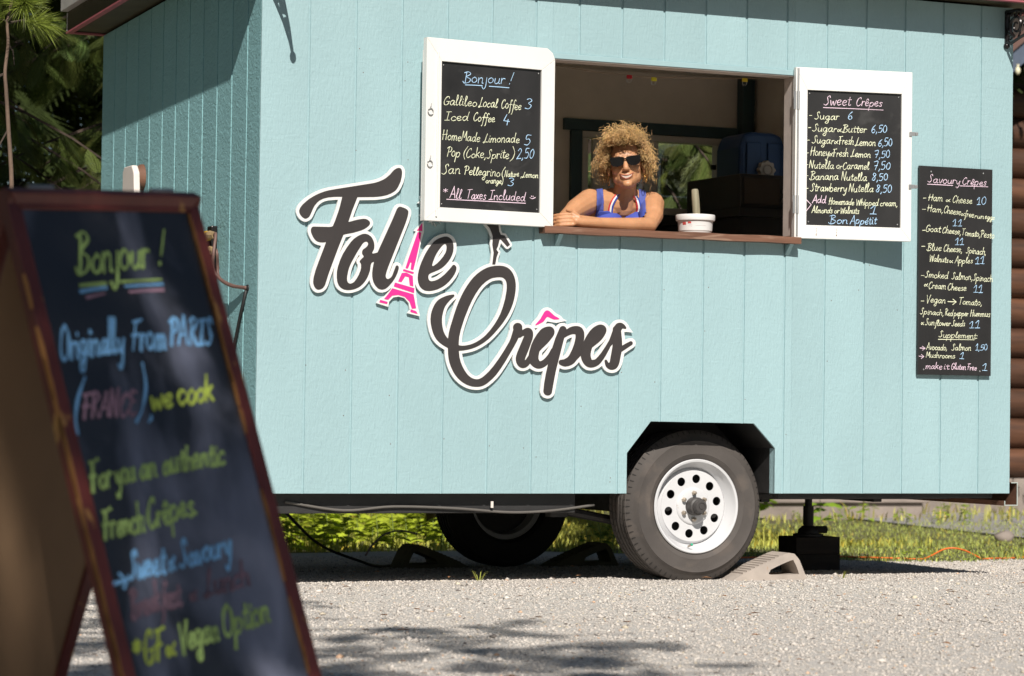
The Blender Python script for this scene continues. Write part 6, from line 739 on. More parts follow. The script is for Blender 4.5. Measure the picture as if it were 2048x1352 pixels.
LOGO_BACK=[[(0.5902,1.7434),(0.5809,1.7401),(0.5691,1.7322),(0.5612,1.7248),(0.5492,1.7104),(0.5312,1.6956),(0.5194,1.6888),(0.4996,1.6807),(0.4733,1.6738),(0.2917,1.6378),(0.2645,1.6298),(0.2388,1.6187),(0.2225,1.6101),(0.2018,1.5969),(0.1882,1.5865),(0.1723,1.572),(0.1629,1.561),(0.1558,1.5484),(0.1526,1.5385),(0.1528,1.5288),(0.1552,1.5215),(0.1597,1.5132),(0.1656,1.5057),(0.1735,1.4992),(0.1813,1.4948),(0.1878,1.4928),(0.1955,1.4923),(0.202,1.4938),(0.2122,1.4992),(0.2205,1.5071),(0.2265,1.5172),(0.2416,1.5509),(0.2502,1.5623),(0.2604,1.5713),(0.2745,1.5787),(0.2913,1.5835),(0.3251,1.5876),(0.3329,1.588),(0.3338,1.5868),(0.329,1.5657),(0.3225,1.5433),(0.312,1.5133),(0.302,1.4888),(0.2916,1.4875),(0.2254,1.4863),(0.2176,1.4833),(0.2117,1.4786),(0.208,1.4736),(0.2045,1.4648),(0.2043,1.4526),(0.2077,1.4405),(0.215,1.4261),(0.2228,1.4154),(0.2318,1.4072),(0.2384,1.4034),(0.2501,1.3993),(0.2641,1.3973),(0.2275,1.2993),(0.222,1.2807),(0.2186,1.2635),(0.2174,1.2476),(0.218,1.2403),(0.2203,1.2318),(0.2232,1.2253),(0.2298,1.2157),(0.2351,1.2107),(0.2403,1.2075),(0.2468,1.2052),(0.2533,1.2045),(0.2662,1.2065),(0.2778,1.2121),(0.2879,1.2216),(0.2961,1.2366),(0.3085,1.2762),(0.3217,1.3127),(0.3224,1.3111),(0.3192,1.2901),(0.3189,1.2741),(0.3203,1.2594),(0.3235,1.2448),(0.3291,1.2327),(0.3348,1.2255),(0.3415,1.2195),(0.3531,1.2125),(0.3691,1.2079),(0.3862,1.2072),(0.4032,1.2094),(0.4267,1.2172),(0.4423,1.226),(0.4553,1.237),(0.467,1.2505),(0.4759,1.2641),(0.4837,1.2449),(0.4934,1.2316),(0.5054,1.2208),(0.5123,1.2171),(0.5189,1.2149),(0.5269,1.2137),(0.5348,1.2139),(0.5493,1.2177),(0.5585,1.2228),(0.5732,1.2353),(0.5715,1.2278),(0.5456,1.2),(0.5207,1.1856),(0.5094,1.1703),(0.5104,1.1694),(0.5609,1.1556),(0.5645,1.1773),(0.5828,1.1954),(0.6067,1.1997),(0.6308,1.1947),(0.6511,1.1743),(0.6569,1.1447),(0.6465,1.132),(0.7014,1.1208),(0.702,1.1223),(0.689,1.1717),(0.6784,1.251),(0.6793,1.2537),(0.6855,1.24),(0.6903,1.2336),(0.6998,1.2248),(0.7079,1.2197),(0.716,1.2164),(0.7335,1.2136),(0.7429,1.2138),(0.759,1.2159),(0.7845,1.2234),(0.8086,1.2353),(0.83,1.2508),(0.8444,1.2649),(0.8626,1.288),(0.8733,1.3084),(0.8765,1.321),(0.8767,1.3286),(0.8733,1.3385),(0.8698,1.3434),(0.8641,1.3482),(0.8555,1.3518),(0.8474,1.352),(0.842,1.3504),(0.8414,1.3512),(0.8515,1.3678),(0.8576,1.3818),(0.8603,1.3906),(0.8623,1.4057),(0.8613,1.4245),(0.8583,1.4369),(0.8544,1.4455),(0.8467,1.4553),(0.8362,1.4629),(0.828,1.4664),(0.8199,1.4682),(0.8077,1.4681),(0.7929,1.4647),(0.7802,1.4602),(0.7675,1.454),(0.7555,1.4457),(0.7363,1.4261),(0.7256,1.412),(0.7149,1.3954),(0.6971,1.3611),(0.6891,1.3421),(0.6822,1.3215),(0.681,1.3219),(0.6989,1.4135),(0.7144,1.4701),(0.7138,1.5137),(0.7127,1.5151),(0.6706,1.4746),(0.6715,1.4734),(0.6789,1.4712),(0.6629,1.432),(0.6183,1.3128),(0.6167,1.326),(0.6145,1.3309),(0.6099,1.3362),(0.6045,1.3396),(0.5992,1.3409),(0.5952,1.341),(0.5886,1.3392),(0.5833,1.3358),(0.5783,1.3296),(0.5686,1.3033),(0.5615,1.2878),(0.5628,1.2957),(0.5703,1.3179),(0.6482,1.5123),(0.6548,1.535),(0.6568,1.5475),(0.656,1.5574),(0.6531,1.5635),(0.6463,1.5707),(0.6395,1.575),(0.6301,1.5789),(0.614,1.5833),(0.606,1.5843),(0.598,1.5829),(0.5941,1.5814),(0.5862,1.5755),(0.5791,1.5653),(0.5743,1.5552),(0.5598,1.5199),(0.5092,1.4102),(0.504,1.4297),(0.4983,1.4406),(0.493,1.4479),(0.4874,1.4536),(0.4807,1.4583),(0.4688,1.4637),(0.4624,1.4652),(0.4714,1.4717),(0.4804,1.4799),(0.4848,1.4859),(0.4871,1.4909),(0.4885,1.4984),(0.4876,1.5045),(0.4849,1.5106),(0.481,1.5154),(0.4751,1.5201),(0.4652,1.5251),(0.4572,1.5271),(0.4493,1.5277),(0.427,1.5247),(0.4002,1.5182),(0.408,1.542),(0.4272,1.5905),(0.4971,1.5945),(0.5367,1.6008),(0.5538,1.6059),(0.5713,1.6134),(0.5868,1.6226),(0.5998,1.6345),(0.6091,1.6486),(0.6201,1.6728),(0.6255,1.6954),(0.6265,1.7178),(0.6251,1.7249),(0.622,1.7325),(0.6183,1.7373),(0.6142,1.7407),(0.6089,1.7432),(0.6022,1.7445)],[(0.9802,1.5737),(0.976,1.5697),(0.9749,1.5646),(0.9888,1.5086),(1.0053,1.4903),(1.0167,1.4631),(1.0144,1.4289),(1.021,1.3952),(1.0159,1.3509),(0.9952,1.3439),(0.9728,1.3326),(0.9553,1.3208),(0.9351,1.3036),(0.9168,1.2835),(0.9003,1.2612),(0.8853,1.2374),(0.8699,1.208),(0.868,1.2168),(0.8639,1.223),(0.8574,1.227),(0.8493,1.2282),(0.829,1.225),(0.8157,1.2215),(0.7914,1.2114),(0.7754,1.2015),(0.7687,1.1957),(0.7604,1.1862),(0.7495,1.1684),(0.7412,1.1482),(0.7357,1.1244),(0.7351,1.1032),(0.7375,1.0846),(0.7438,1.0599),(0.7524,1.0389),(0.762,1.0234),(0.7746,1.0095),(0.7925,0.9962),(0.8146,0.9842),(0.8169,0.9593),(0.82,0.9406),(0.8254,0.922),(0.8327,0.9046),(0.8422,0.8873),(0.8525,0.8725),(0.8648,0.859),(0.8781,0.8476),(0.892,0.8382),(0.9068,0.8305),(0.9232,0.8245),(0.9396,0.8208),(0.9587,0.8193),(0.9737,0.8201),(0.9873,0.8229),(1.0036,0.8294),(1.0158,0.8365),(1.0321,0.8488),(1.051,0.8661),(1.0646,0.8807),(1.0769,0.8966),(1.0983,0.9271),(1.1252,0.9704),(1.1263,0.9694),(1.1243,0.958),(1.1242,0.9492),(1.1254,0.9416),(1.1286,0.9316),(1.1327,0.9241),(1.1398,0.9154),(1.1454,0.9106),(1.1538,0.9057),(1.1649,0.9024),(1.1788,0.9024),(1.1939,0.9073),(1.2049,0.9147),(1.2189,0.9065),(1.2329,0.9016),(1.2454,0.9002),(1.2566,0.9015),(1.2649,0.9037),(1.2662,0.9025),(1.2568,0.8504),(1.2539,0.8199),(1.2551,0.8111),(1.2578,0.8048),(1.2613,0.7998),(1.2665,0.795),(1.2721,0.7916),(1.2847,0.788),(1.2917,0.7879),(1.2987,0.7892),(1.3056,0.7919),(1.3128,0.7967),(1.318,0.8025),(1.3217,0.8095),(1.3371,0.8911),(1.3422,0.9141),(1.343,0.917),(1.3444,0.9177),(1.3571,0.9131),(1.3683,0.9118),(1.3809,0.9131),(1.3936,0.9164),(1.4047,0.921),(1.4159,0.9278),(1.4257,0.9364),(1.434,0.9459),(1.4427,0.9325),(1.4527,0.9224),(1.4655,0.9145),(1.4769,0.9109),(1.4925,0.9099),(1.5108,0.9134),(1.5278,0.9206),(1.5418,0.9308),(1.5433,0.9308),(1.5481,0.9217),(1.5563,0.9129),(1.5664,0.9064),(1.5764,0.9029),(1.5892,0.9014),(1.6006,0.9026),(1.6106,0.9061),(1.6194,0.9115),(1.629,0.9215),(1.6366,0.9362),(1.6415,0.953),(1.6478,0.9853),(1.6936,1.0141),(1.6989,1.0199),(1.702,1.0277),(1.7018,1.0354),(1.699,1.042),(1.6932,1.0481),(1.686,1.0517),(1.6788,1.0528),(1.6716,1.0521),(1.6509,1.0432),(1.6462,1.0766),(1.6468,1.0781),(1.6497,1.0779),(1.6569,1.0789),(1.687,1.0769),(1.6881,1.0776),(1.6707,1.0978),(1.6677,1.1054),(1.6562,1.1193),(1.6419,1.1277),(1.6332,1.1302),(1.6261,1.131),(1.6175,1.1303),(1.6104,1.1285),(1.5976,1.1214),(1.5808,1.1032),(1.5752,1.0893),(1.5713,1.1004),(1.5679,1.1055),(1.5621,1.111),(1.5492,1.1179),(1.5349,1.1205),(1.5193,1.1186),(1.501,1.1109),(1.4813,1.0971),(1.4674,1.0826),(1.4593,1.0951),(1.449,1.1038),(1.4373,1.1089),(1.4232,1.1113),(1.4119,1.1111),(1.3993,1.1092),(1.3894,1.1066),(1.3783,1.1017),(1.3712,1.1064),(1.3641,1.1089),(1.3571,1.1099),(1.3487,1.109),(1.3417,1.1066),(1.3361,1.1033),(1.3306,1.0979),(1.3265,1.0909),(1.3251,1.0906),(1.3164,1.0992),(1.3039,1.1048),(1.2899,1.1061),(1.2746,1.1041),(1.2828,1.1142),(1.3262,1.1088),(1.3745,1.1197),(1.354,1.1287),(1.3518,1.1332),(1.3481,1.1369),(1.3426,1.1406),(1.3242,1.1491),(1.3027,1.1662),(1.296,1.1703),(1.2861,1.1736),(1.2764,1.1729),(1.2694,1.1706),(1.2639,1.1673),(1.2556,1.1594),(1.2379,1.1298),(1.22,1.1107),(1.214,1.1029),(1.2125,1.0991),(1.212,1.0933),(1.2051,1.0963),(1.1967,1.0981),(1.187,1.0978),(1.1801,1.0961),(1.1744,1.1045),(1.1681,1.1106),(1.1604,1.1149),(1.1521,1.1173),(1.1438,1.1177),(1.1355,1.1164),(1.1286,1.1137),(1.1218,1.1093),(1.115,1.1019),(1.1112,1.094),(1.1097,1.0851),(1.1107,1.0751),(1.1008,1.0433),(1.0928,1.0254),(1.0553,0.9679),(1.0212,0.9232),(1.0072,0.9079),(0.9917,0.8935),(0.9796,0.8839),(0.9701,0.8786),(0.9633,0.877),(0.9537,0.8777),(0.9455,0.8806),(0.9357,0.8865),(0.9288,0.8926),(0.9207,0.9025),(0.9059,0.9273),(0.8973,0.9497),(0.8938,0.9696),(0.9183,0.9736),(0.9413,0.9794),(0.9589,0.9857),(0.982,0.997),(1.0037,1.0105),(1.0198,1.0225),(1.0398,1.0406),(1.0578,1.0593),(1.0798,1.0844),(1.097,1.1067),(1.1122,1.1306),(1.1224,1.1499),(1.1335,1.1754),(1.1399,1.1958),(1.1455,1.2225),(1.1483,1.2467),(1.148,1.2707),(1.1432,1.2946),(1.1356,1.3133),(1.1236,1.3306),(1.1096,1.3428),(1.0948,1.3502),(1.0754,1.3549),(1.0504,1.3559),(1.0541,1.3762),(1.0623,1.3992),(1.0609,1.4037),(1.0543,1.4115),(1.0593,1.4218),(1.0635,1.4371),(1.0645,1.4378),(1.0869,1.416),(1.0925,1.4141),(1.0983,1.4156),(1.1116,1.4259),(1.1142,1.4289),(1.1152,1.4327),(1.1136,1.4377),(1.0874,1.4765),(1.0822,1.4795),(1.0694,1.4807),(1.0642,1.4901),(1.0603,1.5165),(1.0492,1.5728),(1.046,1.5759),(1.0418,1.5771),(0.9843,1.5747)],[(0.3901,1.4402),(0.3942,1.441),(0.3961,1.4404),(0.3878,1.4325),(0.3736,1.4153),(0.3568,1.3909),(0.3456,1.3719),(0.343,1.3671),(0.3424,1.3683),(0.3693,1.4357)],[(0.7998,1.3997),(0.8006,1.4007),(0.8015,1.3985),(0.797,1.3884),(0.7803,1.3665),(0.7796,1.3658),(0.7787,1.3665),(0.7791,1.3677),(0.7852,1.3792)],[(0.4278,1.3652),(0.4295,1.3654),(0.432,1.3604),(0.4217,1.3489),(0.419,1.3439),(0.4178,1.3389),(0.4191,1.3316),(0.4243,1.3244),(0.4245,1.3133),(0.4227,1.3046),(0.4138,1.2842),(0.4072,1.2733),(0.3993,1.2632),(0.3958,1.2605),(0.3919,1.2594),(0.3909,1.2629),(0.3922,1.2802),(0.3963,1.3),(0.4007,1.3137),(0.407,1.3275)],[(0.8046,1.3136),(0.806,1.3147),(0.8069,1.3137),(0.8003,1.3072),(0.7794,1.2911),(0.7647,1.2836),(0.7526,1.2807),(0.7512,1.2807),(0.7504,1.2831),(0.7512,1.2884),(0.7886,1.3044)],[(1.0412,1.2799),(1.06,1.2818),(1.0682,1.281),(1.0721,1.2784),(1.0752,1.2747),(1.0782,1.2622),(1.0776,1.2382),(1.073,1.2116),(1.0623,1.1722),(1.0518,1.1454),(1.0411,1.125),(1.0254,1.1007),(1.0074,1.0776),(0.992,1.061),(0.9758,1.0472),(0.9582,1.0354),(0.942,1.027),(0.9231,1.0203),(0.9081,1.0171),(0.8918,1.0158),(0.8924,1.0297),(0.8966,1.0548),(0.9049,1.0838),(0.9201,1.1268),(0.9352,1.1623),(0.9488,1.1903),(0.9603,1.2108),(0.9723,1.2287),(0.9855,1.2455),(0.9972,1.2572),(1.0135,1.2692),(1.0271,1.2763)],[(0.8641,1.1992),(0.8654,1.1992),(0.8651,1.198),(0.8543,1.1726),(0.8423,1.1385),(0.8212,1.0692),(0.8206,1.0676),(0.8196,1.0705),(0.8154,1.0903),(0.8144,1.1115),(0.8167,1.1303),(0.8219,1.1492),(0.8269,1.1606),(0.8335,1.1695),(0.8472,1.1845)],[(1.2375,1.0858),(1.2404,1.0858),(1.229,1.0738),(1.2278,1.0767),(1.2231,1.0841),(1.2316,1.084)],[(1.3978,1.0489),(1.4006,1.049),(1.3969,1.0311),(1.3915,1.0144),(1.3843,0.9977),(1.3712,0.9757),(1.3675,0.9727),(1.3591,0.9684),(1.3567,0.9678),(1.3572,0.9716),(1.3752,1.0382),(1.3861,1.0444)],[(1.5595,1.0476),(1.5601,1.0486),(1.5612,1.0476),(1.556,1.0383),(1.5302,1.0008),(1.515,0.9825),(1.5032,0.9708),(1.5018,0.9746),(1.5021,0.981),(1.5072,1.0016),(1.5391,1.0254),(1.5487,1.0345)],[(1.2934,1.0109),(1.2945,1.011),(1.2941,1.0096),(1.2763,0.9814),(1.2592,0.9633),(1.258,0.9632),(1.2614,0.9811)]]
LOGO_STARS=[[(0.7393,1.5925),(0.7194,1.5899),(0.7122,1.5723),(0.704,1.589),(0.6841,1.5894),(0.6989,1.6023),(0.6937,1.6201),(0.711,1.6114),(0.7278,1.6221),(0.7237,1.6037)],[(0.7324,1.5199),(0.7175,1.5269),(0.7036,1.5175),(0.7065,1.5331),(0.6931,1.5423),(0.7099,1.5449),(0.7155,1.5599),(0.7228,1.546),(0.7398,1.5461),(0.7276,1.5348)],[(0.7728,1.517),(0.7592,1.514),(0.7556,1.5014),(0.7486,1.5124),(0.7347,1.5114),(0.744,1.5212),(0.7391,1.5331),(0.7518,1.5282),(0.7626,1.5366),(0.7612,1.5237)],[(0.7909,1.5073),(0.7754,1.5082),(0.7671,1.4959),(0.7637,1.5098),(0.7488,1.5129),(0.7621,1.5206),(0.7611,1.5349),(0.7727,1.5258),(0.7871,1.5314),(0.781,1.5181)]]
# ------------------------------------------------------------------ signs
def wallM(y): return lambda a, b_, h=0: (a, y-h, b_)
LG = thing('logo_sign', 'large cut-out Folie Crêpes lettering sign in black and pink on a white backing', 'sign', (1.3, -.012, 1.1))
V, F = fill2d(LOGO_BACK+LOGO_STARS, .012, lambda a, b_, h: (a, -.0105-h, b_)); m = MB(); m.add(V, F); m.obj('backing_board', m_signwhite, LG)
def printed(name, cs, mt, y): V, F = fill2d(cs, .0012, lambda a, b_, h: (a, y-h, b_)); m = MB(); m.add(V, F); return m.obj(name, mt, LG)
for i, cs in enumerate(LOGO_LETTERS): printed('letter', cs, m_vinylblack, -.0175-.0004*(i % 3))
printed('dancer_figure', LOGO_DANCER, m_vinylblack, -.0173)
V = []; F = []; m = MB()
for cs in LOGO_PINK[:-1]: v, f = fill2d(cs, .0012, lambda a, b_, h: (a, -.0176-h, b_)); m.add(v, f)
m.obj('tower_print', m_pink, LG); printed('accent', LOGO_PINK[-1], m_pink, -.0176)
MBD = thing('menu_board', 'tall black savoury crêpes menu board screwed to the wall at the right', 'sign', (3.32, -.01, .92))
m = MB(); m.b2(3.1195, 3.5105, -.0215, -.008, .922, 1.8655); bo = m.obj('slate_board', m_savoury, MBD, bevel=.0015)
lettering(text_strokes(SAV, 1), .0028, lambda u, v, h: (u, -.0217-h, v), INK, MBD)
m = MB()
for x, z in ((3.18, 1.84), (3.46, 1.845), (3.15, .945), (3.45, .942)): m.ball((x, -.0216, z), .004, 8)
m.obj('screw', m_galv, MBD, smooth=True)
m = MB()
for x in (3.2, 3.42): m.b2(x, x+.02, -.0075, -.0005, .93, 1.85)
m.obj('batten', m_dark, MBD)
# folding pavement sign in the shade, close to the viewer
aA, tl_ = .4446, .0495; rd = Vector((math.cos(aA), math.sin(aA), tl_)).normalized(); td = Vector((math.sin(aA), -math.cos(aA), 0)); ctr = Vector((-1.9391, -5.1433, 1.1666))
def leafM(sgn):
    dn = (td*(.453 if sgn > 0 else -.475)+rd*.0145-Vector((0, 0, 1.1666))).normalized(); n = rd.cross(dn).normalized()
    if n.dot(td)*sgn < 0: n = -n
    return (lambda u, v, h=0: tuple(ctr+rd*u+dn*v+n*h)), dn, n
AF_ = thing('pavement_sign', 'red-brown framed folding chalkboard sign standing close by, out of focus', 'sign', (-2.06, -5.2, 0))
for sgn in (1, -1):
    M3, dn, n = leafM(sgn); L0, L1 = -.3808, .1113; VB = 1.245
    P = [(L0+.030, .043), (L1-.030, .043), (L1-.030, VB-.13), (L0+.030, VB-.13)]
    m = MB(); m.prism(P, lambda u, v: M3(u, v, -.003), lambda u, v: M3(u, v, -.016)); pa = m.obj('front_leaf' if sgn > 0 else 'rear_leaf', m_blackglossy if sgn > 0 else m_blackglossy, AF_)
    m = MB(); m.prism(P, lambda u, v: M3(u, v, -.0165), lambda u, v: M3(u, v, -.0195)); m.obj('hardboard_back', m_hardboard, pa)
    rails = [[(L0, 0), (L1, 0), (L1-.032, .045), (L0+.032, .045)]], [[(L0, .0008), (L0+.032, .0458), (L0+.032, VB), (L0, VB)]], [[(L1, .0008), (L1, VB), (L1-.032, VB), (L1-.032, .0458)]], [[(L0+.0325, VB-.145), (L1-.0325, VB-.145), (L1-.0325, VB-.10), (L0+.0325, VB-.10)]]
    for (P2,) in rails: m = MB(); m.prism(P2, lambda u, v: M3(u, v, .003), lambda u, v: M3(u, v, -.026)); m.obj('frame_rail', m_frame, pa, bevel=.004)
    if sgn > 0:
        for k in range(30):                            # orange strips on the stile corners: painted highlight as well as worn paint
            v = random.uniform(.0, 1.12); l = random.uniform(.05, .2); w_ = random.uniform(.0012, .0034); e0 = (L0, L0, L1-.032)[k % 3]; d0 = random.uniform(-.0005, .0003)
            m = MB(); m.prism([(e0-.0008, v), (e0+w_, v+l*.3), (e0+w_*.6, v+l*.7), (e0-.0008, v+l)], lambda u, v: M3(u, v, .0034+.00004*k), lambda u, v: M3(u, v, -.006)); m.obj('edge_glint_wear', m_glintwear, pa)
    if sgn > 0: lettering(text_strokes(AF, -1, .36), .0078, lambda u, v, h: M3(u, -v, -.0031+h), INKA, pa)
for u in (-.29, .02): m = MB(); m.tube([tuple(ctr+rd*(u-.03)), tuple(ctr+rd*(u+.03))], .006, 8); m.obj('hinge', m_galv, AF_)
# ------------------------------------------------------------------ small things round the trailer
def chock(loc, rz, m, label, sc=1.):
    t = thing('wheel_chock', label, 'wheel chock', loc, 'wheel chocks', local=True); t.rotation_euler = (0, 0, rz); t.scale = (sc,)*3
    out = [(0, 0), (.38, 0), (.335, .095), (.312, .118), (.285, .122), (.26, .115), (.16, .075), (.07, .037), (.02, .012)]
    hole = catm([(.195, .026), (.322, .026), (.335, .034), (.312, .082), (.295, .088), (.205, .054), (.19, .042)], 4, True)
    V, F = fill2d([out, [(p[0], p[1]) for p in hole]], .15, lambda a, b_, h: (a, h, b_)); mm = MB(); mm.add(V, F); mm.obj('body', m, t, bevel=.003)
    for k in range(12): r = MB(); f = k/11; x, z = .375+(.338-.375)*f, .010+(.088-.010)*f; r.tube([(x+.001, -.074, z), (x+.001, .074, z)], .0028, 5); r.obj('rib', m, t)
    for k in range(10): r = MB(); f = k/9; x, z = .06+.18*f, .034+.073*f; r.b2(x-.003, x+.003, -.07, .07, z-.004, z+.003); r.obj('rib', m, t)
    return t
chock((2.235, .15, -.002), 0, m_concrete, 'dusty grey plastic wheel chock against the near tyre')
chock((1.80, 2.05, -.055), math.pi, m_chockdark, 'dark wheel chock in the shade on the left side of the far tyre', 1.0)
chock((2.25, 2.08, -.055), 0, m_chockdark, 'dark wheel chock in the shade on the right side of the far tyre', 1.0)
def block(name, label, x0, x1, y0, y1, z0, z1): m = MB(); m.b2(x0, x1, y0, y1, z0, z1); return tag(m.obj(name, m_timber, bevel=.004), label, 'timber block', 'timber blocks under the jack')
block('timber_block', 'lower dark timber block lying on the gravel under the jack', 3.078, 3.318, .97, 1.14, -.026, .058)
block('timber_block', 'upper dark timber block carrying the jack foot', 3.074, 3.320, .975, 1.15, .0585, .1415)
m = MB(); m.tube([tuple(p) for p in catm([(.25, .45, .33), (.5, .9, .22), (.75, 1.4, .13), (.95, 1.7, .06), (1.15, 1.85, .0), (1.35, 2.1, -.045), (1.55, 2.3, -.05), (1.8, 2.5, -.058)], 6)], .007, 7)
tag(m.obj('power_cable', m_wire, smooth=True), 'black cable hanging from the trailer frame down onto the shaded gravel', 'cable')
cd = [(x, y, gz(y)+z) for x, y, z in ((3.6, 2.8, .01), (4.2, 2.75, .012), (4.37, 2.72, .012), (4.62, 2.46, .006), (4.78, 2.5, .004), (4.95, 2.55, .055), (5.03, 2.5, .05), (5.06, 2.36, .004), (5.02, 2.3, .002), (5.06, 2.24, .008), (5.36, 2.46, .002), (6.0, 2.7, .02))]
m = MB(); m.tube([tuple(p) for p in catm(cd, 6)], .0048, 7); tag(m.obj('extension_cord', m_orange, smooth=True), 'orange extension cord lying along the edge of the grass', 'cord')
m = MB(); m.tube([tuple(p) for p in catm([(2.08, 4.2, -.115), (2.16, 4.3, -.06), (2.28, 4.4, .0), (2.40, 4.45, .015), (2.50, 4.45, -.005)], 6)], .006, 6); tag(m.obj('stick', m_hose, smooth=True), 'bent brown stick in front of the weeds', 'stick')
# bucket with a wooden handle standing in it, on the sill
m_tub = mat('white plastic tub', (.74, .73, .71), .4, var=.03)
bk = thing('bucket', 'white plastic tub with red print standing on the sill, full and lidless', 'bucket', (2.05, .11, 1.524), local=True); bk.scale = (.93, .93, .98)
m = MB(); m.lathe([(.0005, 0), (.074, 0), (.0765, .003), (.084, .052), (.0845, .056), (.092, .056), (.093, .059), (.0935, .078), (.092, .082), (.087, .082), (.085, .076), (.080, .01), (.0005, .008)], (0, 0, 0), (0, 0, 1), 48); m.obj('tub', m_tub, bk, smooth=True, angle=35)
m = MB(); m.lathe([(.0005, .068), (.06, .066), (.0835, .062)], (0, 0, 0), (0, 0, 1), 32); m.obj('batter', mat('batter', (.5, .42, .3), .5), bk, smooth=True)
def wrap(a0, a1, z0, z1, mt, name):
    V = []; n = 8
    for k in range(n+1):
        a = a0+(a1-a0)*k/n
        for z in (z0, z1): r = .0768+(z-.003)*(.0075/.049)+.0007; V.append((r*math.cos(a), r*math.sin(a), z))
    m = MB(); m.add(V, [(2*k, 2*k+2, 2*k+3, 2*k+1) for k in range(n)]); m.obj(name, mt, bk)
m_redprint = mat('faded red print', (.55, .08, .07), .5); m_greyprint = mat('grey print', (.45, .42, .42), .6)
ac = math.atan2(-.914, -.405)
wrap(ac-.86, ac-.62, .034, .047, m_redprint, 'label_print'); wrap(ac-.5, ac-.3, .040, .048, m_redprint, 'label_print')
for k in range(4): wrap(ac-.45, ac-.22, .014+.006*k, .0155+.006*k, m_greyprint, 'label_print')
wrap(ac-.05, ac+.7, .018, .0192, m_greyprint, 'label_print'); wrap(ac-.05, ac+.6, .03, .0312, m_greyprint, 'label_print')
m = MB(); m.lathe([(.0005, -.02), (.0145, -.02), (.0165, .04), (.017, .09), (.0155, .128), (.012, .134), (.0005, .135)], (0, 0, 0), (-.09, 0, 1), 20)
sp = m.obj('ladle', mat('worn grey wood', (.27, .24, .16), .7, var=.25, vs=(60, 60, 8)), smooth=True, angle=40); sp.location = (2.055, .105, 1.585); tag(sp, 'grey wooden handle standing up out of the white tub', 'ladle')
# line of bulldog clips across the window
strp = [(1.28, .13, 2.232), (1.55, .13, 2.208), (1.73, .13, 2.2035), (1.85, .13, 2.2015), (2.3, .13, 2.2235), (2.478, .13, 2.236)]
m = MB(); m.tube([tuple(p) for p in catm(strp, 5)], .0012, 5); tag(m.obj('string', mat('brown string', (.30, .20, .13), .8)), 'thin brown string across the top of the serving window', 'string')
def clip(x, z, col, label):
    t = thing('binder_clip', label, 'clip', (x, .13, z), 'binder clips on the string', local=True)
    m = MB(); m.prism([(-.006, -.012), (.006, -.012), (.0015, .004), (-.0015, .004)], lambda y, z_: (-.012, y, z_), lambda y, z_: (.012, y, z_)); m.obj('jaw', mat('clip '+label[:6], col, .4), t)
    m = MB()
    for s in (-1, 1): m.tube([(s*.011, 0, -.012), (s*.010, .003, -.024), (s*.004, .005, -.029), (s*.003, .006, -.022)], .0011, 5)
    m.obj('handle', m_galv, t)
clip(1.728, 2.2, (.45, .02, .03), 'red binder clip on the string'); clip(1.848, 2.197, (.62, .55, .03), 'yellow binder clip next to the red one on the string'); clip(2.3, 2.222, (.66, .48, .03), 'yellow binder clip at the right end of the string')
# inside the trailer: water container, oven, griddle shelf, bottles
jc = thing('water_container', 'blue plastic water container with a white scalloped cap, upright inside the trailer', 'container', (3.40, 2.05, 1.93))
m_blue = mat('deep blue plastic', (.025, .075, .21), .4, var=.08)
P = [(3.265, 1.93), (3.265, 2.12), (3.29, 2.19), (3.34, 2.205), (3.46, 2.205), (3.515, 2.19), (3.54, 2.12), (3.54, 1.93)]
m = MB(); m.prism(P, lambda x, z: (x, 1.93, z), lambda x, z: (x, 2.2, z)); m.obj('body', m_blue, jc, bevel=.02)
for x0, x1 in ((3.30, 3.385), (3.425, 3.50)): m = MB(); m.b2(x0, x1, 1.918, 1.928, 1.96, 2.15); m.obj('rib', m_blue, jc, bevel=.006)
m = MB(); m.prism([((.046+.004*math.cos(8*a))*math.cos(a)+3.405, (.046+.004*math.cos(8*a))*math.sin(a)+2.005) for a in np.linspace(0, 6.283, 65)[:-1]], lambda x, z: (x, 1.925, z), lambda x, z: (x, 1.885, z)); m.obj('cap', mat('off-white plastic cap', (.60, .54, .46), .5), jc, bevel=.003)
m = MB(); m.lathe([(.027, 0), (.029, .004), (.024, .005), (.022, .001)], (3.405, 1.884, 2.005), (0, -1, 0), 24); m.obj('cap_ring', mat('cap ring', (.45, .40, .34), .5), jc)
ov = thing('oven', 'black countertop oven with chrome knobs inside the trailer', 'oven', (2.95, 1.6, 1.75))
m = MB(); m.b2(2.95, 3.5, 1.35, 1.92, 1.755, 1.925); m.obj('case', m_dark, ov, bevel=.006)
m = MB(); m.b2(2.97, 3.17, 1.343, 1.349, 1.775, 1.905); m.obj('door', mat('brown oven glass', (.05, .04, .035), .25), ov)
for z in (1.80, 1.845): m = MB(); m.lathe([(.014, 0), (.012, .016), (.0005, .018)], (3.2, 1.349, z), (0, -1, 0), 14); m.obj('knob', m_galv, ov, smooth=True, angle=40)
for k in range(4): m = MB(); m.b2(3.27, 3.36, 1.343, 1.349, 1.785+.03*k, 1.79+.03*k); m.obj('vent_slot', m_jamb, ov)
tb = thing('oven_table', 'dark cabinet carrying the oven inside the trailer', 'cabinet', (3.1, 1.6, .45))
m = MB(); m.b2(2.92, 3.52, 1.30, 2.30, 1.71, 1.752); m.obj('top', m_dark, tb); m = MB(); m.b2(2.95, 3.5, 1.34, 2.28, .45, 1.708); m.obj('carcass', m_dark, tb)
m = MB(); m.b2(.10, .9, 1.5, 2.3, .45, 1.5); tag(m.obj('cupboard', m_white), 'pale cupboard deep inside at the left end of the trailer', 'cupboard')
sh = thing('back_counter', 'low rear counter under the back window inside the trailer', 'counter', (2.0, 2.1, .45))
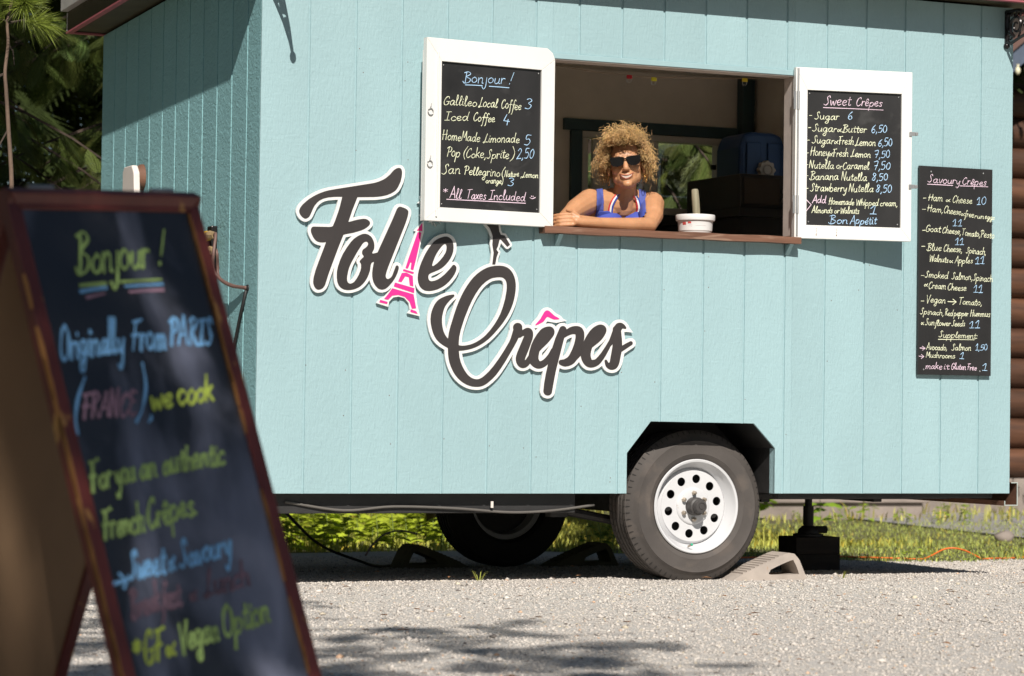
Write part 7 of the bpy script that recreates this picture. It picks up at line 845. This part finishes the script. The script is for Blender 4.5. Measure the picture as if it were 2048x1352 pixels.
m = MB(); m.b2(.95, 2.9, 1.95, 2.34, 1.45, 1.49); m.obj('top', m_jamb, sh); m = MB(); m.b2(1.0, 2.88, 1.98, 2.34, .45, 1.448); m.obj('carcass', m_white, sh)
def bottle(x, y, z, r, h, m, label):
    b = MB(); b.lathe([(.0005, 0), (r, 0), (r, h*.62), (r*.45, h*.78), (r*.4, h), (.0005, h)], (x, y, z), (0, 0, 1), 20); return tag(b.obj('bottle', m, smooth=True, angle=40), label, 'bottle')
bottle(2.20, 2.1, 1.49, .05, .32, mat('green bottle', (.03, .16, .06), .3), 'dim green bottle on the rear counter between shutter and person')
bottle(2.30, 2.15, 1.49, .04, .26, mat('amber bottle', (.22, .07, .025), .3), 'dim amber bottle beside the green one on the rear counter')
# ------------------------------------------------------------------ the person at the window
PO = Vector((1.775, .25, 1.515)); PR = Vector((math.cos(th), -math.sin(th), 0)); PF = Vector((math.sin(th), math.cos(th), 0)); PU = Vector((0, 0, 1))
HT = Matrix.Rotation(math.radians(-6), 3, Vector((0, 1, 0))) @ Matrix.Rotation(math.radians(-3), 3, Vector((0, 0, 1)))
HC = Vector((0, -.08, .27))
def B(a, f, u): return PO+PR*a+PF*f+PU*u
def Hd(a, f, u): q = HC+HT @ (Vector((a, f, u))-HC); return B(*q)
PM = Matrix((PR, PF, PU)).transposed()
HM = PM @ HT
person = thing('person', 'smiling person with curly blond hair and black sunglasses leaning on the window sill', 'person', PO)
m_skin = mat('sun-tanned skin', (.52, .26, .132), .45, var=.10, vs=(22, 22, 22), bump=.0004, bs=(400, 400, 400), spec=.45)
_p = m_skin.node_tree.nodes['Principled BSDF']; _p.inputs['Subsurface Weight'].default_value = .12; _p.inputs['Subsurface Radius'].default_value = (.012, .004, .002); _p.inputs['Subsurface Scale'].default_value = .6
m_hair = mat('blond curls', (.76, .52, .25), .5, tint=True, transl=.15, var=.15)
m_top = mat('blue violet cotton', (.075, .10, .36), .75, var=.1, bump=.0006, bs=(300, 300, 300))
m_apron = mat('royal blue apron cloth', (.050, .075, .36), .8, var=.08)
m_shade = mat('black sunglasses', (.008, .007, .007), .12, spec=.35)
m_teeth = mat('teeth', (.64, .58, .50), .3); m_lip = mat('lips', (.36, .115, .07), .4); m_gold = mat('gold hoop', (.75, .42, .12), .3, metal=.9)
def cap(m, p, r, q, s, n=14):                          # round-ended tapered limb
    p = Vector(p); q = Vector(q); k = 7; P = []; R = []
    d = (q-p).normalized()
    for i in range(5): t = math.pi/2*(1-i/4); P.append(p-d*r*math.sin(t)); R.append(max(.0008, r*math.cos(t)))
    for i in range(1, k): f = i/k; P.append(p+(q-p)*f); R.append(r+(s-r)*f)
    for i in range(5): t = math.pi/2*i/4; P.append(q+d*s*math.sin(t)); R.append(max(.0008, s*math.cos(t)))
    m.tube(P, R, n)
def remesh(m, vox, it, name, mt, parent):
    o = m.obj(name, mt, parent); r = o.modifiers.new('r', 'REMESH'); r.mode = 'VOXEL'; r.voxel_size = vox; s = o.modifiers.new('s', 'SMOOTH'); s.iterations = it; s.factor = .5
    dg = bpy.context.evaluated_depsgraph_get(); me = bpy.data.meshes.new_from_object(o.evaluated_get(dg)); o.modifiers.clear(); o.data = me; me.polygons.foreach_set('use_smooth', [True]*len(me.polygons)); return o
m = MB()
def el(c, r, M=PM): m.ball(c, r, 20, M)
el(B(-.02, .34, -.42), (.17, .13, .16)); cap(m, B(-.02, .32, -.38), .14, B(-.02, .20, -.15), .115, 20)
el(B(-.02, .13, -.03), (.145, .10, .13)); el(B(-.022, .06, .06), (.135, .085, .10)); cap(m, B(-.02, .22, -.2), .115, B(-.02, .08, .04), .12, 20)
cap(m, B(-.12, -.055, .133), .058, B(.085, .04, .135), .058); cap(m, B(-.155, -.085, .140), .053, B(-.10, -.03, .10), .07); cap(m, B(.115, .045, .142), .053, B(.07, .04, .10), .07)
el(B(-.085, -.045, .025), (.072, .075, .075)); el(B(.045, .005, .025), (.072, .075, .075))
cap(m, B(-.012, -.01, .12), .055, B(.0, -.055, .235), .047, 18); cap(m, B(-.03, -.01, .175), .034, B(-.13, -.06, .148), .040); cap(m, B(.02, .0, .175), .034, B(.095, .03, .148), .040)
# her right arm (viewer's left) and left arm (viewer's right), folded on the sill
R_S, R_E, R_W = (-.158, -.090, .138), (-.282, -.325, .034), (-.09, -.262, .030)
L_S, L_E, L_W = (.120, .048, .140), (.100, -.150, .034), (-.195, -.372, .026)
cap(m, B(*R_S), .056, B(-.225, -.21, .09), .046); cap(m, B(-.225, -.21, .09), .043, B(*R_E), .032); cap(m, B(*R_E), .032, B(-.215, -.325, .031), .031); cap(m, B(-.215, -.325, .031), .031, B(*R_W), .022)
cap(m, B(*L_S), .056, B(.115, -.06, .088), .049); cap(m, B(.118, -.06, .085), .048, B(*L_E), .034); cap(m, B(*L_E), .034, B(.02, -.235, .028), .031); cap(m, B(.02, -.235, .028), .031, B(*L_W), .021)
# left hand closed over the right elbow: palm, four fingers, thumb
cap(m, B(*L_W), .021, B(-.225, -.384, .030), .020); 
for i, (z, l) in enumerate(((.006, .9), (.0215, 1.0), (.037, 1.06), (.0525, .92))):
    k0 = B(-.240, -.396+.004*i, .008+.0155*i+.006); k1 = B(-.282-.012*l, -.390+.004*i, z+.005); k2 = B(-.314-.004*l, -.362, z+.002); k3 = B(-.322, -.330, z)
    cap(m, B(-.222, -.386, .022+.009*i), .0094, k0, .0082, 10); cap(m, k0, .0074, k1, .0068, 10); cap(m, k1, .0067, k2, .0062, 10); cap(m, k2, .0061, k3, .0054, 10)
cap(m, B(-.212, -.384, .046), .0115, B(-.235, -.372, .070), .0095, 10); cap(m, B(-.235, -.372, .070), .0092, B(-.262, -.345, .078), .0078, 10)
# right hand lying flat under the left arm
cap(m, B(*R_W), .022, B(-.055, -.24, .030), .022)
for i in range(4): a = -.02+.012*i; cap(m, B(-.050, -.250+.014*i, .030), .0095, B(-.015, -.232+.016*i, .028), .0085, 10); cap(m, B(-.015, -.232+.016*i, .028), .0082, B(.014-.004*abs(i-1.5), -.216+.018*i, .020), .0068, 10)
cap(m, B(-.065, -.23, .038), .010, B(-.04, -.205, .045), .008, 10)
body0 = len(m.v)
# head
def he(c, r): m.ball(Hd(*c), r, 24, HM)
he((0, -.055, .335), (.076, .094, .092)); he((0, -.095, .275), (.063, .075, .080)); he((0, -.120, .235), (.046, .052, .040)); he((0, -.163, .211), (.021, .017, .016)); he((0, -.150, .330), (.052, .022, .030))
for s in (-1, 1): he((s*.039, -.138, .276), (.022, .020, .020)); he((s*.045, -.100, .246), (.017, .040, .030)); he((s*.077, -.062, .287), (.008, .017, .030)); he((s*.027, -.160, .331), (.024, .013, .010))
cap(m, Hd(0, -.168, .318), .009, Hd(0, -.188, .280), .0125, 10); he((0, -.189, .276), (.0125, .011, .010)); he((.010, -.180, .273), (.008, .010, .0075)); he((-.010, -.180, .273), (.008, .010, .0075))
he((0, -.166, .247), (.028, .014, .018)); 
body = remesh(m, .0032, 5, 'body', m_skin, person)
# lips, teeth
from mathutils.bvhtree import BVHTree
bvh = BVHTree.FromPolygons([v.co.copy() for v in body.data.vertices], [tuple(p.vertices) for p in body.data.polygons])
m_brow = mat('dark eyebrow', (.07, .035, .018), .7)
def face(a, u, lift=0.):                               # point of the face in front of (a, u)
    o = Hd(a, -.4, u)-BASE[body]; d_ = HM @ Vector((0, 1, 0)); h = bvh.ray_cast(o, d_); return (h[0]-d_*lift+BASE[body]) if h[0] else Hd(a, -.16, u)
LA = [(-.031, .2585), (-.018, .2505), (0, .2475), (.018, .2505), (.031, .2585)]
up_ = [tuple(face(a, u, .0005)) for a, u in catm(LA, 6)]; lo_ = [tuple(face(a, u-.0135*(1-(a/.031)**2), .0005)) for a, u in catm(LA, 6)]
m = MB(); m.tube(up_, [.0012+.0018*math.sin(math.pi*i/24) for i in range(25)], 8); m.tube(lo_, [.0012+.0020*math.sin(math.pi*i/24) for i in range(25)], 8); m.obj('lips', m_lip, person, smooth=True)
m = MB(); V = []
for a, u in catm(LA, 6): d_ = .0112*max(0, 1-(a/.030)**2); V += [tuple(face(a, u-.0005, .0012)), tuple(face(a, u-d_, .0012))]
m.add(V, [(2*i, 2*i+2, 2*i+3, 2*i+1) for i in range(len(V)//2-1)]); m.obj('teeth', m_teeth, person, smooth=True)
for s in (-1, 1):
    m = MB(); m.tube([tuple(face(s*a, u, .001)) for a, u in ((.012, .325), (.028, .329), (.046, .326))], [.0025, .003, .0018], 6); m.obj('eyebrow', m_brow, person)
# sunglasses
sg = MB()
for s in (-1, 1):
    c = Vector((s*.034, -.186, .308)); P = catm([(-.030, .012), (-.024, .019), (.0, .021), (.028, .021), (.033, .014), (.027, -.012), (.012, -.020), (-.008, -.020), (-.024, -.011)], 4, True)
    P = [(s*p[0], p[1]) for p in P]
    cur = lambda a: .055*(c.x+a)**2*10
    sg.prism(P, lambda a, u: tuple(Hd(c.x+a, c.y-.002+cur(a), c.z+u)), lambda a, u: tuple(Hd(c.x+a, c.y+.003+cur(a), c.z+u)))
    sg.tube([tuple(Hd(s*.066, -.163, .322)), tuple(Hd(s*.076, -.12, .318)), tuple(Hd(s*.079, -.06, .308))], .003, 6)
sg.tube([tuple(Hd(-.012, -.188, .316)), tuple(Hd(0, -.190, .318)), tuple(Hd(.012, -.188, .316))], .0035, 6); sg.obj('sunglasses', m_shade, person, bevel=.001)
for s in (-1, 1):
    m = MB(); c = Hd(s*.082, -.075, .236); m.tube([tuple(c+HM @ Vector((.004*math.sin(a)*s, .016*math.sin(a), .019*math.cos(a)))) for a in np.linspace(0, 6.283, 25)], .0014, 6); m.obj('earring', m_gold, person, smooth=True)
# clothes: shells lifted off the body
def shell(name, test, lift, mt, extra=None):
    me = body.data; n = len(me.vertices); co = np.empty(n*3, np.float32); me.vertices.foreach_get('co', co); co = co.reshape(-1, 3); no = np.empty(n*3, np.float32); me.vertices.foreach_get('normal', no); no = no.reshape(-1, 3)
    A_ = np.array([PR, PF, PU]); L = co @ A_.T
    keep = test(L); F = [tuple(p.vertices) for p in me.polygons if all(keep[v] for v in p.vertices)]
    used = sorted({v for f in F for v in f}); mp = {v: i for i, v in enumerate(used)}
    ms = bpy.data.meshes.new(name); ms.from_pydata([tuple(co[v]+no[v]*lift) for v in used], [], [tuple(mp[v] for v in f) for f in F]); ms.materials.append(mt); ms.polygons.foreach_set('use_smooth', [True]*len(ms.polygons))
    o = link(name, ms, person); s = o.modifiers.new('t', 'SOLIDIFY'); s.thickness = .003; s.offset = 1; sm = o.modifiers.new('s', 'SMOOTH'); sm.iterations = 3; return o
def torso(L, x0=0):
    a, f, u = L[:, 0], L[:, 1], L[:, 2]; t = (f+.03-.45*(a+.02))        # turn with the shoulders
    return a, f, u, t
def top_test(L):
    a, f, u, t = torso(L); ca = a+.022; w_ = np.abs(ca)
    return (u < .215) & ((u < .16) | (w_ > .074)) & (w_ < .112+.10*np.clip(.10-u, 0, .3)) & ((u < .055+1.6*np.clip(w_-.062, 0, .2)) | (w_ > .078) | (t > .06)) & (f > -.16) & ~((u < .085) & (f < -.115) & (w_ > .085))
shell('tank_top', top_test, .003, m_top)
def bib_test(L):
    a, f, u, t = torso(L); ca = a+.018; return (u < .064+.5*np.clip(np.abs(ca-.008), 0, .07)) & (np.abs(ca) < .105) & (t < .01) & (f > -.15)
shell('apron', bib_test, .0085, m_apron)
bt = [MB(), MB(), MB()]; SC = [m_white, mat('red ribbon', (.50, .03, .03), .6), mat('navy ribbon', (.03, .06, .32), .6)]
def on_skin(a, u, lift=.008):
    o = Vector(B(a, -.5, u))-BASE[body]; h = bvh.ray_cast(o, PF); return (h[0]+h[1]*lift+BASE[body]) if h[0] else B(a, -.1, u)
for a0, a1, b0, b1 in ((-.034, -.072, .172, .088), (.036, .050, .168, .085)):
    for k, off in enumerate((0, -.0075, .0075)):
        rows = []
        for i in range(9): f = i/8; a = a0+(a1-a0)*f-.012*math.sin(f*3.1)*(1 if a0 < 0 else -1); u = b0+(b1-b0)*f; rows.append((on_skin(a+off-.0037, u), on_skin(a+off+.0037, u)))
        bt[k].add([tuple(p) for r in rows for p in r], [(2*i, 2*i+1, 2*i+3, 2*i+2) for i in range(8)])
ap = [b_.obj('apron_ribbon', c_, person) for b_, c_ in zip(bt, SC)]
# hair: loose corkscrew curls
r = np.random.default_rng(4); n = 2700; S_ = 20
d = r.normal(0, 1, (n*3, 3)); d /= np.linalg.norm(d, axis=1, keepdims=True)
ok = ~((d[:, 1] < -.42) & (d[:, 2] < .60) & (np.abs(d[:, 0]) < .74)) & (d[:, 2] > -.62) & ~((d[:, 2] < -.1) & (d[:, 1] < -.05) & (np.abs(d[:, 0]) < .85)); d = d[ok][:n]
fa = r.uniform(-.95, .95, 420); fz = r.uniform(.52, .80, 420); fd = np.stack([fa*.62, -np.sqrt(np.clip(1-(fa*.62)**2-fz**2, .02, 1)), fz], 1); d = np.vstack([d, fd/np.linalg.norm(fd, axis=1, keepdims=True)]); n = len(d)
root = np.array([0, -.055, .335])+d*np.array([.074, .090, .090])
ln = r.uniform(.026, .056, n)*(1+.2*(d[:, 2] < .1)); fr = (d[:, 1] < -.15) & (d[:, 2] > .5); ln[fr] *= 1.35
out = d+np.array([0, -.10, .10]); out[:, 2] *= .85; out /= np.linalg.norm(out, axis=1, keepdims=True); out += r.normal(0, .22, (n, 3)); out[fr] += (0, -.75, -.05); tt = np.linspace(0, 1, S_)
cen = root[:, None]+out[:, None]*(ln[:, None, None]*tt[None, :, None])+np.array([0, 0, -1.])[None, None]*(.22*ln[:, None, None]*tt[None, :, None]**2)*(1.2-d[:, None, 2:3]).clip(.1, 1.6)
ph = r.uniform(0, 6.28, n)[:, None]+tt[None]*r.uniform(12, 22, n)[:, None]; hr_ = (.003+.0085*tt)[None]*r.uniform(.6, 1.3, n)[:, None]
e1 = np.cross(out, r.normal(0, 1, (n, 3))); e1 /= np.linalg.norm(e1, axis=1, keepdims=True); e2 = np.cross(out/np.linalg.norm(out, axis=1, keepdims=True), e1)
cen = cen+e1[:, None]*(np.cos(ph)*hr_)[..., None]+e2[:, None]*(np.sin(ph)*hr_)[..., None]
cen = (cen-np.array(HC)) @ np.array(HT).T+np.array(HC)
A_ = np.array([PR, PF, PU]); cen = cen @ A_+np.array(PO)
wd = (.0010+.0009*r.random(n))[:, None, None]*(1-.6*tt)[None, :, None]; tri = [np.array([1, 0, 0.]), np.array([-.5, .5, .7]), np.array([-.5, -.5, -.7])]
V = np.stack([cen+q[None, None]*wd for q in tri], 2).reshape(-1, 3)
base_ = (np.arange(n)[:, None]*S_+np.arange(S_-1)[None]).reshape(-1, 1)*3
F = np.concatenate([np.concatenate([base_+j, base_+(j+1) % 3, base_+3+(j+1) % 3, base_+3+j], 1) for j in range(3)])
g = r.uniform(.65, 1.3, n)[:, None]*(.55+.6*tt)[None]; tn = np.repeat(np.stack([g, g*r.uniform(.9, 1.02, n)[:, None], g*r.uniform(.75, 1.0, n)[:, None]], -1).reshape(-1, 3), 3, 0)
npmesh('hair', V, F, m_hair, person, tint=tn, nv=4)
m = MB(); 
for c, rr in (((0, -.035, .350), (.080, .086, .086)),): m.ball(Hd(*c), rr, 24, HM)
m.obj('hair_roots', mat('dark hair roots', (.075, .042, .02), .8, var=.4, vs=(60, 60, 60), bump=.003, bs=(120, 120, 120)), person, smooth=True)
